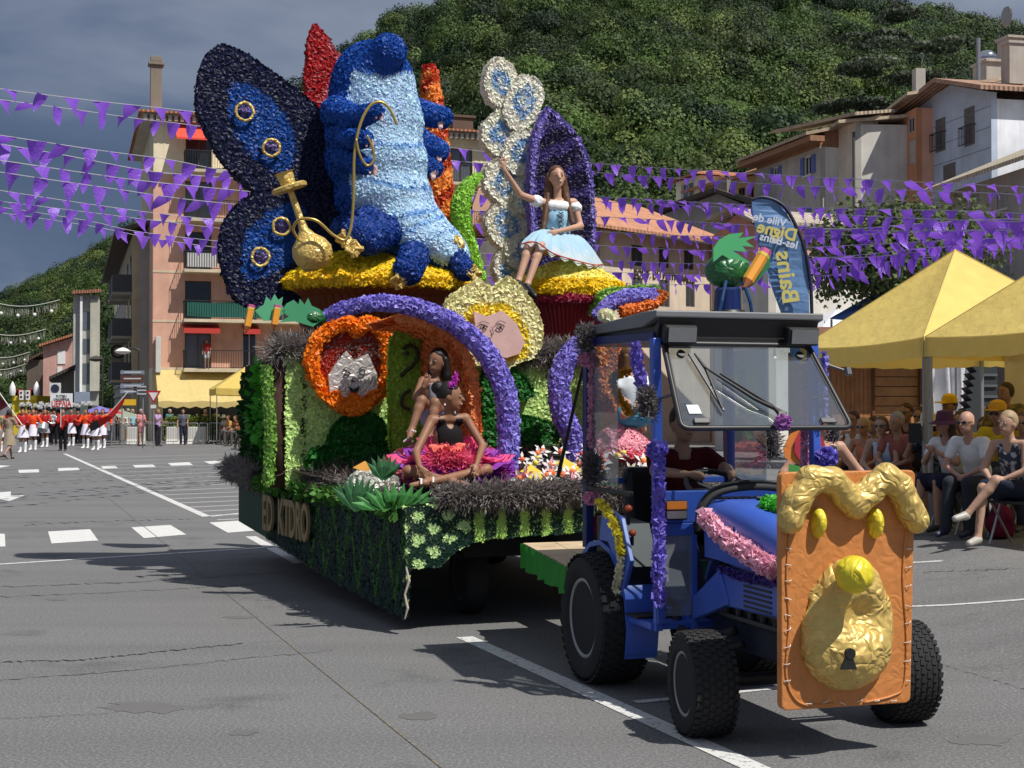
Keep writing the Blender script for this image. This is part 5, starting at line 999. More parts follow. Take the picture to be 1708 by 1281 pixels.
for (cx, cy, yl, k, lab) in ((594, 852, 2.3, 9, 'dark green paper agave with upright pointed leaves at the float corner'), (664, 848, 2.2, 12, 'bright green low paper agave with spreading pointed leaves at the float corner'), (640, 800, 2.6, 7, 'bluish green paper agave standing behind the others at the float corner')):
    c = Q(cx, cy, yl); T_ = Thing('paper_agave', lab, 'paper plant', c, VF, 'paper agaves'); g = MB(); wide = 1.3 if k == 12 else .8; kx = 130 if k == 12 else 1
    for i in range(k):
        t = (i / (k - 1) - .5) * 2 * wide; L2 = .27 if k == 9 else .2; d = Vector((math.sin(t), -.15 + .1 * (i % 2), math.cos(t))).normalized(); s = Vector((math.cos(t), .2, -math.sin(t))); o = c + (Vector(((i / (k - 1) - .5) * .34, 0, 0)) if k == 12 else Vector((0, 0, 0)))
        g.add([o - s * .014, o + s * .014, o + d * L2 * .5 + s * .032, o + d * L2, o + d * L2 * .5 - s * .032, o + d * L2 * .5 + Vector((0, -.012, 0))], [(0, 1, 2, 5), (5, 2, 3), (0, 5, 4), (5, 3, 4)])
    build('leaves', g, mat((.035, .14, .05) if k != 12 else (.06, .26, .06), .6, 'thin', t=.15), T_)
# wooden step on the drawbar with a green cloth
T = Thing('drawbar_step', 'wooden plank step on the drawbar with a green cloth fringe behind the rear wheel', 'step', (0, 1.2, .5), VF)
tp = [P(872, 908, 10.35), P(945, 956, 8.85), P(1090, 950, 9.1), P(1030, 900, 10.6)]; tp = [VF.l(p) for p in tp]; zt = .68
tp = [Vector((p.x, p.y, zt)) for p in tp]
for i in range(3):
    a, b = i / 3 + .004, (i + 1) / 3 - .004; q = [tp[0].lerp(tp[3], a), tp[0].lerp(tp[3], b), tp[1].lerp(tp[2], b), tp[1].lerp(tp[2], a)]; g = MB(); g.prism([p + Vector((0, 0, -.04)) for p in q], (0, 0, .04)); build('plank', g, mat((.50, .38, .24), .85, 'wood'), T)
vs = []; k = 40; path = subdiv([tp[3], tp[0], tp[1], tp[2]], .05, False)
for i, p in enumerate(path): w_ = .012 * math.sin(i * 1.4); vs += [(p.x - w_ - .006, p.y + w_, zt - .005), (p.x - .02 + w_ * 1.6, p.y - w_, zt - .17 - .012 * math.sin(i * .9))]
g = MB(); g.add(vs, [(2 * i, 2 * i + 1, 2 * i + 3, 2 * i + 2) for i in range(len(path) - 1)]); build('cloth_fringe', g, mat((.03, .30, .03), .7, 'thin', t=.25), T, smooth=True)
g = MB(); g.bx(-.06, .06, .35, 2.6, .42, .5); build('drawbar', g, BLACK, T)
# green paper plumes with orange pencils on the left corner (plain, no faces)
def plume(label, body, r, spikes, pencil, yl, base, glen=.35):
    T_ = Thing('paper_bird_bundle', label, 'paper sculpture', base, VF); c = Q(*body, yl); g = MB(); g.sph(c, (r * 1.25, r, r * .95), 18); build('body', g, mat((.012, .12, .03), .35, 'foil', .6, 0, st=.4), T_, smooth=True)
    for nm, o_, dirs, L2, col in spikes:
        g = MB(); pts_ = [Q(x, y, yl - r * .8) for x, y in dirs]; T3 = tessellate_polygon([[Vector((p.x, p.z, 0)) for p in pts_]]); n_ = len(pts_); B_ = [p + Vector((0, .012, 0)) for p in pts_]
        g.add(pts_ + B_, [tuple(t) for t in T3] + [tuple(i + n_ for i in t) for t in T3] + [(i, (i + 1) % n_, (i + 1) % n_ + n_, i + n_) for i in range(n_)]); build(nm, g, mat(col, .6, 'plain'), T_)
    for (a, b, pr) in pencil:
        A_, B_ = Q(*a, yl - r * 1.2), Q(*b, yl - r * 1.2); d = (B_ - A_); g = MB(); g.tube([A_, A_ + d * .7], pr, 6); pc = build('pencil', g, mat((.85, .36, .04), .5, 'plain'), T_)
        g = MB(); g.tube([A_ + d * .7, A_ + d * .93], [pr, pr * .28], 6); build('wood_tip', g, mat((.6, .2, .06), .6), pc)
        g = MB(); g.tube([A_ + d * .93, B_], [pr * .28, .003], 6); build('lead', g, BLACK, pc); g = MB(); g.tube([A_ - d * .08, A_ - d * .002], pr * 1.04, 6); g.cur = 1; g.tube([A_ - d * .2, A_ - d * .082], pr * .98, 6); build('eraser', g, [mat((.8, .6, .1), .5), mat((.62, .1, .32), .5)], pc)
    return T_
plume('green paper bundle with fanned leaves and orange pencil on the cab roof beacon', (1214, 452), .118, [('fan', 0, [(1190, 437), (1190, 415), (1200, 400), (1218, 390), (1240, 388), (1232, 397), (1262, 394), (1244, 402), (1258, 412), (1238, 410), (1246, 420), (1222, 418), (1250, 437), (1232, 442), (1205, 425)], 0, (.06, .38, .14)), ('leaf', 0, [(1238, 470), (1262, 450), (1278, 432), (1287, 412), (1284, 445), (1268, 465), (1250, 480)], 0, (.02, .16, .05))], [((1272, 428), (1238, 484), .036)], -.36, (Q(1214, 475, -.36).x, -.36, 2.35))
g_ = [('fan', 0, [(470, 520), (478, 506), (490, 500), (498, 508), (500, 498), (508, 508), (514, 497), (520, 510), (534, 516), (535, 535), (522, 545), (505, 540), (492, 536), (466, 537), (482, 528)], 0, (.05, .30, .14))]
plume('green paper bundle with fanned leaves and two orange pencils on the left lavender corner', (522, 530), .10, g_ + [('fan', 0, [(425, 518), (440, 508), (444, 494), (452, 502), (458, 490), (464, 500), (472, 495), (470, 508), (476, 520), (460, 534), (440, 535)], 0, (.08, .36, .18))], [((462, 516), (456, 552), .033), ((418, 516), (410, 556), .033)], 5.2, (Q(500, 545, 5.2).x, 5.2, wt))
# ================================================================ THE TRACTOR (same frame; front axle at y = -1.5)
BLU = mat((.05, .12, .52), .32, 'plain', .6); DBLU = mat((.012, .02, .12), .4); RUB = mat((.018, .018, .019), .75); CHAR = mat((.03, .03, .033), .45); GREYP = mat((.12, .125, .14), .45)
T = TR = Thing('tractor', 'small blue tractor with a glazed cab and opened tilted windscreen pulling the float', 'tractor', (0, -.7, 0), VF)
for sx in (-1, 1):
    wheel(T, (sx * .53, 0, .39), .39, .33, (.36, .365, .37), lug=.014); wheel(T, (sx * .58, -1.5, .265), .265, .24, (.34, .345, .35), lug=.01, steer=R(-7))
# chassis, axles, engine
g = MB(); g.bx(-.16, .16, -1.95, .3, .34, .52); build('chassis', g, mat((.02, .025, .05), .6), T, bevel=.015)
g = MB(); g.cyl((-.5, 0, .39), (.5, 0, .39), .07, 12); g.cyl((-.5, -1.5, .27), (.5, -1.5, .27), .035, 10); g.cyl((-.45, -1.42, .25), (.45, -1.42, .25), .014, 8); build('axles', g, BLACK, T, smooth=30)
g = MB(); g.bx(-.2, .2, -1.85, -.95, .5, .78); build('engine', g, mat((.03, .03, .032), .55), T, bevel=.02)
g = MB()
for i in range(6): g.cyl((-.215, -1.75 + i * .14, .54), (-.215, -1.75 + i * .14, .74), .02, 8)
for i in range(4): g.bx(-.24, -.2, -1.8, -1.0, .53 + i * .06, .55 + i * .06)
build('engine_fins', g, mat((.05, .05, .052), .5), T)
g = MB(); g.tube(smooth_path([(-.30, -.55, .50), (-.36, -.75, .42), (-.33, -1.0, .40), (-.24, -1.2, .47)], 6), .026, 8); g.tube(smooth_path([(-.30, -.52, .45), (-.38, -.74, .36), (-.33, -1.02, .33), (-.22, -1.25, .40)], 6), .02, 8); build('hoses', g, RUB, T, smooth=True)
g = MB(); g.cyl((-.30, -1.15, .33), (-.30, -1.02, .33), .05, 10); g.tube([(-.42, -.62, .50), (-.42, -.68, .56), (-.40, -.7, .6)], .012, 6); build('linkage', g, GREYP, T)
# hood: lofted sections
def loft(secs, close=True):
    n = len(secs[0]); vs = [p for s in secs for p in s]; f = [(i * n + k, i * n + (k + 1) % n, (i + 1) * n + (k + 1) % n, (i + 1) * n + k) for i in range(len(secs) - 1) for k in range(n)]
    return MB().add(vs, f + [tuple(range(n))[::-1], tuple(range((len(secs) - 1) * n, len(secs) * n))])
def hs(y, w, zt, zb, rd=.10):
    o = []
    for sx in (-1, 1):
        cs = [(w - rd * (1 - math.sin(t)), zt - rd * (1 - math.cos(t))) for t in np.linspace(math.pi / 2, 0, 6)]
        pts_ = [(sx * w * .98, zb)] + [(sx * a, b) for a, b in cs]; o += pts_ if sx > 0 else []
        if sx < 0: left = pts_
    return [(x, y, z) for x, z in o] + [(x, y, z) for x, z in left[::-1]]
g = loft([hs(-.93, .30, 1.16, .84), hs(-1.1, .30, 1.165, .84), hs(-1.4, .295, 1.13, .82), hs(-1.7, .285, 1.07, .80), hs(-1.86, .27, 1.02, .79, .09), hs(-1.92, .25, .96, .79, .07)])
HD = build('hood', g, BLU, T, smooth=40)
g = MB()
for i in range(13): x = -.24 + i * .04; g.box((x, -1.0, 1.168), (.018, .12, .01), rotm(0, 0, R(12 if x < 0 else -12)))
build('hood_vents', g, BLACK, HD)
g = MB(); g.lathe([(.01, 0), (.085, 0), (.09, .008), (.01, .012)], (.02, -1.13, 1.168), 20); build('hood_badge', g, GREYP, HD)
g = MB(); g.tube(smooth_path([(-.33, -.93, .98), (-.32, -.94, 1.10), (-.22, -.95, 1.195), (0, -.97, 1.225), (.22, -.95, 1.195), (.32, -.94, 1.10)], 6), .02, 8); g.tube(smooth_path([(-.33, -.91, 1.0), (-.31, -.91, 1.13), (-.2, -.92, 1.225), (0, -.93, 1.25), (.2, -.92, 1.225)], 6), .014, 8); build('rubber_seal', g, RUB, T, smooth=True)
for sx in (-1, 1):
    g = MB(); g.bx(sx * .245 - .04, sx * .245 + .045, -1.93, -1.80, .86, .98); hl = build('headlight', g, GREYP, T, bevel=.008); g = MB(); g.bx(sx * .245 - .03, sx * .245 + .035, -1.937, -1.931, .87, .97); build('lens', g, mat((.5, .52, .55), .08, spec=.9, metal=.5), hl)
g = loft([[(-.30, -1.1, .80), (-.20, -1.1, .80), (-.20, -1.1, .58), (-.30, -1.1, .60)], [(-.30, -1.85, .80), (-.2, -1.85, .80), (-.2, -1.85, .62), (-.30, -1.85, .62)]]); SP = build('side_panel', g, BLU, T, bevel=.01)
g = MB()
for i in range(6): g.bx(-.306, -.301, -1.72, -1.42, .63 + i * .026, .64 + i * .026)
build('side_louvres', g, BLACK, SP)
g = MB(); g.prism([(-.31, -1.15, .80), (-.31, -.62, .50), (-.31, -.62, .42), (-.31, -1.25, .62)], (.05, 0, 0)); build('strut_panel', g, BLU, T, bevel=.006)
# scuttle, floor, fenders
g = MB(); g.bx(-.53, .53, -.80, -.76, 1.02, 1.20); g.bx(-.53, -.30, -.80, -.76, .95, 1.02); g.bx(.3, .53, -.8, -.76, .6, 1.02); build('scuttle', g, BLU, T, bevel=.006)
g = MB(); g.bx(-.49, -.31, -.79, -.775, .50, .95); build('scuttle_window', g, mat(None, kind='glass', dust=.3), T)
g = MB(); g.bx(-.53, -.49, -.80, -.76, .42, .95); g.bx(-.31, -.28, -.8, -.76, .42, .95); build('scuttle_frame', g, BLU, T)
g = MB(); g.bx(-.50, -.36, -.85, -.80, 1.04, 1.15); il = build('indicator', g, BLACK, T, bevel=.006)
g = MB(); g.bx(-.49, -.37, -.862, -.852, 1.10, 1.145); build('amber_lens', g, mat((.75, .22, .01), .15, spec=.8), il); g = MB(); g.bx(-.49, -.37, -.862, -.852, 1.05, 1.092); build('clear_lens', g, mat((.45, .43, .4), .15, spec=.8), il)
g = MB(); g.bx(-.55, .55, -.76, .1, .42, .46); build('cab_floor', g, BLU, T, bevel=.008)
g = MB(); g.bx(-.56, -.34, -.60, -.28, .462, .475); build('step_mat', g, RUB, T)
for sx in (-1, 1):
    g = MB(); x0, x1 = (sx * .56, sx * .36) if sx > 0 else (-.56, -.36); n = 10; out = [(math.cos(t), math.sin(t)) for t in np.linspace(R(200), R(5), n)]; ar = [(a * .47 + .02, b * .47 + .39) for a, b in out]
    sec = [(y, z) for y, z in ar]; vs = []
    for y, z in sec: vs += [(x0, y, z), (x1, y, z), (x1, y * .95, z - .03), (x0, y * .95, z - .03)]
    g.add(vs, [(i * 4 + k, i * 4 + (k + 1) % 4, (i + 1) * 4 + (k + 1) % 4, (i + 1) * 4 + k) for i in range(n - 1) for k in range(4)]); build('fender', g, BLU, T, smooth=40)
g = MB(); g.prism([(-.565, -.28, .44), (-.565, -.42, .66), (-.565, -.50, .78), (-.565, -.36, 1.02), (-.565, -.06, 1.08), (-.565, .0, .86), (-.565, -.15, .86), (-.565, -.30, .72), (-.565, -.24, .46)], (.03, 0, 0)); build('side_console', g, BLU, T, bevel=.005)
g = MB(); g.prism([(-.54, -.36, .60), (-.54, -.44, .74), (-.54, -.30, .98), (-.54, .1, 1.0), (-.54, .1, .6)], (.18, 0, 0)); build('console_box', g, BLACK, T)
for i, (y, z) in enumerate(((-.32, 1.06), (-.24, .94), (-.38, .92))):
    g = MB(); g.cyl((-.48, y + .05, z - .2), (-.50, y, z), .009, 6); lv = build('lever', g, BLACK, T); g = MB(); g.sph((-.50, y, z + .012), (.024, .024, .022), 10); build('knob', g, mat((.5, .08, .03), .4), lv, smooth=True)
g = MB(); g.bx(-.26, .24, -.12, .35, .72, .86); g.box((-.01, .36, 1.06), (.48, .12, .46), rotm(R(-10))); build('seat', g, BLACK, T, bevel=.04)
g = MB(); c = Vector((-.02, -.52, 1.20)); m_ = rotm(R(28)); g.tube([c + m_ @ Vector((.185 * math.cos(t), .185 * math.sin(t), 0)) for t in np.linspace(0, 6.28, 33)[:-1]], .016, 8, closed=True)
for a in (.5, 2.64, 4.71): g.tube([c + m_ @ Vector((0, 0, -.03)), c + m_ @ Vector((.18 * math.cos(a), .18 * math.sin(a), 0))], .013, 6)
g.cyl(c + m_ @ Vector((0, 0, -.02)), c + m_ @ Vector((0, 0, -.30)), .03, 10); build('steering_wheel', g, BLACK, T, smooth=30)
g = MB(); g.box((-.02, -.70, 1.12), (.44, .16, .14), rotm(R(15))); build('dashboard', g, BLACK, T, bevel=.02)
# cab frame: four pillars and rails
def bar(nm, a, b, w, d=None, m=BLU):
    a, b = Vector(a), Vector(b); ax = (b - a).normalized(); q = Vector((0, 0, 1)).rotation_difference(ax).to_matrix(); g = MB(); g.box((a + b) / 2, (w, d or w, (b - a).length), q); return build(nm, g, m, T, bevel=.006)
for sx in (-1, 1):
    bar('front_pillar', (sx * .50, -.78, .46), (sx * .50, -.72, 2.06), .05, .06); bar('rear_pillar', (sx * .50, .36, .78), (sx * .49, .38, 2.08), .055, .07, DBLU)
    bar('roof_rail', (sx * .49, -.72, 2.07), (sx * .49, .40, 2.09), .05, .05, DBLU); bar('door_rail', (sx * .51, -.40, 1.16), (sx * .51, .36, 1.16), .025, .03, BLACK)
bar('rear_crossbar', (-.47, .38, 1.2), (.47, .38, 1.2), .04); bar('front_crossbar', (-.47, -.72, 2.05), (.47, -.72, 2.05), .05, m=BLACK)
for sx in (-1, 1): g = MB(); g.bx(sx * .497 - .002, sx * .497 + .002, -.15, .34, 1.19, 2.04); build('side_window', g, mat(None, kind='glass', dust=.08), T)
g = MB(); fr = [(-.60, .42, 1.20), (-.66, .62, 1.16), (-.60, .42, 2.02)]; g.tube([(-.50, .40, 2.0), (-.62, .60, 1.22), (-.50, .40, 1.17)], .014, 8, closed=True); build('rear_quarter_frame', g, BLACK, T)
# roof
g = loft([[(-.50, .46, 2.13), (.50, .46, 2.13), (.50, .46, 2.18), (-.50, .46, 2.18)], [(-.53, -.60, 2.13), (.53, -.60, 2.13), (.53, -.60, 2.215), (-.53, -.60, 2.215)], [(-.53, -.80, 2.175), (.53, -.80, 2.175), (.53, -.80, 2.215), (-.53, -.80, 2.215)]]); build('roof', g, mat((.16, .165, .175), .4), T, bevel=.008)
g = loft([[(-.48, .42, 2.06), (.48, .42, 2.06), (.48, .42, 2.128), (-.48, .42, 2.128)], [(-.50, -.70, 2.06), (.50, -.70, 2.06), (.50, -.70, 2.128), (-.50, -.70, 2.128)]]); build('headliner', g, BLACK, T)
g = MB(); g.prism([(-.50, -.70, 2.02), (-.50, -.705, 2.125), (-.50, -.795, 2.17), (-.50, -.72, 2.02)], (1.0, 0, 0)); build('front_valance', g, BLACK, T)
for sx in (-1, 1):
    g = MB(); g.box((sx * .385, -.80, 2.08), (.20, .06, .105), rotm(R(8))); wl_ = build('work_light', g, BLACK, T, bevel=.012); g = MB(); g.box((sx * .385, -.838, 2.075), (.17, .012, .08), rotm(R(8))); build('lens', g, mat((.30, .31, .33), .15, 'tin', .9, .8), wl_)
# opened windscreen
wa, wb = [(-.46, -.745, 2.03), (.46, -.745, 2.03)], [(-.52, -1.12, 1.555), (.52, -1.12, 1.555)]; pa, pb, pc, pd = Vector(wa[0]), Vector(wa[1]), Vector(wb[1]), Vector(wb[0]); nw = (pb - pa).cross(pd - pa).normalized()
if nw.y > 0: nw = -nw
def rounded(pts, r, n=5):
    o = []; k = len(pts)
    for i in range(k):
        p, a, b = pts[i], pts[i - 1], pts[(i + 1) % k]; u, v = (a - p).normalized() * r, (b - p).normalized() * r
        for j in range(n + 1): t = j / n; o.append((p + u) * (1 - t) ** 2 + p * 2 * t * (1 - t) + (p + v) * t * t)
    return o
wo_ = rounded([pa, pb, pc, pd], .05); g = MB(); g.prism([p - nw * .004 for p in wo_], nw * .006); build('windscreen', g, mat(None, kind='glass', dust=.05, add=.15), T)
g = MB(); g.tube(wo_, .016, 8, closed=True); g.tube([p.lerp((pa + pb + pc + pd) / 4, .035) for p in wo_], .006, 6, closed=True); WS = build('windscreen_frame', g, mat((.02, .02, .022), .4), T, smooth=True)
def wp(u, v, o=0): return pa.lerp(pb, u).lerp(pd.lerp(pc, u), v) + nw * o
for u, v in ((.10, .13), (.90, .13)): g = MB(); g.cyl(wp(u, v, -.01), wp(u, v, .012), .024, 14); build('hinge_disc', g, BLACK, WS)
for u, v in ((.12, .93), (.87, .93)): g = MB(); q = (pd - pa).normalized(); g.prism([wp(u - .045, v - .03, .006), wp(u + .045, v - .03, .006), wp(u + .045, v + .03, .006), wp(u - .045, v + .03, .006)], nw * .012); build('handle_pad', g, CHAR, WS, bevel=.004)
g = MB(); g.prism([wp(.055, .74, .005), wp(.125, .74, .005), wp(.135, .84, .005), wp(.062, .84, .005)], nw * .001); build('sticker', g, mat((.62, .72, .72), .5), WS)
g = MB(); g.tube([wp(.17, .17, .035), wp(.215, .36, .04), wp(.25, .80, .03)], [.006, .012, .005], 6); g.tube([wp(.20, .35, .05), wp(.45, .72, .045), wp(.62, .88, .03)], [.006, .010, .012], 6); g.tube([wp(.30, .40, .03), wp(.55, .80, .04), wp(.585, .90, .03)], [.006, .010, .014], 6); g.cyl(wp(.585, .9, .0), wp(.585, .9, .05), .024, 10); g.tube([wp(.14, .16, .025), wp(.26, .83, .022)], .008, 5); build('wipers', g, BLACK, T, smooth=30)
g = MB(); g.tube([(-.48, -.74, 1.72), (-.50, -.98, 1.74)], .008, 6); g.tube([(.48, -.74, 1.72), (.50, -.98, 1.74)], .008, 6); build('gas_struts', g, GREYP, T)
g = MB(); g.tube([(.51, -.6, 1.95), (.60, -.72, 1.92), (.70, -.78, 1.88)], .008, 6); g.cyl((.70, -.775, 1.90), (.70, -.79, 1.86), .02, 8); build('mirror_arm', g, GREYP, T)
# beacon on the roof
T2 = Thing('roof_beacon', 'dark blue rotating beacon strapped on the front edge of the cab roof', 'beacon', (-.03, -.42, 2.21), VF); c = Q(1214, 515, -.42)
g = MB(); g.lathe([(.115, 0), (.12, .02), (.105, .035), (.10, .05)], (c.x, -.42, 2.2), 24); g.bx(c.x - .16, c.x + .2, -.5, -.34, 2.19, 2.204); build('base', g, BLACK, T2, smooth=35)
g = MB(); g.lathe([(.088, .05), (.083, .17), (.07, .185), (.01, .19)], (c.x, -.42, 2.2), 24); build('lamp_cover', g, mat((.008, .018, .10), .12, spec=.9), T2, smooth=35)
g = MB()
for dx in (-.085, .10): g.tube([(c.x + dx * 1.25, -.50, 2.2), (c.x + dx, -.515, 2.30), (c.x + dx * .6, -.50, 2.42)], .011, 6)
build('straps', g, mat((.01, .05, .16), .5), T2)
# big decorated panel at the front: copper board, gold moulding, crumpled gold plate with round knob and keyhole
DY = -2.12; def_ = lambda x, y, o=0: Q(x, y, DY - o)
T = Thing('decorated_panel', 'copper board with crumpled gold moulding, round yellow knob and keyhole on the tractor front', 'panel', (Q(1410, 1180, DY).x, DY, .1), VF)
o_ = [Vector((p.x, DY, p.z)) for p in (def_(1303, 788), def_(1527, 784), def_(1519, 1172), def_(1304, 1186))]; g = MB(); g.prism(rounded(o_, .035), (0, .05, 0)); build('board', g, COPPER, T, bevel=.006)
zc = lambda x, y: def_(x, y); k = (def_(1500, 900).x - def_(1400, 900).x) / 100
def crumple(prs, res, kk, amp, seed, clip=None):
    def ex(X): return np.array([abs(pnoise(Vector(p) * 9 + Vector((seed, 0, 0)))) * amp * 1.3 - amp * .4 + abs(pnoise(Vector(p) * 24)) * amp * .45 for p in X])
    lo, hi = bounds(prs, .05); return nets(prs, res, kk, 0, clip, ex)
cl_ = lambda X: X[:, 1] - (DY + .004)
mp_ = [(1318, 868), (1330, 832), (1352, 800), (1385, 800), (1412, 828), (1428, 842), (1452, 818), (1478, 796), (1500, 812), (1516, 846), (1528, 868)]
prs = [rcone(def_(a, b, .03), def_(c_, d_, .03), .062, .062) for (a, b), (c_, d_) in zip(mp_[:-1], mp_[1:])]
v, f = crumple(prs, .011, .03, .012, 1, cl_); build('moulding', (v, f), GOLD, T, smooth=50)
prs = [ell(def_(1410, 1045, -.02), (77 * k, .12, 92 * k)), ell(def_(1410, 1075, 0), (72 * k, .15, 64 * k)), ell(def_(1416, 1000, 0), (56 * k, .13, 62 * k))]
v, f = crumple(prs, .011, .03, .014, 5, cl_); v[:, 1] += .07 * np.exp(-(((v[:, 0] - def_(1415, 0).x) / (34 * k)) ** 2 + ((v[:, 2] - def_(0, 1095).z) / (30 * k)) ** 2)) * (v[:, 1] < DY - .03); build('plate', (v, f), GOLD, T, smooth=50)
c = def_(1425, 958, .20); v, f = crumple([ell(c, (.088, .088, .088))], .01, .01, .008, 3); kn = build('knob', (v, f), mat((.72, .60, .03), .45, 'foil', .5, .1, st=.4), T, smooth=50)
g = MB(); c = def_(1417, 1090, .175); g.lathe([(.001, -.006), (.026, -.006), (.026, .012), (.001, .012)], c, 20, rotm(R(90))); g.prism([def_(1412, 1094, .183), def_(1422, 1094, .183), def_(1430, 1117, .186), def_(1403, 1117, .186)], (0, .012, 0)); build('keyhole', g, BLACK, T)
for x, y in ((1364, 872), (1459, 872)): v, f = crumple([ell(def_(x, y, .01), (.034, .06, .075))], .008, .01, .006, x, cl_); build('stud', (v, f), mat((.72, .58, .04), .45, 'foil', .5, .1, st=.4), T, smooth=50)
g = MB(); rg_ = random.Random(3)
for (x0, y0), (x1, y1), n in (((1311, 900), (1308, 1150), 9), ((1511, 900), (1508, 1150), 8), ((1330, 1174), (1500, 1168), 6)):
    for i in range(n):
        t = (i + .5) / n; p = def_(x0 + (x1 - x0) * t, y0 + (y1 - y0) * t, .004); a = rg_.uniform(-1, 1); g.tube([p, p + Vector((.012 + .015 * rg_.random(), -.012, .008 * a)), p + Vector((.03, -.003, .018 * a))], .0022, 5)
build('staples', g, mat((.7, .68, .62), .5), T)
g = MB(); g.tube(smooth_path([def_(x, y, .003) for x, y in ((1318, 880), (1312, 960), (1316, 1040), (1311, 1120), (1322, 1160), (1345, 1176), (1390, 1174))], 5), .006, 6); g.tube(smooth_path([def_(x, y, .003) for x, y in ((1512, 880), (1506, 960), (1512, 1060), (1508, 1140), (1490, 1160), (1440, 1172))], 5), .006, 6); build('seam', g, COPPER, T, smooth=True)
# garlands, rosettes and lavender bunches tied to the cab
def garland(label, pts, r, col, size=.036, name='petal_garland', sp=.026, grp='petal garlands on the tractor'):
    g = MB(); g.tube(smooth_path(pts, 4), r * .6, 8); v, f = g.np(); o = build(name, tufts(v, f, const(col), sp, size, .75, 3, .7, amt=.15, wide=.6), PETAL, None, tuple(pts[-1]), VF); return tagged(o, label, 'garland', grp)
garland('violet petal garland hanging down the lower front left cab post', [Q(1099, y, -.86) for y in (758, 820, 880, 940, 1006)], .028, (.22, .17, .68))
garland('violet petal garland on the upper front left cab post', [Q(x, y, -.80) for x, y in ((1058, 575), (1066, 620), (1074, 655))], .026, (.18, .14, .56))
garland('pale pink petal garland along the left side of the bonnet', [Vector((-.325, y, z)) for y, z in ((-1.02, 1.06), (-1.25, .98), (-1.5, .92), (-1.80, .86))], .05, (.88, .50, .62), .045)
garland('green petal garland looped on top of the bonnet', [Vector((x, y, z)) for x, y, z in ((.28, -1.35, 1.14), (.05, -1.27, 1.16), (-.10, -1.30, 1.16), (-.14, -1.42, 1.145), (-.05, -1.53, 1.13), (.2, -1.6, 1.10))], .028, (.07, .48, .04))
garland('yellow petal garland on the side console edge', [Vector((-.585, -.06, 1.09)), Vector((-.585, -.18, 1.06)), Vector((-.585, -.34, .96)), Vector((-.585, -.42, .82))], .022, (.88, .72, .05), .032)
garland('cream petal garland below the yellow one on the step edge', [Vector((-.585, -.42, .80)), Vector((-.585, -.36, .66)), Vector((-.585, -.30, .50))], .022, (.84, .80, .56), .03)
garland('pink petal garland down the rear left cab post', [Q(x, y, .30) for x, y in ((989, 600), (989, 660), (988, 745))], .024, (.62, .30, .42), .032)
garland('pink petal garland down the right hand cab post, seen through the windscreen', [Vector((.485, -.66, z)) for z in (1.92, 1.6, 1.3)], .022, (.80, .40, .55), .03)
garland('orange yellow petal garland inside the rear of the cab', [Q(x, y, .42) for x, y in ((1052, 618), (1025, 630), (1028, 655), (1052, 690))], .024, (.85, .42, .02), .03)
garland('dark violet petal garland under the bonnet edge', [Vector((-.325, -1.2, .80)), Vector((-.325, -1.5, .79)), Vector((-.325, -1.85, .80))], .02, (.06, .03, .25), .025)
garland('cherry red petal strip behind the rear fender', [Q(x, y, .6) for x, y in ((985, 868), (1005, 885), (1020, 902))], .05, (.35, .02, .07), .04)
def rosette(label, c, r, col, col2=None):
    g = MB(); g.sph(c, (r * .7, r * .7, r * .55), 10); v, f = g.np(); o = build('petal_rosette', tufts(v, f, const(col), .02, r * .62, 1.0, 4, .7, amt=.12, wide=.6), PETAL, None, tuple(c), VF); return tagged(o, label, 'rosette', 'petal rosettes on the cab')
rosette('violet petal rosette on the front left cab post above the violet garland', Q(1096, 750, -.85), .055, (.28, .22, .75)); rosette('violet petal rosette beside the copper board on the right cab post', Q(1378, 762, -.80), .06, (.20, .16, .62))
rosette('pink petal rosette near the top of the rear left cab post', Q(978, 600, .28), .05, (.62, .28, .42)); rosette('pink petal rosette low on the rear left cab post', Q(985, 830, .28), .045, (.78, .35, .52)); rosette('cream petal rosette on the rear left roof corner', Q(1012, 528, .1), .05, (.84, .82, .6)); rosette('purple pink fabric flower on the lower edge of the windscreen', Q(1306, 704, -1.16), .045, (.42, .16, .45))
def bunch(label, c, h, n, r=.05, seed=1):
    c = Vector(c); o = build('lavender_bunch', blades([c, c + Vector((0, 0, h * .6))], int(n * 1.8), r * .95, h * .27, (.20, .18, .185), .003, seed, 2.2), LEAFM, None, tuple(c), VF); return tagged(o, label, 'lavender bunch', 'lavender bunches on the cab')
bunch('dry lavender bunch at the top of the rear left cab post', Q(976, 590, .26), .20, 700, seed=1); bunch('dry lavender bunch at the foot of the rear left cab post', Q(988, 812, .26), .24, 800, seed=2); bunch('dry lavender bunch on the middle of the front left cab post', Q(1080, 700, -.84), .2, 900, seed=3, r=.04); bunch('dry lavender bunch low behind the windscreen on the right', Q(1284, 770, .1), .28, 900, seed=4); bunch('small lavender bunch beside the right cab post rosette', Q(1390, 742, -.75), .14, 300, seed=5, r=.03)
garland('violet petal string on the right hand front cab post seen through the windscreen', [Vector((.53, -.8, z)) for z in (1.98, 1.8, 1.6)], .018, (.25, .22, .7), .025)
bpy.data.objects['tractor']['label'] = 'small blue tractor with glazed cab and opened tilted windscreen pulling the float'
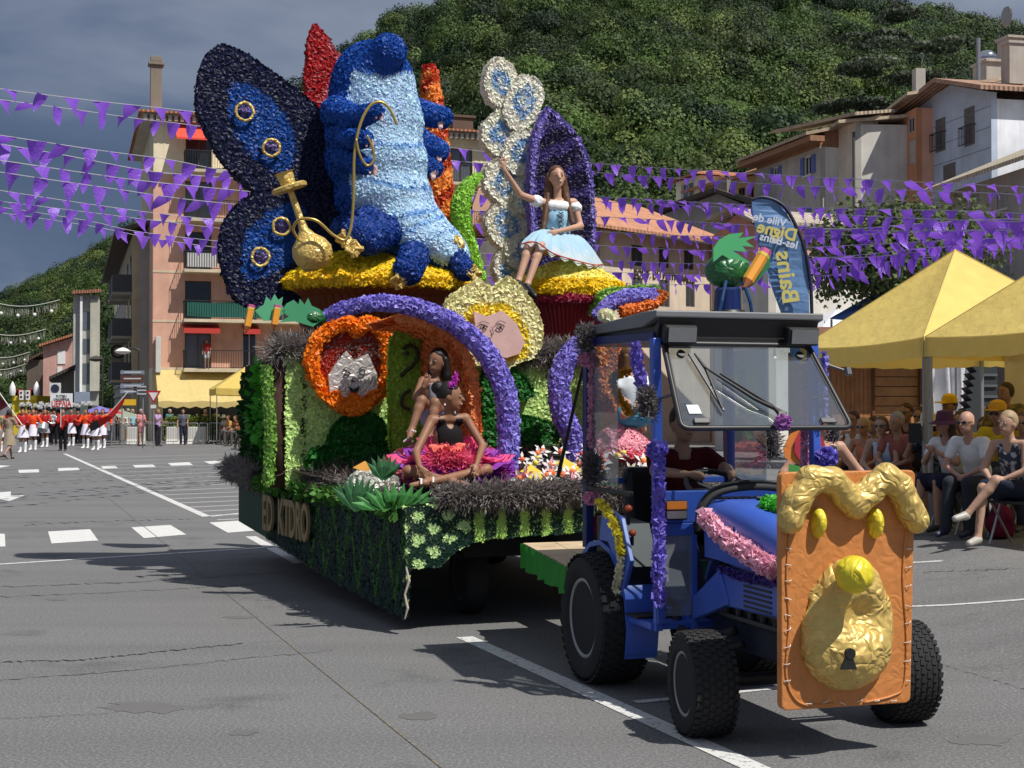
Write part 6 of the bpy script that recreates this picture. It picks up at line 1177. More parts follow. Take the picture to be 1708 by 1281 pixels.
# ================================================================ PEOPLE
def V3(*a): return Vector(a)
def headmat(face, up):
    f = Vector(face).normalized(); r = Vector(up).cross(f).normalized(); u = f.cross(r)      # columns: right hand side, forward, up of the head
    return Matrix((r, f, u)).transposed()
HAIRM = lambda c: mat(c, .55, 'plain', .35)
def figure(label, J, fr, s=1.0, res=.03, skin=(.42, .24, .16), top=None, bottom=None, hair=((.03, .02, .015), 'short'), shoes=(.05, .05, .05), hat=None, glasses=False, group=None, cat='person', hi=0, skirt=None, belly=1.0, face=True, boots=None, teeth=False, base=None):
    """one person: J holds joint positions (frame coordinates); the body is one surface, clothes and hair are its children"""
    T = Thing('person', label, cat, base if base is not None else (J['pel'].x, J['pel'].y, min(J['toeL'].z, J['toeR'].z)), fr, group)
    pel, chest, neck, head = J['pel'], J['chest'], J['neck'], J['head']; up = (neck - pel).normalized(); sx = (J['shL'] - J['shR']).normalized(); fw = sx.cross(up).normalized(); sx = up.cross(fw) * -1
    if fw.dot(J['face']) < -.2: pass
    TM = np.array([[sx.x, fw.x, up.x], [sx.y, fw.y, up.y], [sx.z, fw.z, up.z]]); hm = headmat(J['face'], J.get('hup', up)); HM = np.array(hm)
    s0, hsz = s, s * J.get('hs', 1.06); H = lambda x, y, z: head + hm @ (Vector((x, y, z)) * hsz)
    mid = (J['hipL'] + J['hipR']) / 2
    torso = [ell(chest - up * .01 * s, (.148 * s, .098 * s * (.5 + .5 * belly), .17 * s), TM), ell(pel.lerp(chest, .48), (.125 * s * belly, .092 * s * belly, .15 * s), TM), ell(pel, (.155 * s, .11 * s * (.5 + .5 * belly), .12 * s), TM),
             rcone(J['shL'].lerp(J['shR'], .04), J['shL'].lerp(J['shR'], .96), .05 * s, .05 * s)]
    nk = [rcone(neck - up * .03 * s, H(0, -.01, -.06), .052 * s, .046 * s)]
    hd = [ell(head + hm @ Vector((0, -.008 * hsz, .012 * hsz)), (.074 * hsz, .094 * hsz, .102 * hsz), HM), ell(H(0, .022, -.052), (.052 * hsz, .060 * hsz, .056 * hsz), HM)]
    if res < .02: hd += [rcone(H(0, .080, .012), H(0, .104, -.020), .010 * hsz, .014 * hsz), ell(H(0, .062, -.090), (.022 * hsz, .018 * hsz, .016 * hsz), HM), ell(H(0, .082, -.052), (.026 * hsz, .014 * hsz, .013 * hsz), HM)] + [ell(H(q * .076, -.008, -.012), (.010 * hsz, .018 * hsz, .028 * hsz), HM) for q in (-1, 1)]
    arm, leg, hand, foot = {}, {}, [], {}
    for c in 'LR':
        sh, el, wr = J['sh' + c], J['el' + c], J['wr' + c]; arm[c] = [rcone(sh, el, .048 * s, .037 * s), rcone(el, wr, .038 * s, .024 * s)]
        hd_ = J.get('hd' + c, (wr - el)).normalized(); pn = J.get('pn' + c, fw).normalized(); sd_ = hd_.cross(pn).normalized(); pn = sd_.cross(hd_)
        if hi:
            curl = J.get('curl', .35); hand += [ell(wr + hd_ * .045 * s, (.036 * s, .017 * s, .045 * s), np.array([[sd_[i], pn[i], hd_[i]] for i in range(3)]))]
            for k in range(4):
                o = wr + hd_ * .078 * s + sd_ * (k - 1.5) * .019 * s; L_ = (.036, .042, .040, .032)[k] * s; sp = (k - 1.5) * J.get('spread', .08); d1 = (hd_ + sd_ * sp).normalized(); m1 = o + d1 * L_; d2 = (d1 - pn * curl * (-1 if J.get('flip' + c) else 1)).normalized()
                hand += [rcone(o - d1 * .01, m1, .0095 * s, .0088 * s), rcone(m1, m1 + d2 * L_ * .9, .0088 * s, .007 * s)]
            tq = J.get('th' + c, 1); o = wr + hd_ * .025 * s + sd_ * .028 * tq * s; m1 = o + (hd_ * .6 + sd_ * tq * .8).normalized() * .036 * s; hand += [rcone(o, m1, .012 * s, .010 * s), rcone(m1, m1 + (hd_ + sd_ * tq * .25).normalized() * .028 * s, .010 * s, .008 * s)]
        else: hand += [ell(wr + hd_ * .06 * s, (.038 * s, .022 * s, .072 * s), np.array([[sd_[i], pn[i], hd_[i]] for i in range(3)]))]
        hp, kn, an, to = J['hip' + c], J['kn' + c], J['an' + c], J['toe' + c]; leg[c] = [rcone(hp, kn, .082 * s, .056 * s), rcone(kn, an, .052 * s, .034 * s)]
        if res < .025: leg[c].append(ell(kn.lerp(an, .3) - (J['toe' + c] - an).normalized() * .012 * s, (.05 * s, .05 * s, .05 * s)))
        foot[c] = [rcone(an + (an - kn).normalized() * .03 * s, to, .034 * s, .026 * s), rcone(an, an + (an - kn).normalized() * .03 * s, .034 * s, .036 * s)]
    allp = torso + nk + hd + sum(arm.values(), []) + sum(leg.values(), []) + hand + sum(foot.values(), [])
    kk = .018 if res < .02 else .03
    FIELD = field
    if hi:      # limbs, then fingers with their own tight blend
        nh = len(hand); big = [p for p in allp if not any(p is h_ for h_ in hand)]
        lo, hi_ = bounds(allp, .05)
        def ex(X):
            a = FIELD(big, X, kk); b = np.full(len(X), 9.); near = np.zeros(len(X), bool)
            for c in 'LR': near |= np.linalg.norm(X - np.array(J['wr' + c]), axis=1) < .26 * s
            b[near] = FIELD(hand, X[near], .006); h_ = np.clip(.5 + .5 * (a - b) / .012, 0, 1); return a * (1 - h_) + b * h_ - .012 * h_ * (1 - h_) - 9.
        v, f = nets_ex(allp, res, ex)
    else: v, f = nets(allp, res, kk)
    body = build('body', (v, f), SKIN(skin), T, smooth=True)
    clipup = lambda o, nrm: (lambda X: (X - np.array(o)) @ np.array(nrm))
    if top:
        col, kind = top[0], top[1]; tp = list(torso)
        if kind in ('tshirt', 'long', 'puff'):
            for c in 'LR':
                sh, el, wr = J['sh' + c], J['el' + c], J['wr' + c]; e = sh.lerp(el, .55 if kind == 'tshirt' else 1.0); tp.append(rcone(sh, e, .052 * s, (.046 if kind == 'tshirt' else .040) * s))
                if kind == 'long': tp.append(rcone(el, wr, .041 * s, .030 * s))
        nz_ = top[2] if len(top) > 2 else -.0; o = neck - up * (.02 + (.05 if kind == 'tank' else 0)) * s + fw * .0
        nk_, sx_, fw_, up_ = np.array(neck), np.array(sx), np.array(J['fwd'] if 'fwd' in J else fw), np.array(up)
        if fw_ @ np.array(J['face']) < 0: fw_ = -fw_
        def clp(X):
            q = X - nk_; h = q @ up_
            side = np.abs(q @ sx_)
            if kind != 'tank': return np.maximum(h - .03 * s, np.where(h > -.07 * s, .064 * s - np.hypot(side, q @ fw_), -1))
            scoop = np.where(q @ fw_ > 0, .052 * s - np.hypot(side, h * .42), .045 * s - np.hypot(side, h * .9)); return np.maximum(np.maximum(h + .03 * s, side - .125 * s), scoop)
        if kind == 'tank': tp = torso[:3] + [rcone(J['shL'].lerp(J['shR'], .18), J['shL'].lerp(J['shR'], .82), .05 * s, .05 * s)]
        v, f = nets(tp, min(res, .03), kk * 1.3, (.011 if res < .02 else .016) * s, clp)
        build('shirt', (v, f) if not isinstance(col[0], tuple) else (v, f, pattern(v, col)), CLOTH(col) if not isinstance(col[0], tuple) else FABCOL, T, smooth=True)
    if bottom:
        col, kind = bottom; t = {'trousers': 1.0, 'shorts': .0, 'knee': .0}[kind]; bp = [torso[2]]
        for c in 'LR':
            hp, kn, an = J['hip' + c], J['kn' + c], J['an' + c]; e = kn if kind != 'shorts' else hp.lerp(kn, .62); bp.append(rcone(hp, e, .090 * s, .066 * s))
            if kind == 'trousers': bp.append(rcone(kn, an, .062 * s, .050 * s))
        v, f = nets(bp, min(res, .03), kk, .012 * s, clipup(pel + up * .11 * s, (0, 0, 1))); build('trousers' if kind == 'trousers' else 'shorts', (v, f), CLOTH(col), T, smooth=True)
    if skirt:
        col, ln, fl, kind = skirt
        if kind == 'stand':
            g = MB(); a0 = rnd.random() * 6; g.lathe([(.125 * s, .12 * s), (.15 * s, .02 * s), ((.16 + fl * .45) * s, -ln * .5 * s), ((.165 + fl) * s, -ln * s), ((.15 + fl) * s, -ln * s + .01)], pel, 28, amp=lambda a, t: .05 * t * math.sin(a * 7 + a0)); build('skirt', g, CLOTH(col) if not isinstance(col[0], tuple) else CLOTH(col[0]), T, smooth=50)
        else:
            bp = [ell(pel, (.175 * s, .14 * s, .13 * s), TM)] + [rcone(J['hip' + c], J['hip' + c].lerp(J['kn' + c], ln), .10 * s, (.08 + fl) * s) for c in 'LR']; v, f = nets(bp, min(res, .03), .06, .015 * s, clipup(pel + up * .11 * s, (0, 0, 1))); build('skirt', (v, f) if not isinstance(col[0], tuple) else (v, f, pattern(v, col)), CLOTH(col) if not isinstance(col[0], tuple) else FABCOL, T, smooth=True)
    for c in 'LR':
        if boots:
            v, f = nets([rcone(J['kn' + c].lerp(J['an' + c], .25), J['an' + c], .054 * s, .042 * s)] + foot[c], min(res, .025), .02, .010 * s); build('boot', (v, f), mat(boots, .4), T, smooth=True)
        elif shoes:
            v, f = nets(foot[c], min(res, .022), .02, .008 * s, clipup(J['an' + c] - (J['an' + c] - J['kn' + c]).normalized() * -.005, (J['kn' + c] - J['an' + c]).normalized())); build('shoe', (v, f), mat(shoes, .45), T, smooth=True)
    if hair:
        col, kind = hair; hp_ = [ell(H(0, -.022, .024), (.084 * hsz, .098 * hsz, .104 * hsz), HM)]; clip = lambda X: np.minimum(1, np.minimum((np.array(H(0, .062, 0)) - X) @ -HM[:, 1] * 1, 9)) if False else None
        A = np.array(head); fz = .055 if kind != 'bald' else -.02
        def clip(X): q = (X - A) @ HM; return np.maximum(np.minimum(q[:, 1] - .018 * hsz + np.maximum(0, np.abs(q[:, 0]) - .05 * hsz) * 0, -(q[:, 2] - fz * hsz)), -(q[:, 2] + (.07 if kind in ('short', 'bob') else .02) * hsz))
        if kind == 'short': pass
        elif kind == 'bob': hp_ += [ell(H(q * .062, -.02, -.03), (.035 * hsz, .06 * hsz, .075 * hsz), HM) for q in (-1, 1)]
        elif kind == 'bun': hp_ += [ell(H(0, -.115, .065), (.05 * hsz, .05 * hsz, .05 * hsz), HM)]
        v, f = nets(hp_, min(res, .022), .02, 0, None if kind in ('bob',) and False else clip)
        parts_ = [(v, f)]
        if kind in ('long', 'pony'):
            if kind == 'long': ex_ = [rcone(H(q * .070, -.03, .02), H(q * .082, -.045, -.12), .034 * hsz, .036 * hsz) for q in (-1, 1)] + [rcone(H(q * .082, -.045, -.12), Vector(J['hairend'][i]) if 'hairend' in J else H(q * .09, -.06, -.34), .036 * hsz, .022 * hsz) for i, q in enumerate((-1, 1))] + [rcone(H(0, -.08, 0), H(0, -.10, -.30), .05 * hsz, .045 * hsz)]
            else: ex_ = [rcone(H(0, -.10, .05), H(0, -.17, -.02), .035 * hsz, .04 * hsz), rcone(H(0, -.17, -.02), H(.02, -.16, -.24), .042 * hsz, .015 * hsz)]
            v2, f2 = nets(ex_, min(res, .018), .02, .004, None, (lambda X: np.array([pnoise(Vector((p[0] * 60, p[1] * 60, p[2] * 6))) * .008 for p in X])) if res < .02 else None); f2 = f2 + len(v); parts_ = [(np.vstack([v, v2]), np.vstack([f, f2]))]
        build('hair', parts_[0], HAIRM(col), T, smooth=True)
        if kind == 'bun': v, f = nets([ell(H(-.01, -.105, .07), (.052 * hsz, .05 * hsz, .052 * hsz), HM)], .012, .01, 0, None, lambda X: np.array([pnoise(Vector(p) * 40) * .012 for p in X])); build('hair_bun', (v, f), HAIRM(col), T, smooth=True)
    if face and res < .025:
        for q in (-1, 1):
            if not glasses:
                g = MB(); g.sph(H(q * .031, .076, .008), (.0125 * hsz, .009 * hsz, .0085 * hsz), 10, hm); ey = build('eye', g, mat((.42, .38, .36), .3), T, smooth=True); g = MB(); g.sph(H(q * .031 + J.get('gaze', 0), .0835, .008), (.0085 * hsz, .0035 * hsz, .0078 * hsz), 8, hm); build('iris', g, mat((.03, .018, .01), .2), ey, smooth=True)
                g = MB(); g.tube([H(q * .016, .089, .026), H(q * .032, .088, .033), H(q * .048, .078, .028)], .0032 * hsz, 5); build('eyebrow', g, HAIRM(hair[0] if hair else (.05, .03, .02)), T)
        g = MB(); sm = .010 if teeth else .003; g.tube([H(-.024, .080, -.048 + sm * .6), H(-.012, .090, -.054), H(0, .093, -.056), H(.012, .090, -.054), H(.024, .080, -.048 + sm * .6)], [.002 * hsz, .0045 * hsz, .005 * hsz, .0045 * hsz, .002 * s], 6); build('lips', g, mat((.36, .07, .06), .4), T, smooth=True)
        if teeth: g = MB(); g.tube([H(-.016, .088, -.048), H(0, .096, -.050), H(.016, .088, -.048)], .0035 * hsz, 6); build('teeth', g, mat((.8, .78, .72), .3), T, smooth=True)
    if glasses:
        g = MB()
        for q in (-1, 1): g.sph(H(q * .032, .088, .008), (.026 * hsz, .010 * hsz, .019 * hsz), 10, hm)
        g.tube([H(-.03, .094, .012), H(.03, .094, .012)], .004 * hsz, 5)
        for q in (-1, 1): g.tube([H(q * .055, .08, .012), H(q * .079, .0, .012)], .003 * hsz, 5)
        build('sunglasses', g, mat((.01, .01, .012), .12, spec=.9), T, smooth=40)
    if hat:
        col, kind = hat; o = H(0, -.008, .045); n_ = hm.copy()
        if kind == 'cap':
            g = MB(); g.lathe([(.094 * hsz, .0), (.095 * hsz, .04 * hsz), (.075 * hsz, .085 * hsz), (.03 * hsz, .105 * hsz), (.001, .108 * hsz)], o, 20, n_); g.box(H(0, .135, .052), (.13 * hsz, .10 * hsz, .01 * hsz), n_)
        elif kind == 'brim':
            g = MB(); g.lathe([(.096 * hsz, .0), (.092 * hsz, .05 * hsz), (.078 * hsz, .095 * hsz), (.03 * hsz, .108 * hsz), (.001, .108 * hsz)], o, 22, n_); g.lathe([(.09 * hsz, .004 * hsz), (.165 * hsz, -.03 * hsz), (.168 * hsz, -.036 * hsz), (.09 * hsz, -.006 * hsz)], o, 26, n_)
        elif kind == 'shako':
            g = MB(); g.lathe([(.092 * hsz, -.01), (.088 * hsz, .07 * hsz), (.098 * hsz, .15 * hsz), (.001, .155 * hsz)], o, 14, n_)
        else: g = MB(); g.lathe([(.098 * hsz, -.02), (.09 * hsz, .06 * hsz), (.05 * hsz, .11 * hsz), (.001, .12 * hsz)], o, 14, n_)
        ht = build('hat', g, CLOTH(col), T, smooth=40)
        if kind == 'shako': g = MB(); c = o + hm @ Vector((0, .03 * hsz, .2 * hsz)); g.sph(c, (.075 * hsz, .07 * hsz, .10 * hsz), 10); v, f = g.np(); build('plume', blades([c - V3(0, 0, .03), c + V3(0, 0, .06)], 260, .05 * hsz, .09 * hsz, (.85, .85, .85), .012, 1, .3, 0, .08), LEAFM, ht)
    return T
FABCOL = mat(None, .85, 'col', .2)
def pattern(v, cols):       # printed cloth: first colour with patches of the others
    c = np.tile(np.array(cols[0], float), (len(v), 1))
    for k, cc in enumerate(cols[1:]):
        q = np.array([pnoise(Vector(p) * 22 + Vector((k * 9.3, 0, 0))) for p in v]) > .12; c[q] = cc
    return c
def nets_ex(prs, res, ex):  # surface of a ready made field (ex returns field - 9)
    global field
    old = field; field = lambda p, X, k: np.full(len(X), 9.)
    try: return nets(prs, res, .03, 0, None, ex)
    finally: field = old
def stand(armL=(8, 5, 15), armR=(8, 5, 15), legL=(0, 0), legR=(0, 0), yaw=0, lean=0, h=1.0):
    """joints of a standing figure facing -y; arm = (out, forward, elbow bend) degrees; leg = (forward, knee bend)"""
    J = dict(pel=V3(0, 0, .95), chest=V3(0, -.01 - lean * .3, 1.27), neck=V3(0, -.0 - lean * .5, 1.45), head=V3(0, -.02 - lean * .6, 1.60), face=V3(math.sin(R(yaw)), -math.cos(R(yaw)), -.05))
    for c, q, (o, f, b), (lf, lb) in (('L', 1, armL, legL), ('R', -1, armR, legR)):
        sh = V3(q * .175, -lean * .45, 1.40); d = V3(q * math.sin(R(o)), -math.sin(R(f)) * math.cos(R(o)), -math.cos(R(f)) * math.cos(R(o))).normalized(); el = sh + d * .28
        d2 = V3(q * math.sin(R(o * .3)), -math.sin(R(f + b)), -math.cos(R(f + b))).normalized(); wr = el + d2 * .25; J['sh' + c], J['el' + c], J['wr' + c] = sh, el, wr
        hp = V3(q * .09, 0, .92); kn = hp + V3(q * .01, -math.sin(R(lf)), -math.cos(R(lf))) * .43; an = kn + V3(0, math.sin(R(lb - lf)), -math.cos(R(lb - lf))) * .42; J['hip' + c], J['kn' + c], J['an' + c] = hp, kn, an; J['toe' + c] = an + V3(q * .03, -.15, -.045 if lb < 30 else -.12)
    zl = min(J['toeL'].z, J['toeR'].z) - .03
    for k in J:
        if k != 'face': J[k] = J[k] - V3(0, 0, zl)
    return J
def sit(seat=.46, yaw=0, arms='lap', cross=0, lean=.06, legs=0, h=1.0):
    z = seat + .09; J = dict(pel=V3(0, 0, z), chest=V3(0, -.02 - lean, z + .32), neck=V3(0, -.03 - lean * 1.6, z + .50), head=V3(0, -.06 - lean * 1.8, z + .66), face=V3(math.sin(R(yaw)), -math.cos(R(yaw)), -.08))
    for c, q in (('L', 1), ('R', -1)):
        sh = V3(q * .175, -.03 - lean * 1.5, z + .45); J['sh' + c] = sh
        if arms == 'lap': el, wr = sh + V3(q * .06, -.10, -.25), V3(q * .07, -.36, z + .11)
        elif arms == 'clap': el, wr = sh + V3(q * .05, -.12, -.22), V3(q * .03, -.36, z + .36)
        elif arms == 'tablet': el, wr = sh + V3(q * .05, -.18, -.17), V3(q * .08, -.36, z + .52)
        else: el, wr = sh + V3(q * .10, -.10, -.24), V3(q * .14, -.36, z + .12)
        J['el' + c], J['wr' + c] = el, wr
        hp = V3(q * .09, -.02, z); kn = V3(q * (.11 + legs), -.42, z + .02); an = V3(q * (.11 + legs * .5), -.46 + .05 * q, .10); J['hip' + c], J['kn' + c], J['an' + c] = hp, kn, an; J['toe' + c] = an + V3(0, -.15, -.06)
    if cross: c = 'L' if cross > 0 else 'R'; q = 1 if cross > 0 else -1; J['kn' + c] = V3(q * .02, -.40, z + .10); J['an' + c] = V3(-q * .16, -.60, z - .22); J['toe' + c] = J['an' + c] + V3(-q * .05, -.14, -.05)
    return J
# ---- the front girl, cross legged, in black top and pink violet tulle
q_ = lambda x, y, yl: Q(x, y, yl)
J = dict(pel=q_(748, 784, 2.95), chest=q_(747, 733, 2.90), neck=q_(749, 692, 2.88), head=q_(752, 662, 2.86), face=V3(.93, -.40, -.06), hup=V3(.12, 0, 1), shR=q_(720, 701, 2.88), shL=q_(777, 698, 2.88), elR=q_(694, 754, 2.74), elL=q_(805, 744, 2.78), wrR=q_(700, 779, 2.55), wrL=q_(795, 774, 2.56),
         hdR=V3(.55, -.5, -.65), hdL=V3(-.25, -.5, -.75), hipR=q_(733, 788, 2.95), hipL=q_(762, 788, 2.95), knR=q_(681, 786, 2.72), knL=q_(812, 784, 2.72), anR=q_(768, 808, 2.52), anL=q_(712, 805, 2.48), toeR=q_(795, 814, 2.50), toeL=q_(686, 810, 2.46), gaze=.004, curl=.5, hs=1.2)
F1 = figure('girl in black top and pink violet tulle skirt sitting cross legged, looking right', J, VF, .84, .0105, (.26, .125, .07), ((.010, .009, .010), 'tank'), None, ((.012, .008, .007), 'bun'), None, hi=1, teeth=True)
def tulle(T, c, R0, R1, n, cols, seed, z=.0, h=.12, fold=7, nm='tulle_layer'):
    rg = random.Random(seed); g = MB(); m = 150; vs = []; a0 = rg.random() * 6
    for j, t in enumerate(np.linspace(0, 1, 7)):
        for i in range(m):
            a = 2 * math.pi * i / m; w = math.sin(a * fold + a0) * .5 + math.sin(a * (fold * 2 + 1) + a0 * 3) * .3 + math.sin(a * (fold * 5 + 2) + t * 3) * .28; rr = R0 + (R1 - R0) * t * (1 + .12 * w * t); vs.append((c.x + rr * math.cos(a) * 1.12, c.y + rr * math.sin(a) * .62, c.z + z + h * math.sin(t * 2.4) + w * .045 * t))
    g.add(vs, [(j * m + i, j * m + (i + 1) % m, (j + 1) * m + (i + 1) % m, (j + 1) * m + i) for j in range(6) for i in range(m)]); return build(nm, g, cols, T, smooth=True)
c = q_(752, 768, 3.02); TP, TV = mat((.92, .10, .28), .7, 'thin', t=.35, wr=1), mat((.34, .06, .52), .7, 'thin', t=.35, wr=1); TO = mat((.9, .22, .16), .7, 'thin', t=.35, wr=1)
tulle(F1, c, .10, .48, 1, TV, 2, -.07, .03, 6); tulle(F1, c, .09, .45, 1, TP, 1, -.03, .05, 5); tulle(F1, c, .08, .34, 1, TV, 3, .0, .08, 7); tulle(F1, c, .07, .24, 1, TP, 4, .06, .12, 6); tulle(F1, q_(747, 757, 2.74), .02, .13, 1, TO, 6, .0, .06, 5)
build('tulle_tuft', blades([q_(715, 768, 2.9), q_(795, 768, 2.9)], 1800, .05, .14, (.95, .12, .30), .0045, 5, .2, .2, .3), mat(None, .7, 'col', .2, trans=.4), F1)
build('tulle_tuft', blades([q_(690, 780, 3.0), q_(840, 785, 3.0)], 1800, .06, .15, (.38, .07, .55), .0045, 8, .0, .2, .3), mat(None, .7, 'col', .2, trans=.4), F1)
for cc_, a_, b_, s_ in (((.95, .14, .30), (715, 776), (790, 774), 21), ((.40, .08, .58), (706, 788), (800, 786), 22), ((.95, .18, .30), (730, 762), (770, 762), 23)): build('tulle_tuft', blades([q_(*a_, 2.74), q_(*b_, 2.74)], 1500, (.03, .05, .03), .085, cc_, .0045, s_, .1, .3, .3), mat(None, .7, 'col', .2, trans=.4), F1)
build('hair_feather', blades([q_(752, 648, 2.80), q_(762, 628, 2.80)], 150, .006, .035, (.75, .08, .70), .004, 6, .8, 0, .25), mat(None, .5, 'col', .4, trans=.4), F1)
g = MB(); 
for a in ((702, 806, 2.45), (722, 803, 2.45)): c = q_(*a); g.tube([c + V3(0, .02, -.03), c + V3(-.005, -.03, 0), c + V3(0, -.01, .035)], .008, 6)
build('sandal_strap', g, mat((.8, .78, .74), .5), F1); g = MB(); g.sph(q_(742, 675, 2.80), (.008, .008, .010), 8); build('earring', g, mat((.9, .88, .85), .2), F1)
# ---- second girl behind, hand at her mouth
J = dict(pel=q_(731, 696, 3.72), chest=q_(724, 653, 3.66), neck=q_(727, 630, 3.64), head=q_(729, 603, 3.60), face=V3(-.75, -.62, -.08), shR=q_(705, 636, 3.60), shL=q_(748, 638, 3.66), elR=q_(694, 662, 3.42), elL=q_(756, 672, 3.5), wrR=q_(706, 646, 3.30), wrL=q_(735, 682, 3.35), hdR=V3(.35, -.1, .8), hdL=V3(-.6, -.6, -.2),
         hipR=q_(722, 696, 3.68), hipL=q_(742, 698, 3.70), knR=q_(703, 668, 3.34), knL=q_(726, 672, 3.30), anR=q_(686, 718, 3.26), anL=q_(716, 726, 3.22), toeR=q_(682, 735, 3.16), toeL=q_(712, 742, 3.14), curl=.6, hs=1.17)
F2 = figure('girl in pale top and light blue denim skirt sitting behind, her hand at her chin', J, VF, .82, .0115, (.24, .12, .07), ((.32, .34, .42), 'tank'), None, ((.010, .007, .006), 'long'), None, hi=1, skirt=((.24, .42, .55), .55, .03, 'sit'))
g = MB(); c = J['anR']; g.tube([c + V3(-.035, 0, -.01), c + V3(0, -.04, .0), c + V3(.035, 0, -.01)], .009, 6); c = J['toeR']; g.tube([c + V3(-.035, .03, -.01), c + V3(0, 0, .022), c + V3(.035, .03, -.01)], .010, 6); build('sandal_strap', g, mat((.8, .78, .74), .5), F2)
# ---- third girl on the far side, seen through the cab window
J = dict(pel=Q(1062, 690, 3.9), chest=Q(1050, 645, 3.88), neck=Q(1050, 622, 3.86), head=Q(1052, 596, 3.84), face=V3(.8, -.55, -.05), shR=Q(1032, 628, 3.86), shL=Q(1070, 628, 3.86), elR=Q(1026, 655, 3.8), elL=Q(1078, 655, 3.7), wrR=Q(1044, 668, 3.6), wrL=Q(1064, 672, 3.6), hipR=Q(1052, 692, 3.88), hipL=Q(1072, 692, 3.88), knR=Q(1042, 692, 3.75), knL=Q(1066, 692, 3.75), anR=Q(1052, 716, 4.05), anL=Q(1072, 716, 4.05), toeR=Q(1052, 724, 4.15), toeL=Q(1072, 724, 4.15))
figure('girl in white top and blue skirt seated on the far side beyond the cab', J, VF, .82, .02, (.45, .26, .18), ((.7, .75, .78), 'tshirt'), None, ((.10, .05, .02), 'long'), (.1, .1, .1), skirt=((.06, .28, .42), .6, .03, 'sit'))
# ---- woman in the pale blue dress, waving
J = dict(pel=q_(936, 412, 5.95), chest=q_(929, 362, 5.92), neck=q_(929, 330, 5.92), head=q_(929, 296, 5.88), face=V3(-.06, -1, .02), hup=V3(-.06, 0, 1), shR=q_(902, 338, 5.9), shL=q_(957, 338, 5.92), elR=q_(868, 325, 5.80), elL=q_(968, 377, 5.85), wrR=q_(841, 283, 5.72), wrL=q_(930, 386, 5.62), hdR=V3(-.12, -.06, 1), pnR=V3(-.2, -1, 0), hdL=V3(-.85, -.3, -.35), spread=.18,
         hipR=q_(926, 418, 5.92), hipL=q_(948, 418, 5.92), knR=q_(883, 410, 5.50), knL=q_(902, 411, 5.46), anR=q_(865, 468, 5.40), anL=q_(880, 474, 5.34), toeR=q_(878, 488, 5.24), toeL=q_(892, 494, 5.20), curl=.12, thR=-1, hs=1.15, hairend=[q_(905, 392, 5.78), q_(955, 372, 5.80)])
F3_ = figure('woman in pale blue and white dress with long brown hair waving from the yellow mushroom', J, VF, .92, .0115, (.50, .29, .20), None, None, ((.10, .045, .022), 'long'), (.008, .008, .008), hi=1, teeth=True)
tm = [ell(J['chest'], (.142, .098, .15)), ell(J['pel'].lerp(J['chest'], .5), (.11, .088, .14)), ell(J['pel'], (.15, .11, .10))]; v, f = nets(tm, .014, .03, .012, lambda X: X[:, 2] - q_(929, 350, 5.9).z); build('bodice', (v, f), CLOTH((.36, .60, .78)), F3_, smooth=True)
g = MB(); c = J['chest'] + V3(0, .0, .075); g.lathe([(.13, -.02), (.158, .0), (.165, .035), (.150, .075), (.12, .085)], (c.x, c.y, c.z), 40, rotm(0) @ Matrix.Diagonal((1, .74, 1)), lambda a, t: .05 * math.sin(a * 16)); build('ruffle_collar', g, CLOTH((.82, .82, .82)), F3_, smooth=True)
for c in 'LR': v, f = nets([ell(J['sh' + c].lerp(J['el' + c], .22), (.072, .07, .062))], .012, .01, 0, None, lambda X: np.array([pnoise(Vector(p) * 30) * .014 for p in X])); build('puff_sleeve', (v, f), CLOTH((.82, .82, .84)), F3_, smooth=True)
pl = J['pel']; DB = mat((.46, .68, .82), .7, 'thin', t=.3, wr=1); DW = mat((.72, .80, .84), .7, 'thin', t=.45, wr=1)
def skirtsheet(c, outline, zs, m_, nm, seed):
    rg = random.Random(seed); n = 72; vs = []
    for j, t in enumerate(np.linspace(0, 1, 9)):
        for i in range(n):
            a = 2 * math.pi * i / n; k = a / (2 * math.pi) * len(outline); i0 = int(k) % len(outline); p = Vector(outline[i0]).lerp(Vector(outline[(i0 + 1) % len(outline)]), k - int(k)); w = math.sin(a * 17) * .022 * t + rg.uniform(-.006, .006)
            q = c.lerp(p, .22 + .78 * t); q.z = c.z + (p.z - c.z) * (t ** 1.6) + .05 * math.sin(t * math.pi) + w; vs.append(q)
    g = MB(); g.add(vs, [(j * n + i, j * n + (i + 1) % n, (j + 1) * n + (i + 1) % n, (j + 1) * n + i) for j in range(8) for i in range(n)]); return build(nm, g, m_, F3_, smooth=True)
wc = q_(930, 392, 5.92); ol = [q_(1004, 440, 5.9), q_(985, 425, 6.3), q_(940, 405, 6.38), q_(900, 405, 6.2), q_(872, 408, 5.85), q_(870, 407, 5.55), q_(895, 404, 5.40), q_(922, 422, 5.42), q_(960, 434, 5.50), q_(990, 441, 5.62)]
skirtsheet(wc, ol, 0, DB, 'skirt', 1); skirtsheet(wc + V3(0, 0, -.02), [p + (p - wc) * .05 + V3(0, 0, -.02) for p in ol], 0, DW, 'petticoat', 2)
g = MB(); g.tube([p + (p - wc) * .02 + V3(0, -.01, .0) for p in smooth_path(ol[4:] + ol[:1], 5)], .007, 6); build('red_hem', g, mat((.45, .03, .02), .6), F3_)
g = MB()
for i in range(4): z0 = q_(929, 353 + i * 7, 5.8).z; x = J['chest'].x; y = J['chest'].y - .125; g.tube([V3(x - .03, y, z0), V3(x + .03, y, z0 - .035)], .005, 5); g.tube([V3(x + .03, y, z0), V3(x - .03, y, z0 - .035)], .005, 5)
build('lacing', g, BLACK, F3_)
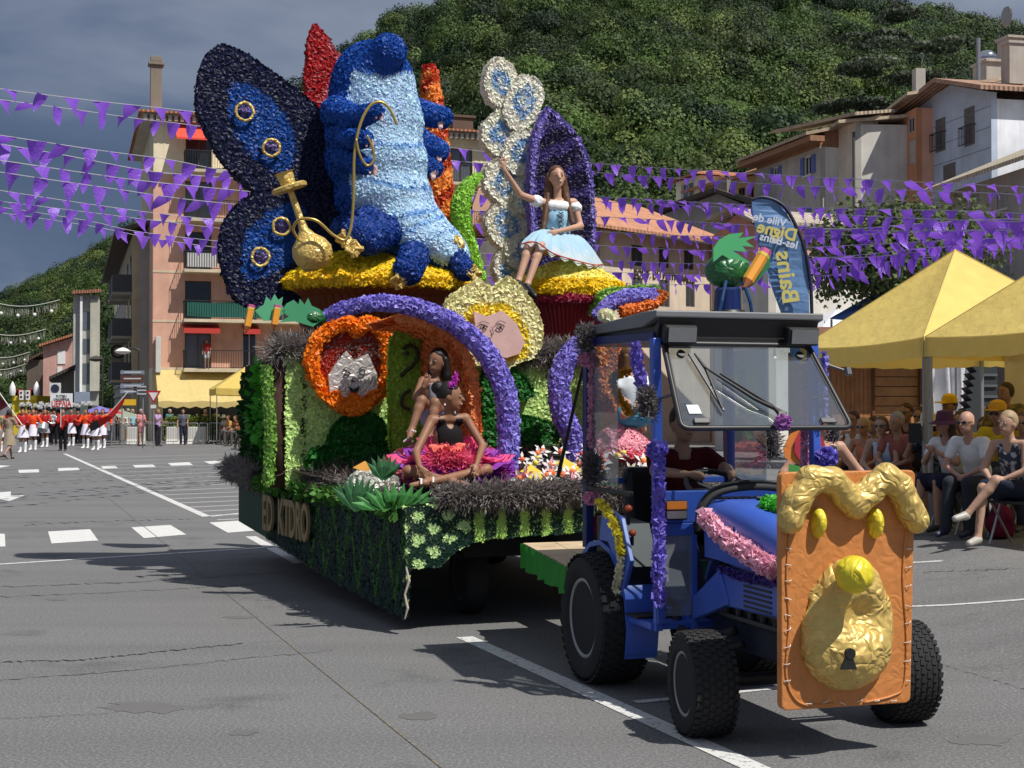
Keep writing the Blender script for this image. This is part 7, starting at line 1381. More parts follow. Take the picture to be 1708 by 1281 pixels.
# ---- driver
J = sit(.82, yaw=0, arms='x', lean=.04); J = {k: (v + V3(0, .12, 0) if k != 'face' else v) for k, v in J.items()}
for c, q in (('L', 1), ('R', -1)): J['wr' + c] = V3(q * .13 - .02, -.44, 1.27); J['el' + c] = V3(q * .24, -.12, 1.28); J['an' + c] = V3(q * .14, -.52, .56); J['kn' + c] = V3(q * .16, -.34, .93); J['toe' + c] = V3(q * .14, -.66, .50)
figure('driver in a dark red shirt seated in the tractor cab', J, VF, .96, .016, (.35, .2, .13), ((.07, .004, .007), 'tshirt'), ((.02, .025, .05), 'trousers'), ((.03, .02, .015), 'short'), base=(0, .1, .5))
# ---- spectators sitting under the yellow canopies
def onrow(px_, xl):
    r = ray(px_, 700); rx, ry = r.x / r.y, 1.0; Y = (VF.o.x + VF.c * xl) ; # world = (ox + c xl - s y, oy + s xl + c y)
    k = rx; y = (VF.o.x + VF.c * xl - k * (VF.o.y + VF.s * xl)) / (k * VF.c + VF.s); return VF.w((xl, y, 0))
CH = None
def chair_at(p, rz, lab=''):
    global CH
    if CH is None:
        T_ = Thing('folding_chair', lab, 'chair', (0, 0, 0), Frame(p.x, p.y, rz, p.z), 'folding chairs of the spectators'); g = MB(); g.bx(-.2, .2, -.22, .18, .43, .46); build('seat', g, mat((.03, .03, .035), .6), T_)
        g = MB(); g.bx(-.2, .2, .2, .22, .62, .82); build('backrest', g, mat((.03, .03, .035), .6), T_)
        for x in (-.2, .2):
            for a, b in (((x, -.2, 0), (x, .2, .82)), ((x, .2, 0), (x, -.18, .45))): g = MB(); g.cyl(a, b, .012, 6); build('leg', g, GREY, T_)
        CH = T_.o
    else: c = copy_tree(CH); c.location = p; c.rotation_euler = (0, 0, rz); c['label'] = lab
def seated(label, px_, xl, rz, s=1.0, res=.018, chair=True, up=0, **k):
    j = k.pop('J', {}); J = sit(**j); p = onrow(px_, xl + .3); z = gz(p.x, p.y) + up; fr = Frame(p.x, p.y, R(rz), z); J = {a: (b * s if a != 'face' else b) for a, b in J.items()}; T_ = figure(label, J, fr, s, res, base=(0, 0, 0), **k)
    if chair: chair_at(V3(p.x, p.y, z), R(rz), 'dark folding chair under the ' + ' '.join(label.split()[:9]))
    return T_, fr, J
SG = None
seated('woman in white tank top with auburn hair at the left end of the seated row', 1431, 7.0, -40, 1.0, top=((.7, .7, .7), 'tank'), bottom=((.05, .05, .08), 'shorts'), hair=((.05, .02, .012), 'short'), glasses=True, skin=(.34, .17, .10), J=dict(yaw=-10), up=.05)
T_, fr, J_ = seated('blond woman in orange top with sunglasses holding a camera', 1450, 6.3, -45, .98, top=((.62, .20, .10), 'tank'), bottom=((.1, .08, .07), 'shorts'), hair=((.34, .24, .13), 'bob'), glasses=True, skin=(.40, .20, .12), J=dict(yaw=5))
g = MB(); g.box((0, -.38, .70), (.13, .06, .09)); g.cyl((0, -.41, .70), (0, -.48, .70), .035, 12); cm = build('camera', g, BLACK, None, (0, -.38, .66), fr, bevel=.008); tagged(cm, 'black camera in the lap of the woman in orange', 'camera')
seated('woman in light blue sleeveless blouse with short brown hair and sunglasses', 1480, 6.0, -42, 1.0, top=((.42, .55, .72), 'tank'), skirt=((.36, .42, .6), .8, .02, 'sit'), hair=((.14, .07, .04), 'bob'), glasses=True, skin=(.42, .25, .18), J=dict(yaw=8), shoes=(.5, .5, .5))
seated('dark haired woman in dark patterned tee and sunglasses behind the tablet', 1522, 6.7, -45, 1.02, top=((.06, .03, .03), 'tshirt'), bottom=((.1, .1, .12), 'trousers'), hair=((.05, .02, .015), 'short'), glasses=True, skin=(.34, .18, .11), J=dict(yaw=-5, arms='clap'), up=.13)
T_, fr, J_ = seated('spectator in floral shirt and cream sun hat holding up a tablet', 1560, 6.25, -48, 1.0, top=(((.03, .04, .07), (.15, .2, .3)), 'tshirt'), bottom=((.05, .05, .06), 'shorts'), hair=((.02, .015, .015), 'bob'), hat=((.62, .56, .38), 'brim'), glasses=True, skin=(.36, .2, .13), J=dict(yaw=-15, arms='tablet'))
g = MB(); g.box((0, -.46, 1.12), (.17, .012, .24), rotm(0, 0, 0)); tagged(build('tablet', g, BLACK, None, (0, -.46, 1.0), fr, bevel=.004), 'black tablet held up by the spectator in the cream hat', 'tablet')
seated('woman in purple brimmed hat and navy pinafore over white shirt, clapping', 1592, 5.85, -58, 1.02, top=((.70, .70, .72), 'tshirt'), skirt=((.015, .018, .04), .85, .02, 'sit'), hair=((.04, .02, .015), 'long'), hat=((.10, .035, .06), 'brim'), glasses=False, skin=(.40, .22, .15), J=dict(yaw=-12, arms='clap'))
seated('person in yellow cap and yellow shirt behind the purple hat', 1590, 7.2, -35, 1.02, top=((.62, .42, .03), 'tshirt'), bottom=((.1, .1, .1), 'trousers'), hair=((.04, .03, .02), 'short'), hat=((.72, .48, .03), 'cap'), skin=(.35, .2, .13), J=dict(yaw=-25), up=.22)
seated('bald grey bearded man in white t-shirt with sunglasses leaning on his knees', 1636, 5.75, -50, 1.04, top=((.72, .72, .74), 'tshirt'), bottom=((.03, .035, .045), 'trousers'), hair=None, glasses=True, skin=(.46, .26, .19), belly=1.15, J=dict(yaw=-2, lean=.12), shoes=(.02, .025, .06))
seated('person in orange cap and yellow polo shirt behind the bald man', 1672, 6.3, -38, 1.02, top=((.70, .46, .02), 'tshirt'), bottom=((.1, .1, .1), 'trousers'), hair=((.03, .02, .02), 'short'), hat=((.70, .36, .03), 'cap'), glasses=True, skin=(.36, .2, .13), J=dict(yaw=-5), up=.12)
seated('blond woman in striped dress with her legs crossed at the right edge', 1696, 5.45, -52, 1.04, top=(((.04, .05, .08), (.4, .42, .45)), 'tank'), skirt=((.02, .025, .05), .8, .01, 'sit'), hair=((.34, .24, .14), 'short'), glasses=False, skin=(.46, .28, .2), J=dict(yaw=-5, cross=1), shoes=(.42, .40, .36))
seated('half hidden spectator in yellow shirt between the hats', 1612, 6.9, -45, 1.0, top=((.66, .50, .05), 'tshirt'), bottom=((.1, .1, .1), 'trousers'), hair=((.05, .03, .02), 'short'), skin=(.36, .2, .13), J=dict(yaw=5), up=.05)
for i, (px_, xl, tc_, hc, kd, lab) in enumerate(((1466, 6.9, (.10, .12, .2), (.05, .03, .02), 'bob', 'dark haired woman in navy top behind the woman in orange'), (1506, 6.1, (.30, .10, .08), (.25, .24, .22), 'short', 'grey haired spectator in brick red shirt right of the light blue blouse'), (1546, 7.1, (.5, .48, .42), (.04, .03, .02), 'short', 'spectator in cream shirt far back behind the tablet'), (1652, 7.3, (.12, .16, .12), (.06, .04, .03), 'bob', 'spectator in dark green behind the bald man'), (1716, 6.4, (.35, .2, .3), (.1, .06, .04), 'bob', 'spectator in mauve cut by the right edge'))):
    seated(lab, px_, xl, -45, .98 + .02 * (i % 3), top=(tc_, 'tshirt'), bottom=((.04, .04, .05), 'trousers'), hair=(hc, kd), glasses=i % 2 == 0, skin=(.36, .2, .13), J=dict(yaw=-15 + i * 8), up=.04 * (i % 3))
def standing(label, x, y, rz, s=1.0, res=.03, z=None, group=None, **k):
    J = stand(**k.pop('J', {})); fr = Frame(x, y, R(rz), gz(x, y) if z is None else z); J = {a: (b * s if a != 'face' else b) for a, b in J.items()}; return figure(label, J, fr, s, res, base=(0, 0, 0), group=group, **k)
p = onrow(1678, 7.15); standing('standing woman in olive patterned blouse under the right canopy', p.x, p.y, -35, 1.0, .02, top=(((.16, .12, .04), (.06, .08, .04), (.3, .2, .05)), 'long'), bottom=((.03, .03, .035), 'trousers'), hair=((.035, .02, .012), 'short'), skin=(.32, .17, .10), J=dict(armL=(12, 10, 60), armR=(12, 10, 60), yaw=-25))
for i, (px_, lab) in enumerate(((1500, 'dark backpack on the ground below the seated row'), (1668, 'dark red bag on the ground beneath the seats'))):
    p = onrow(px_, 6.0); g = MB(); v, f = nets([ell((0, 0, .18), (.16, .12, .2)), ell((0, -.1, .12), (.11, .05, .1))], .02, .03, 0, None, lambda X: np.array([pnoise(Vector(q) * 9) * .03 for q in X])); o = build('bag', (v, f), CLOTH((.02, .025, .05) if i == 0 else (.14, .01, .03)), None, (0, 0, 0), Frame(p.x, p.y, R(-50), gz(p.x, p.y)), smooth=True); tagged(o, lab, 'bag')
# ---- the marching band at the left
RJ, RO, WS_ = (.42, .02, .02), (.72, .07, .015), (.72, .70, .80)
def at(px_, py_): p = G(px_, py_); return p.x, p.y
def W_(label, px_, py_, rz=0, **k): x, y = at(px_, py_); return standing(label, x, y, rz, **k)
maj = dict(top=(RO, 'long'), hair=((.05, .025, .015), 'short'), skirt=(WS_, .36, .07, 'stand'), boots=(.82, .82, .82), group='majorettes in red tops and white skirts', skin=(.42, .2, .12))
W_('majorette in orange red top and white skirt behind the leaning flagpole', 55, 751, 8, J=dict(armL=(35, 10, 70), armR=(35, 10, 60), yaw=5), **maj)
m1 = W_('majorette in dark red top gripping the pole of the maroon and white flag', 38, 755, 5, J=dict(armL=(10, 20, 80), armR=(10, 20, 70)), **{**maj, 'top': (RJ, 'long')})
W_('majorette in dark red top and white skirt right of the man in black trousers', 119, 744, 0, J=dict(armL=(10, 25, 80), armR=(10, 25, 80)), **{**maj, 'top': (RJ, 'long')})
W_('majorette in orange red top left of the red and black flag', 143, 748, -5, J=dict(armL=(15, 10, 60), armR=(12, 30, 70), yaw=-10), **maj)
W_('majorette in dark red top right in front of the red and black flag', 160, 751, -3, J=dict(armL=(40, 20, 60), armR=(10, 30, 80)), **{**maj, 'top': (RJ, 'long')})
W_('majorette with one arm out at the right end of the front row', 171, 748, -10, J=dict(armL=(60, 10, 30), armR=(20, 10, 70), yaw=10), **maj)
W_('majorette in white skirt cut by the left edge of the picture', -2, 754, 5, J=dict(armL=(20, 10, 60), armR=(20, 10, 60)), **maj)
W_('drum majorette with white boots walking behind the front row', 75, 746, 0, J=dict(armL=(20, 30, 70), armR=(20, 30, 70)), **{**maj, 'top': (RJ, 'long'), 'skirt': ((.35, .35, .4), .30, .06, 'stand')})
W_('band leader in red jacket and black trousers carrying the white name board', 105, 752, 0, top=(RJ, 'long'), bottom=((.01, .01, .012), 'trousers'), hair=((.04, .03, .02), 'short'), J=dict(armL=(5, 30, 80), armR=(5, 30, 80)), skin=(.4, .22, .15))
W_('woman in flowered beige dress walking away towards the band', 15, 766, 165, top=(((.36, .30, .2), (.4, .12, .1), (.16, .2, .16)), 'tshirt'), skirt=((.33, .27, .19), .42, .06, 'stand'), hair=((.03, .02, .02), 'bob'), shoes=(.03, .03, .03), J=dict(armL=(15, 20, 80), armR=(15, 20, 80), legL=(20, 0), legR=(-12, 35)), skin=(.35, .2, .14), s=1.0, res=.025)
W_('person in beige cut by the left edge behind the woman in the flowered dress', -4, 763, 160, top=((.4, .3, .15), 'tshirt'), bottom=((.3, .25, .2), 'shorts'), hair=((.04, .03, .02), 'short'), skin=(.35, .2, .14))
mus = dict(top=((.24, .012, .012), 'long'), bottom=((.01, .01, .013), 'trousers'), hair=((.04, .02, .01), 'short'), hat=((.01, .01, .012), 'shako'), group='marching musicians in red jackets and plumed hats', skin=(.4, .22, .15))
M1 = W_('plumed marching musician directly left of the band leader in black trousers', 90, 742, 0, J=dict(armL=(12, 30, 75), armR=(12, 40, 70)), **mus); M2 = W_('plumed marching musician between the leader and the majorette by the red flag', 130, 741, 0, J=dict(armL=(20, 10, 90), armR=(20, 20, 80), legL=(12, 10)), **mus)
rg_ = random.Random(5); ORD = ['first', 'second', 'third', 'fourth', 'fifth', 'sixth', 'seventh', 'eighth', 'ninth', 'tenth', 'eleventh', 'twelfth', 'thirteenth']; rows = [(741, [22, 47, 66, 82, 152, 166]), (737, [8, 28, 40, 58, 71, 86, 98, 112, 126, 140, 150, 163]), (733, [-6, 14, 26, 37, 50, 63, 77, 91, 103, 118, 133, 146, 158]), (728, [4, 20, 33, 45, 58, 70, 84, 97, 110, 124, 138, 152]), (723, [0, 12, 24, 36, 48, 60, 72, 86, 99, 112, 126])]
for ri, (y0, xs_) in enumerate(rows):
    for ci, x in enumerate(xs_):
        if (ri * 7 + ci * 3) % 5 == 0: continue
        pr = rg_.choice((M1, M2)); X, Y = at(x + rg_.uniform(-2, 2), y0 + rg_.uniform(-1, 1)); o = copy_tree(pr.o); o['label'] = 'plumed musician in the %s row behind the majorettes, %s from the left' % (ORD[ri], ORD[ci]); o.location = (X, Y, 0); o.rotation_euler = (0, 0, R(rg_.uniform(-12, 12))); s = rg_.uniform(.95, 1.06); o.scale = (s, s, s)
# instruments and banners of the band
x, y = at(75, 746.5); g = MB(); g.cyl((x, y - .42, .78), (x, y - .28, 1.05), .24, 18); d = build('drum_shell', g, mat((.35, .38, .42), .3, metal=.4), None, (x, y, 0)); tagged(d, 'silver marching drum carried by the drum majorette', 'drum')
for px_, lab in ((70, 'white sousaphone bell above the heads beside the drum'), (92, 'silver tuba held by a musician left of the band leader')):
    x, y = at(px_, 743); g = MB(); m_ = rotm(R(65), 0, R(20)); g.lathe([(.05, -.5), (.06, -.2), (.10, 0), (.24, .12), (.23, .125), (.08, .01), (.03, -.2), (.02, -.5)], (x, y - .4, 1.2), 20, m_); tagged(build('brass_horn', g, mat((.65, .67, .68), .25, metal=.7), None, (x, y, 0), smooth=True), lab, 'instrument')
p = P(101, 690, 56.5); T = Thing('name_board', 'white board on a pole reading the name of the Latvian town of the band', 'sign', (p.x, p.y, 0)); a = P(84, 656, 56.5); b = P(121, 679, 56.5)
g = MB(); g.bx(a.x, b.x, p.y - .01, p.y + .01, b.z, a.z); build('board', g, mat((.82, .82, .82), .6), T); g = MB(); g.cyl((p.x, p.y + .03, 1.0), (p.x, p.y + .03, b.z), .018, 6); build('pole', g, mat((.6, .6, .6), .5), T)
cx = (a.x + b.x) / 2; build('lettering', put_text('LIEPĀJA', .33, (cx, p.y - .015, P(0, 674, 56.5).z), (1, 0, 0), (0, 0, 1), .004, .72, .008), mat((.5, .015, .02), .6), T)
build('small_lettering', put_text('PUTEJU', .13, (cx, p.y - .015, P(0, 661, 56.5).z), (1, 0, 0), (0, 0, 1), .004, 1, .004), mat((.1, .12, .12), .6), T); build('small_lettering', put_text('ORKESTRIS', .13, (cx, p.y - .015, P(0, 666.5, 56.5).z), (1, 0, 0), (0, 0, 1), .004, 1, .004), mat((.1, .12, .12), .6), T)
def flag(label, pole, sheet, cols, d):
    T = Thing('flag', label, 'flag', P(*pole[0], d)); g = MB(); g.cyl(P(*pole[0], d), P(*pole[1], d), .022, 6); build('pole', g, mat((.7, .68, .64), .5), T)
    for pl, c in zip(sheet, cols):
        pts_ = [P(x, y, d - .1 + .12 * math.sin(x * .35)) for x, y in pl]; g = MB(); g.prism(pts_, (0, .012, 0)); build('cloth', g, mat(c, .7, 'thin', t=.35), T)
flag('red and black flag swept down across the front row on a pole with silver tip', ((150, 728), (214, 653)), [[(152, 720), (150, 706), (162, 700), (168, 712)], [(162, 700), (178, 694), (190, 682), (210, 660), (206, 672), (190, 696), (168, 712)]], [(.012, .012, .012), (.55, .02, .015)], 56)
flag('maroon and white striped flag on a slanting white pole at the left edge', ((46, 722), (-6, 648)), [[(-30, 672), (-4, 658), (13, 677), (-16, 698)], [(-30, 655), (-8, 650), (-3, 659), (-30, 671)], [(-22, 700), (13, 677), (22, 684), (-16, 706)]], [(.16, .012, .03), (.8, .8, .8), (.8, .8, .8)], 53)
# ---- people along the barriers
sp = [(203, 736, (.52, .46, .36), (.25, .2, .15), 'spectator in beige with a straw hat beside the red flag', ((.5, .4, .22), 'brim')), (213, 737, (.72, .72, .70), (.3, .3, .3), 'spectator in white with khaki cap behind the barrier', ((.35, .33, .2), 'cap')), (221, 738, (.30, .52, .60), (.05, .05, .06), 'spectator in light blue polo and dark shorts behind the barrier', None), (235, 744, (.62, .22, .24), (.35, .15, .15), 'spectator in pink shirt leaning on the barrier', None), (263, 744, (.40, .28, .50), (.02, .02, .03), 'woman in lilac top raising a camera by the barrier', None), (283, 738, (.05, .24, .34), (.4, .35, .3), 'woman in teal top with dark hair behind the barrier', None), (305, 742, (.10, .10, .13), (.03, .03, .05), 'man in dark clothes leaning on the barrier', None), (326, 734, (.55, .58, .66), (.1, .1, .15), 'tall spectator in pale shirt with a child on the shoulders', None), (342, 736, (.5, .35, .3), (.2, .15, .12), 'spectator in rose top with white bag beside the tall man', None), (361, 736, (.62, .66, .38), (.60, .62, .4), 'woman in pale green dress with an orange bag', None), (188, 735, (.2, .22, .26), (.1, .1, .12), 'spectator in grey with a sun hat near the red flag', ((.5, .42, .28), 'brim')), (252, 730, (.5, .5, .5), (.1, .1, .1), 'grey haired spectator standing behind the others by the hedge', None), (196, 728, (.6, .3, .3), (.1, .1, .1), 'spectator in salmon shirt at the back near the direction signs', None)]
for i, (x, y, tc_, bc, lab, ht) in enumerate(sp):
    rr = 60 if x not in (305,) else 20; W_(lab, x, y, rr + rnd.uniform(-15, 15), top=(tc_, 'tshirt'), **({'bottom': (bc, 'shorts' if i % 2 else 'trousers')} if x != 361 else {'skirt': (bc, .6, .08, 'stand')}), hair=(((.04, .025, .015), (.2, .14, .08), (.3, .3, .3))[i % 3 if i != 3 else 2], 'short' if i % 2 else 'bob'), hat=ht, skin=(.38, .2, .13), J=dict(armL=(10, 15, 70 if x in (235, 263) else 20), armR=(15, 30 if x == 263 else 8, 90 if x in (263, 235) else 20)))
x, y = at(326, 734); J = sit(1.45, arms='lap'); fr = Frame(x, y, R(40), -.05); figure('small child in pink sitting on the shoulders of the tall spectator', {a: (b * 1 if a == 'face' else V3(b.x * .6, b.y * .6, 1.50 + (b.z - 1.54) * .6)) for a, b in J.items()}, fr, .62, .02, (.4, .22, .16), ((.6, .35, .35), 'tshirt'), ((.4, .35, .35), 'shorts'), ((.1, .05, .02), 'short'), base=(0, 0, 1.5), hat=((.6, .4, .4), 'cap'))
for x, y, c, lab, hh in ((385, 742, (.5, .28, .08), 'seated musician in orange brown clothes under the far yellow canopy', None), (378, 740, (.6, .55, .5), 'man in white hat seated at the edge of the far yellow canopy', ((.8, .8, .8), 'brim')), (397, 744, (.4, .14, .06), 'spectator in rust coloured shirt seated under the far yellow canopy', None), (412, 750, (.45, .2, .08), 'spectator in ochre seated beside the float under the far canopy', None), (424, 752, (.6, .6, .62), 'spectator in white shirt seated nearest the ivy wall', None)):
    X, Y = at(x, y); J = sit(.55, yaw=10); figure(lab, {a: b for a, b in J.items()}, Frame(X, Y, R(-50), 0), 1.0, .03, (.35, .18, .11), (c, 'tshirt'), ((.1, .09, .08), 'trousers'), ((.05, .03, .02), 'short'), base=(0, 0, 0), hat=hh)
X, Y = BL.w((xx(345, -.5), -.5, 0)).xy; standing('man in red top and white shorts standing on the first floor balcony', X, Y, 0, .95, .03, z=FL[0] + .01, top=((.35, .03, .03), 'tshirt'), bottom=((.6, .6, .6), 'shorts'), hair=((.03, .02, .02), 'short'), skin=(.3, .17, .11))
# ================================================================ CANOPIES, STALLS, SIGNS, BARRIERS, BUNTING
YC = mat((.88, .68, .20), .75, 'thin', t=.32, wr=1)
def gazebo(label, c1, ang, size, eave, peak, z0, m=YC, posts=(0, 1, 2, 3), name='canopy_tent', val=.24, sag=.10):
    """c1: nearest left corner; the square runs away along +y and to the right along +x of its frame"""
    fr = Frame(c1[0], c1[1], ang, z0); T = Thing(name, label, 'canopy', (size / 2, size / 2, 0), fr); n = 10; vs = []; f = []
    for sx, sy in ((0, 0), (1, 0), (1, 1), (0, 1)): pass
    cor = [V3(0, 0, eave), V3(size, 0, eave), V3(size, size, eave), V3(0, size, eave)]; top = V3(size / 2, size / 2, peak); g = MB()
    for k in range(4):
        a, b = cor[k], cor[(k + 1) % 4]; vs = []
        for j in range(n + 1):
            t = j / n
            for i in range(n + 1): u = i / n; p = a.lerp(b, u).lerp(top, t); p.z -= sag * math.sin(math.pi * u) * (1 - t) * .45 + sag * math.sin(math.pi * t) * .5 * math.sin(math.pi * u) ; vs.append(p)
        g.add(vs, [(j * (n + 1) + i, j * (n + 1) + i + 1, (j + 1) * (n + 1) + i + 1, (j + 1) * (n + 1) + i) for j in range(n) for i in range(n)])
    roof = build('roof', g, m, T, smooth=40); g = MB(); [g.tube([c_, c_.lerp(top, .5) - V3(0, 0, 0), top + V3(0, 0, .004)], .009, 5) for c_ in cor]; build('seams', g, mat((.60, .45, .14), .8), T); g = MB()
    for k in range(4):
        a, b = cor[k], cor[(k + 1) % 4]; nn = (b - a).cross(V3(0, 0, 1)).normalized(); vs = []
        for i in range(21): u = i / 20; p = a.lerp(b, u); p.z -= sag * math.sin(math.pi * u) * .45; w = .015 * math.sin(i * 1.7 + k); vs += [p + nn * .004, p + nn * (.012 + w) + V3(0, 0, -val + .01 * math.sin(i * 2.2))]
        g.add(vs, [(2 * i, 2 * i + 1, 2 * i + 3, 2 * i + 2) for i in range(20)])
    build('valance', g, m, T, smooth=40)
    for k in posts: x, y = cor[k].x, cor[k].y; g = MB(); x += .04 if x == 0 else -.04; y += .04 if y == 0 else -.04; g.bx(x - .022, x + .022, y - .022, y + .022, 0, eave); build('post', g, mat((.28, .29, .30), .4, 'tin', metal=.5), T)
    return T, fr
gazebo('yellow pyramid canopy beside the cab over the left part of the seated crowd', (4.97, 17.0), TH, 3.0, 2.28, 3.55, .26)
T, fr = gazebo('nearer yellow canopy cut by the right edge over the seated spectators', (4.97 + 3.03 * .30, 17.0 - 3.03 * .954), TH, 3.0, 2.28, 3.55, .26, posts=(1, 2, 3))
gazebo('added unseen yellow canopy beyond the right edge, shading the seated spectators', (4.97 + 6.06 * .30, 17.0 - 6.06 * .954), TH, 3.0, 2.28, 3.55, .26)  # added out of view so that its shade falls on the seated row
g = MB(); a = V3(3.0, 0, 0); n = 30; vs = []
for i in range(n + 1): y = 3.0 * i / n; w = .03 * math.sin(i * 1.3); vs += [(2.96 + w, y, 2.2), (2.92 + w * 1.6, y, .05)]
g.add(vs, [(2 * i, 2 * i + 1, 2 * i + 3, 2 * i + 2) for i in range(n)]); vs = []
for i in range(n + 1): x = 1.1 + 1.86 * i / n; w = .03 * math.sin(i * 1.1); vs += [(x, 2.97 + w, 2.2), (x, 2.93 + w * 1.6, .05)]
g.add(vs, [(2 * i, 2 * i + 1, 2 * i + 3, 2 * i + 2) for i in range(n)]); build('side_curtain', g, mat((.62, .55, .38), .8, 'thin', t=.45), T, smooth=True)
# wooden chalet
A = onrow(1392, 7.8); fr = Frame(*P(1388, 650, 23.5).xy, R(8), .26); T = Thing('wooden_chalet', 'orange brown wooden plank stall numbered 7 behind the yellow canopy', 'stall', (0, 0, 0), fr)
w = fr.px(1537, 650, 0).x; zt = fr.px(1450, 598, 0).z; WD = mat((.42, .19, .06), .7, 'wood'); zt = 2.45; k = 15
g = MB()
for i in range(k): z = i * zt / k; g.bx(w * .46, w, 0, .04, z + .004, z + zt / k - .008)
build('plank_wall', g, WD, T, bevel=.004); g = MB()
for i in range(9): x = i * w * .45 / 9; g.bx(x + .003, x + w * .05 - .003, .0, .04, 0, zt)
build('plank_door', g, mat((.36, .15, .05), .7, 'wood'), T); g = MB(); g.bx(0, w, .05, 2.2, .002, zt - .002); build('box', g, mat((.2, .09, .035), .8, 'wood'), T); g = MB(); g.bx(w - .06, w + .08, -.08, .0, 0, zt); g.bx(w * .44, w * .47, -.03, -.002, 0, zt); build('corner_post', g, mat((.14, .05, .02), .8, 'wood'), T)
g = MB(); g.prism([(-.3, -.5, zt - .05), (w + .4, -.5, zt - .05), (w + .4, 1.2, zt + .35), (-.3, 1.2, zt + .35)], (0, 0, .06)); build('roof', g, mat((.16, .07, .04), .8, 'wood'), T)
c = fr.px(1419, 612, -.02); build('number', put_text('7', .13, (c.x, -.012, min(c.z, zt - .15)), (1, 0, 0), (0, 0, 1), .004, 1, .004), mat((.8, .8, .8), .6), T)
# white tarpaulin wall
fr = Frame(*P(1534, 650, 25).xy, R(10), .26); T = Thing('white_marquee', 'white tarpaulin marquee wall between the wooden stall and the curtain', 'marquee', (0, 0, 0), fr); w = fr.px(1634, 650, 0).x; n = 50; vs = []
for i in range(n + 1): x = w * i / n; vs += [(x, .10 * math.sin(i * .5) * .5, 2.9), (x + .05 * math.sin(i * .33), .16 * math.sin(i * .5 + .6), 1.2), (x + .1 * math.sin(i * .3), .22 * math.sin(i * .45 + 1), .0)]
g = MB(); g.add(vs, [(3 * i + j, 3 * i + j + 1, 3 * i + j + 4, 3 * i + j + 3) for i in range(n) for j in range(2)]); build('tarpaulin', g, mat((.78, .79, .82), .6, 'thin', t=.2, wr=1), T, smooth=True)
g = MB(); g.bx(0, w, -.14, -.12, 2.3, 2.34); g.bx(w * .52, w * .55, -.16, -.14, 0, 2.8); build('seam', g, mat((.10, .10, .11), .6), T); g = MB(); g.prism([(-.1, -.2, 2.9), (w + .2, -.2, 2.9), (w + .2, 1.6, 3.3), (-.1, 1.6, 3.3)], (0, 0, .03)); build('roof', g, mat((.8, .8, .82), .6), T)
fr = Frame(*P(1614, 650, 22).xy, R(10), .26); T = Thing('stacked_folding_stand', 'black folding stand with saw toothed edge leaning before the white tarpaulin', 'stand', (0, 0, 0), fr); g = MB(); n = 18; pts_ = []
for i in range(n): z = .3 + i * 2.0 / n; x = .26 * (i / n) ** 2.0 ; pts_ += [(-.12 + x, 0, z), (-.02 + x, 0, z + .5 / n)]
pts_ += [(.5, 0, 2.3), (.5, 0, .3)]; g.prism(pts_, (0, .25, 0)); build('frame', g, mat((.03, .035, .04), .6), T); g = MB()
for i in range(10): g.bx(.25, .49, -.03, -.003, .4 + i * .17, .44 + i * .17)
build('slats', g, mat((.10, .11, .12), .5), T)
# crowd barriers
BP = None
def barrier(a, b, label, h=1.05, grp='steel crowd barriers', z=0):
    a, b = Vector(a), Vector(b); L_ = (b - a).length; fr = Frame(a.x, a.y, math.atan2(b.y - a.y, b.x - a.x), z); T = Thing('crowd_barrier', label, 'barrier', (0, 0, 0), fr, grp)
    g = MB(); g.tube(rounded([V3(.02, 0, .16), V3(.02, 0, h), V3(L_ - .02, 0, h), V3(L_ - .02, 0, .16)], .08), .019, 8, closed=True); build('frame', g, GREY, T, smooth=True)
    g = MB(); k = int(L_ / .12)
    for i in range(1, k): g.cyl((L_ * i / k, 0, .16), (L_ * i / k, 0, h), .009, 6)
    build('bars', g, GREY, T)
    for x in (.25, L_ - .25): g = MB(); g.cyl((x, -.25, .02), (x, .25, .02), .015, 6); g.cyl((x, 0, 0.02), (x, 0, .16), .015, 6); build('foot', g, GREY, T)
labs = ['steel crowd barrier at the left end of the row beside the red and black flag', 'steel crowd barrier in front of the spectator in beige', 'steel crowd barrier before the spectator in light blue', 'steel crowd barrier before the woman in lilac', 'steel crowd barrier before the man in dark clothes', 'steel crowd barrier before the tall spectator with the child', 'steel crowd barrier before the woman in pale green', 'steel crowd barrier near the far yellow canopy', 'rightmost steel crowd barrier of the row near the ivy wall']
xs_ = [178, 207, 238, 268, 299, 332, 348, 376, 404, 430]
for i in range(9): a, b = G(xs_[i], 743 - i * .3), G(xs_[i + 1] - 1.5, 743 - i * .3); barrier((a.x, a.y, 0), (b.x, b.y, 0), labs[i])
a, b = P(1396, 700, 21), P(1530, 700, 20.2); m_ = a.lerp(b, .5)
barrier((a.x, a.y, 0), (m_.x - .02, m_.y, 0), 'steel crowd barrier in front of the wooden stall, left one', z=.26); barrier((m_.x + .02, m_.y, 0), (b.x, b.y, 0), 'steel crowd barrier in front of the wooden stall, right one', z=.26)
for i, (x0, x1) in enumerate(((208, 238), (274, 305), (310, 340))):
    a, b = G(x0, 741), G(x1, 741); fr = Frame(a.x, a.y + .5, math.atan2(b.y - a.y, b.x - a.x)); L_ = (b - a).length; g = MB(); g.prism([(0, -.28, 0), (0, .28, 0), (0, .14, .25), (0, .09, .85), (0, -.09, .85), (0, -.14, .25)], (L_, 0, 0)); o = build('concrete_barrier', g, mat((.55, .54, .50), .9, 'wall'), None, (0, 0, 0), fr, bevel=.03); tagged(o, ['pale concrete traffic barrier behind the spectator in light blue', 'pale concrete traffic barrier left of the tall spectator', 'pale concrete traffic barrier under the tall spectator'][i], 'barrier', 'concrete barriers')
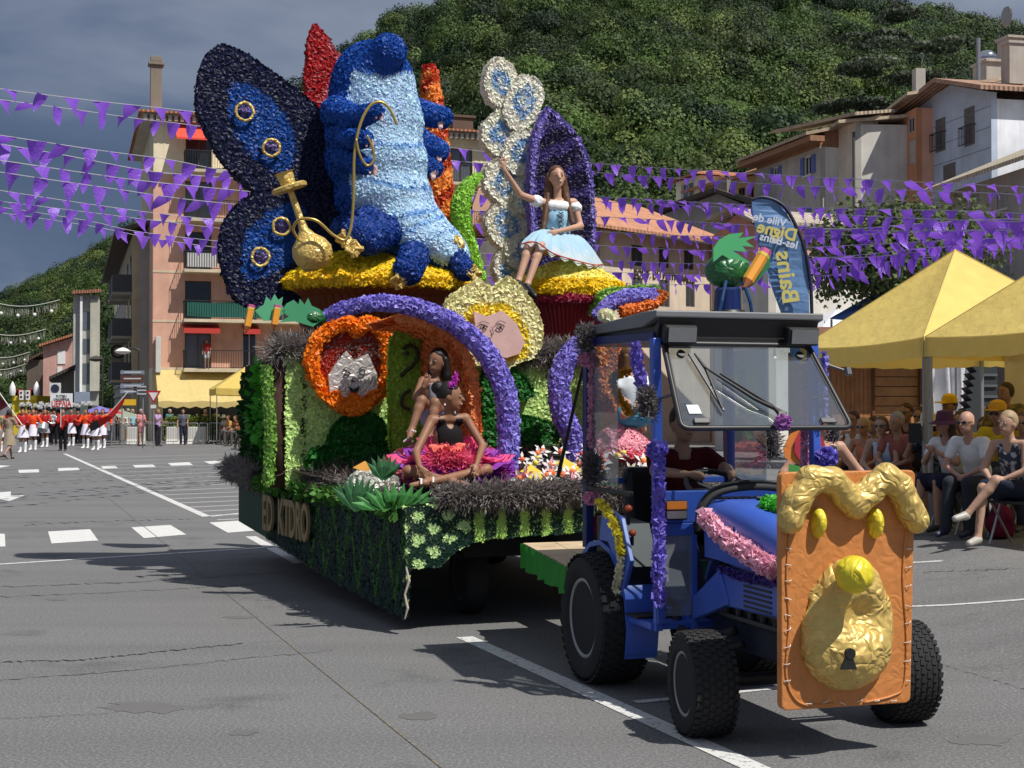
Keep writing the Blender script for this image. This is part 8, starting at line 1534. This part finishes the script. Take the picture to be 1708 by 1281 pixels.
# hedge under the shop awning
V_ = blades([G(262, 741) + V3(0, 2.2, .7), G(440, 741) + V3(0, 2.2, .7)], 9000, (.3, .35, .72), .13, (.16, .20, .04), .05, 3, .2, 0, .5); o = build('hedge', V_, LEAFM, None, G(350, 741)); tagged(o, 'yellow green clipped hedge under the long yellow shop awning', 'hedge')
# far yellow canopy on the left
p = G(360, 742); gazebo('far yellow canopy with scalloped edge behind the ivy wall', (p.x, p.y), TH, 3.4, 2.75, 3.9, 0, m=mat((.75, .56, .14), .75, 'thin', t=.3), name='canopy_tent', val=.32)
# blue and white canopy tops on the right
p = P(1362, 600, 34); fr = Frame(p.x, p.y, TH, .26); T = Thing('blue_canopy', 'blue canopy roof rising behind the yellow canopy', 'canopy', (0, 0, 0), fr); q0, q1, q2 = fr.px(1385, 532, 0), fr.px(1466, 486, .5), fr.px(1530, 470, 0); g = MB(); g.prism([q0, q2 + V3(.5, 0, 0), q1 + V3(1.3, .8, .25), q1], (0, .02, .02)); g.prism([q0, q0 + V3(4, 0, -.2), q2 + V3(.5, 0, -.8), q2 + V3(.5, 0, 0)], (0, .02, 0)); build('roof', g, mat((.09, .20, .55), .7, 'thin', t=.25), T)
for x in (q0.x + .1, q0.x + 3.5): g = MB(); g.bx(x - .02, x + .02, .1, .14, 0, q0.z); build('post', g, GREY, T)
p = P(1372, 600, 38); fr = Frame(p.x, p.y, TH, .26); T = Thing('white_canopy', 'small white peaked canopy left of the blue canopy roof', 'canopy', (0, 0, 0), fr); e0, pk = fr.px(1374, 545, 0), fr.px(1402, 516, 0); g = MB(); w = 2.2; zt = e0.z; top = V3(w / 2, w / 2, pk.z + .1)
for a, b in (((0, 0), (w, 0)), ((w, 0), (w, w)), ((w, w), (0, w)), ((0, w), (0, 0))): g.add([V3(*a, zt), V3(*b, zt), top, V3(*a, zt - .3), V3(*b, zt - .3)], [(0, 1, 2), (0, 3, 4, 1)])
build('roof', g, mat((.8, .8, .82), .6, 'thin', t=.2), T)
for x, y in ((.05, .05), (w - .05, .05)): g = MB(); g.bx(x - .02, x + .02, y - .02, y + .02, 0, zt); build('post', g, GREY, T)
# beach flag
D_ = 21.5; T = Thing('beach_flag', 'tall blue feather flag with reversed yellow and white town lettering behind the cab', 'banner', P(1348, 700, D_) * 1.0, WF); T.o.location.z = .26; T.base.z = .26
ol = [(1254, 336), (1268, 332), (1290, 336), (1308, 350), (1326, 382), (1340, 420), (1348, 465), (1350, 520), (1350, 600), (1322, 600), (1315, 560), (1302, 520), (1284, 470), (1268, 415), (1258, 370)]
nfx = lambda x, y: P(x, y, D_ + .05 * math.sin((x + y) * .05)); pts_ = smooth_path([nfx(*q) for q in ol + ol[:1]], 4)[:-1]; T3 = tessellate_polygon([[Vector((p.x, p.z, 0)) for p in pts_]]); n = len(pts_); g = MB(); g.add(pts_ + [p + V3(0, .012, 0) for p in pts_], [tuple(t) for t in T3] + [tuple(i + n for i in t) for t in T3] + [(i, (i + 1) % n, (i + 1) % n + n, i + n) for i in range(n)])
build('cloth', g, mat((.17, .33, .62), .55, 'thin', t=.35, wr=1), T); g = MB(); g.tube(smooth_path([P(x, y, D_) for x, y in ((1254, 334), (1270, 329), (1292, 334), (1311, 348), (1329, 380), (1343, 419), (1351, 465), (1354, 520), (1354, 600))], 5) + [V3(P(1354, 600, D_).x, D_, .26)], .028, 8); build('pole', g, mat((.008, .012, .04), .5), T, smooth=True)
def mirror_text(txt, size, x, y, ang, m_, sx=1, bold=.004):
    o = P(x, y, D_ - .085); u = V3(-math.cos(ang), 0, -math.sin(ang)); v_ = V3(-math.sin(ang) * 1, 0, math.cos(ang)); g = put_text(txt, size, o, u, v_, .003, sx, bold); build('lettering', g, m_, T)
TY, TW = mat((.62, .55, .16), .6), mat((.60, .66, .78), .6)
mirror_text('Ville de', .17, 1284, 367, R(-12), TW, 1); mirror_text('Digne', .26, 1296, 386, R(-14), TY, 1, .008); mirror_text('les-Bains', .17, 1299, 402, R(-14), TW, 1)
o = P(1312, 462, D_ - .085); a_ = R(8); build('lettering', put_text('Bains', .36, o, V3(-math.sin(a_) * 1 , 0, math.cos(a_)), V3(math.cos(a_), 0, math.sin(a_)), .003, 1.08, .008), TY, T)
# queen of the flowers board held up behind the tractor, right
fr = Frame(*P(1345, 740, 11.2).xy, 0); T = Thing('flower_cutout', 'orange and red flower cutout with a drawn profile seen below the windscreen', 'cutout', (0, 0, .6), fr); qq = lambda x, y, o=0: fr.px(x, y, -o)
for nm, pl, col, o in (('petal', [(1306, 748), (1318, 724), (1336, 716), (1356, 712), (1362, 770), (1344, 778), (1326, 772), (1310, 764)], (.72, .22, .04), 0), ('face', [(1336, 716), (1356, 714), (1372, 730), (1382, 760), (1372, 776), (1340, 776), (1325, 754), (1326, 736)], (.45, .03, .06), .02), ('leaf', [(1316, 774), (1345, 780), (1400, 780), (1380, 800), (1316, 800)], (.06, .3, .06), .03)):
    g = MB(); g.prism([qq(x, y, o) for x, y in pl], (0, .012, 0)); build(nm, g, mat(col, .6, 'cloth'), T)
g = MB(); g.tube([qq(x, y, .03) for x, y in ((1342, 738), (1347, 735), (1354, 739), (1348, 742), (1342, 738))], .006, 5); g.tube([qq(x, y, .03) for x, y in ((1352, 762), (1358, 758), (1364, 760))], .006, 5); g.tube([qq(x, y, .03) for x, y in ((1338, 728), (1348, 726), (1358, 731))], .004, 5); build('drawn_features', g, mat((.8, .6, .2), .5), T); g = MB(); g.cyl((.0, .03, 0), (.0, .03, 1.2), .02, 8); build('stick', g, GREY, T)
x, y = P(1345, 740, 11.6).xy; standing('person in black clothes carrying the orange and red flower cutout behind the tractor', x + .12, y, 10, .96, .02, top=((.02, .02, .022), 'tank'), bottom=((.02, .02, .02), 'trousers'), hair=((.03, .02, .015), 'short'), skin=(.45, .26, .18), J=dict(armL=(38, 5, 10), armR=(38, 5, 10)))
# direction signs and road signs by the corner
def post(T, x, y, h, r=.03): g = MB(); g.cyl((x, y, 0), (x, y, h), r, 8); build('post', g, GREY, T, smooth=40)
D2 = 62; p = P(228, 700, D2); T = Thing('direction_signs', 'cluster of grey blue direction boards stacked on two posts at the street corner', 'sign', (p.x, p.y, 0)); post(T, P(203, 700, D2).x, p.y + .05, P(0, 617, D2).z); post(T, P(238, 700, D2).x, p.y + .05, P(0, 618, D2).z)
for (a, b, c_, d_, col, txt) in ((201, 241, 618, 624, (.20, .24, .30), 'CENTRE'), (201, 240, 626, 637, (.11, .045, .03), 'Musee'), (201, 240, 640, 647, (.22, .26, .34), 'GAP'), (201, 232, 650, 656, (.24, .28, .34), 'NICE'), (223, 249, 643, 647, (.05, .055, .06), 'Office'), (223, 249, 649, 653, (.05, .055, .06), 'Palais'), (223, 249, 655, 659, (.05, .055, .06), 'Mairie'), (205, 227, 666, 676, (.75, .45, .02), '')):
    A_, B_ = P(a, d_, D2), P(b, c_, D2); g = MB(); g.bx(A_.x, B_.x, D2 - .03, D2, A_.z, B_.z); o = build('board', g, mat(col, .5), T)
    if txt: g = MB(); zc_ = (A_.z + B_.z) / 2; g.bx(A_.x + .15, B_.x - .12, D2 - .036, D2 - .031, zc_ - .028, zc_ + .028); build('text_line', g, mat((.55, .56, .58), .6), o)
p = P(256, 660, 61.5); T = Thing('give_way_sign', 'red bordered give way triangle beside the yellow shop awning', 'sign', (p.x, p.y, 0)); post(T, p.x, p.y + .04, p.z); g = MB(); r1 = .27
for k, (s_, yy, c_) in enumerate(((r1 * 1.35, 0, (.45, .02, .03)), (r1 * .85, -.012, (.75, .72, .72)))): g = MB(); g.prism([(p.x - s_ * .9, p.y + yy, p.z + s_ * .6), (p.x + s_ * .9, p.y + yy, p.z + s_ * .6), (p.x, p.y + yy, p.z - s_ * .95)], (0, .01, 0)); build('plate', g, mat(c_, .5), T)
g = MB(); g.bx(p.x - .12, p.x + .12, p.y - .01, p.y, p.z - .55, p.z - .4); build('small_plate', g, mat((.7, .7, .68), .5), T)
def lamp(px_, py_, d, label, white):
    p = P(px_, py_, d); T = Thing('street_lamp', label, 'street lamp', (p.x, p.y, 0)); g = MB(); x1 = p.x + (.35 if not white else .75); g.tube(smooth_path([V3(x1, p.y, 0), V3(x1, p.y, p.z - .5), V3(x1 - .05, p.y, p.z + .05), V3(p.x + .2, p.y, p.z + .1)], 4), .05, 8); build('pole', g, mat((.03, .03, .03), .5), T, smooth=True)
    g = MB(); g.lathe([(.02, .16), (.25, .08), (.38, -.03), (.30, -.12), (.05, -.17)], (p.x, p.y, p.z), 18); build('lamp_shade', g, mat((.75, .72, .68) if white else (.06, .055, .05), .4), T, smooth=40)
lamp(160, 598, 75, 'dark round headed street lamp down the side street', False); lamp(205, 585, 66, 'white bowl street lamp before the grey building', True)
p = P(92, 648, 70); T = Thing('no_parking_sign', 'round dark no parking sign on a white square plate behind the name board', 'sign', (p.x, p.y, 0)); post(T, p.x, p.y + .05, p.z); g = MB(); g.bx(p.x - .28, p.x + .28, p.y, p.y + .02, p.z - .28, p.z + .28); build('plate', g, mat((.7, .7, .7), .5), T); g = MB(); g.lathe([(.001, 0), (.21, 0), (.21, .01), (.001, .01)], (p.x, p.y - .012, p.z), 20, rotm(R(90))); build('disc', g, mat((.03, .03, .06), .5), T)
# parasols among the crowd
for px_, py_, d, r, c_, lab in ((152, 678, 72, 1.9, (.05, .07, .06), 'wide dark green parasol behind the red and black flag'), (166, 680, 66, .75, (.22, .20, .55), 'small violet umbrella open above the crowd'), (186, 684, 66, .6, (.5, .02, .03), 'small red umbrella open above the crowd'), (200, 686, 68, 1.0, (.30, .34, .26), 'pale green parasol behind the spectators')):
    p = P(px_, py_, d); T = Thing('parasol', lab, 'parasol', (p.x, p.y, 0)); g = MB(); g.lathe([(r, -.28 * r), (r * .66, -.1 * r), (r * .3, 0), (.02, .08)], (p.x, p.y, p.z), 8); build('cover', g, mat(c_, .7, 'thin', t=.2), T); g = MB(); g.cyl((p.x, p.y, 0), (p.x, p.y, p.z), .025, 6); build('pole', g, GREY, T)
# distant second float
fr = Frame(*P(16, 700, 84).xy, 0); T = Thing('card_float', 'distant yellow and red parade float with white domino panels behind the band', 'parade float', (0, 0, 0), fr); fx = lambda x, y, o=0: fr.px(x, y, o); g = MB(); a, b = fx(20, 669), fx(62, 660); g.bx(a.x, b.x, 0, 3, .2, b.z); build('base', g, mat((.70, .55, .02), .7), T)
for x0, x1, y0, y1, c_ in ((20, 30, 650, 668, (.7, .52, .02)), (52, 62, 650, 668, (.7, .52, .02)), (23, 34, 649, 660, (.4, .03, .02)), (50, 60, 648, 660, (.4, .03, .02)), (38, 42, 651, 666, (.25, .25, .3))):
    a, b = fx(x0, y1, -.1), fx(x1, y0, -.1); g = MB(); g.bx(a.x, b.x, -.1, .4, a.z, b.z); build('panel', g, mat(c_, .7), T)
for x0, x1 in ((32, 38), (43, 49)):
    a, b = fx(x0, 667, -.3), fx(x1, 651, -.3); g = MB(); g.bx(a.x, b.x, -.3, -.15, a.z, b.z); d = build('domino', g, mat((.8, .8, .78), .6), T); g = MB()
    for yy in (655, 662): c = fx((x0 + x1) / 2, yy, -.32); g.lathe([(.001, 0), (.065, 0), (.065, .01), (.001, .01)], (c.x, -.305, c.z), 10, rotm(R(90)))
    build('dots', g, BLACK, d)
for x in (21, 61): c = fx(x, 650, -.2); g = MB(); g.lathe([(.14, -.35), (.2, -.1), (.16, .2), (.07, .4), (.01, .5)], c, 12); build('white_figure', g, mat((.8, .8, .8), .6), T, smooth=40)
for i, x in enumerate((-8, 1, 11)): pass
# garlands of lights across the side street
for i, (y0, x1, y1, d) in enumerate(((500, 100, 500, 60), (554, 76, 549, 75), (594, 50, 587, 90), (617, 43, 607, 105))):
    A_, B_ = P(-40, y0 - 6, d), P(x1, y1, d); n = 30; pts_ = [A_.lerp(B_, t / n) - V3(0, 0, .35 * math.sin(math.pi * t / n)) for t in range(n + 1)]; T = Thing('light_garland', ['highest', 'second highest', 'third highest', 'lowest'][i] + ' icicle light garland strung over the side street at the left', 'light garland', A_, WF, 'icicle light garlands'); g = MB(); g.tube(pts_, .016 * d / 60, 5); build('cable', g, mat((.6, .6, .52), .7), T)
    build('icicles', blades([p - V3(0, 0, .1) for p in pts_], 150, .02, .38 * d / 70, (.5, .5, .42), .006 * d / 60, i, -3, 3, .1), LEAFM, T); g = MB()
    for t in range(3, n, 6): g.sph(pts_[t] - V3(0, 0, .4), .08, 8)
    build('bulbs', g, mat((.8, .8, .78), .3), T, smooth=True)
# purple pennant strings high over the square
PV = mat((.30, .11, .76), .42, 'thin', t=.42, spec=.6, wr=1)
flags = []
for k in range(5):
    g = MB(); w, h = 1.0, 1.0; n = 5; vs = []; rgk = random.Random(k); bend = rgk.uniform(-.35, .35); tw = (.0, .25, -.3, .5, -.15)[k]
    for j in range(n + 1):
        t = j / n
        for i in (0, 1, 2): u = (i - 1) * .5 * (1 - t); vs.append((u + tw * t * t + .03, bend * math.sin(t * 2.2) * .5 + .12 * (i - 1) * t * (1 - t) * 4 * (1 if k % 2 else -1), -t * (1 - .12 * abs(tw))))
    g.add(vs, [(j * 3 + i, j * 3 + i + 1, (j + 1) * 3 + i + 1, (j + 1) * 3 + i) for j in range(n) for i in range(2)]); me = bpy.data.meshes.new('pennant'); fill(me, *g.np()); me.materials.append(PV); me.polygons.foreach_set('use_smooth', [True] * len(me.polygons)); flags.append(me)
def bunting(label, ctrl, seed, w=.31, h=.34, gap=.60, ph=0):
    rg = random.Random(seed); pts_ = smooth_path([P(x, y, d) for x, y, d in ctrl], 10); T = Thing('pennant_string', label, 'bunting', pts_[0], WF, 'purple pennant strings over the square')
    g = MB(); g.tube(pts_, .008, 4); build('cord', g, mat((.5, .5, .52), .4), T); s_ = [0]
    for a, b in zip(pts_[:-1], pts_[1:]): s_.append(s_[-1] + (b - a).length)
    pos = gap * (.3 + ph); cnt = 0
    while pos < s_[-1] and cnt < 100:
        i = max(j for j in range(len(s_)) if s_[j] <= pos); i = min(i, len(pts_) - 2); p = pts_[i].lerp(pts_[i + 1], (pos - s_[i]) / max(1e-6, s_[i + 1] - s_[i])); d = pts_[i + 1] - pts_[i]
        o = bpy.data.objects.new('pennant', flags[rg.choice((0, 0, 1, 1, 2, 3, 4))]); COL.objects.link(o); o.parent = T.o; o.location = p - T.base; o.rotation_euler = (R(rg.choice((rg.uniform(-15, 15), rg.uniform(-15, 15), rg.uniform(-15, 15), rg.uniform(25, 70)))), 0, math.atan2(d.y, d.x) + R(rg.uniform(-20, 20))); q = rg.uniform(.9, 1.08); o.scale = (w * q, w * q, h * q); pos += gap * rg.uniform(.92, 1.08); cnt += 1
BS = [('topmost pennant string, crossing the sky left of the blue wing', [(-60, 140, 22), (150, 167, 24), (337, 188, 26), (520, 215, 30), (700, 240, 36), (990, 272, 36), (1268, 290, 31), (1500, 302, 27), (1760, 314, 23)], 1, .6),
      ('second pennant string, just under the topmost one', [(-60, 158, 23), (120, 182, 25), (239, 199, 27), (345, 212, 29), (700, 262, 36), (990, 287, 36), (1268, 306, 31), (1468, 315, 27), (1760, 326, 23)], 2, .6),
      ('pennant string starting level with the chimney building balcony at the left', [(-60, 216, 21), (155, 249, 23), (281, 266, 25), (421, 290, 27), (700, 315, 34), (996, 328, 36), (1313, 345, 29), (1620, 352, 25), (1760, 360, 22)], 3, .55),
      ('pennant string with shiny twisted flags at the left', [(-60, 230, 21), (93, 256, 23), (236, 283, 25), (309, 291, 26), (500, 305, 30), (740, 322, 35), (996, 336, 36), (1193, 345, 32), (1480, 362, 25), (1760, 372, 22)], 4, .55),
      ('fifth pennant string from the top', [(-60, 258, 20), (140, 288, 22), (244, 302, 24), (393, 317, 26), (700, 345, 34), (996, 361, 36), (1193, 372, 32), (1420, 384, 26), (1760, 384, 22)], 5, .52),
      ('sixth pennant string from the top', [(-60, 278, 20), (185, 314, 22), (376, 339, 25), (700, 366, 34), (996, 386, 36), (1179, 394, 32), (1400, 392, 26), (1600, 384, 24), (1760, 380, 22)], 6, .52),
      ('seventh pennant string, with small distant flags', [(-60, 308, 28), (182, 345, 32), (380, 368, 34), (700, 392, 38), (996, 409, 38), (1193, 418, 34), (1400, 410, 28), (1640, 398, 24), (1760, 396, 22)], 7, .55),
      ('eighth pennant string, with small distant flags', [(-60, 328, 30), (253, 367, 34), (400, 384, 36), (700, 415, 40), (996, 433, 40), (1193, 440, 35), (1400, 428, 28), (1560, 412, 25), (1760, 404, 22)], 8, .5),
      ('ninth pennant string, dense at the left above the far hill', [(-60, 336, 32), (140, 367, 35), (236, 387, 36), (420, 408, 38), (700, 436, 40), (1024, 454, 40), (1200, 458, 36), (1400, 444, 29), (1560, 428, 25)], 9, .48),
      ('lowest pennant string, low before the lettered house', [(-60, 346, 34), (140, 375, 37), (260, 398, 38), (420, 420, 40), (700, 452, 42), (1000, 471, 42), (1190, 474, 38), (1350, 462, 31), (1440, 452, 28)], 10, .55),
      ('pennant string crossing only the right side before the tree', [(1290, 372, 27), (1400, 382, 26), (1520, 374, 25), (1640, 366, 24), (1760, 366, 23)], 11, .42),
      ('short dense pennant string low before the plane tree', [(1300, 424, 28), (1400, 430, 27), (1500, 424, 26), (1600, 408, 25), (1708, 390, 24), (1760, 384, 23)], 12, .42)]
for lab, ct, sd_, gp in BS: bunting(lab, ct, sd_, gap=gp, ph=rnd.random() * .5)
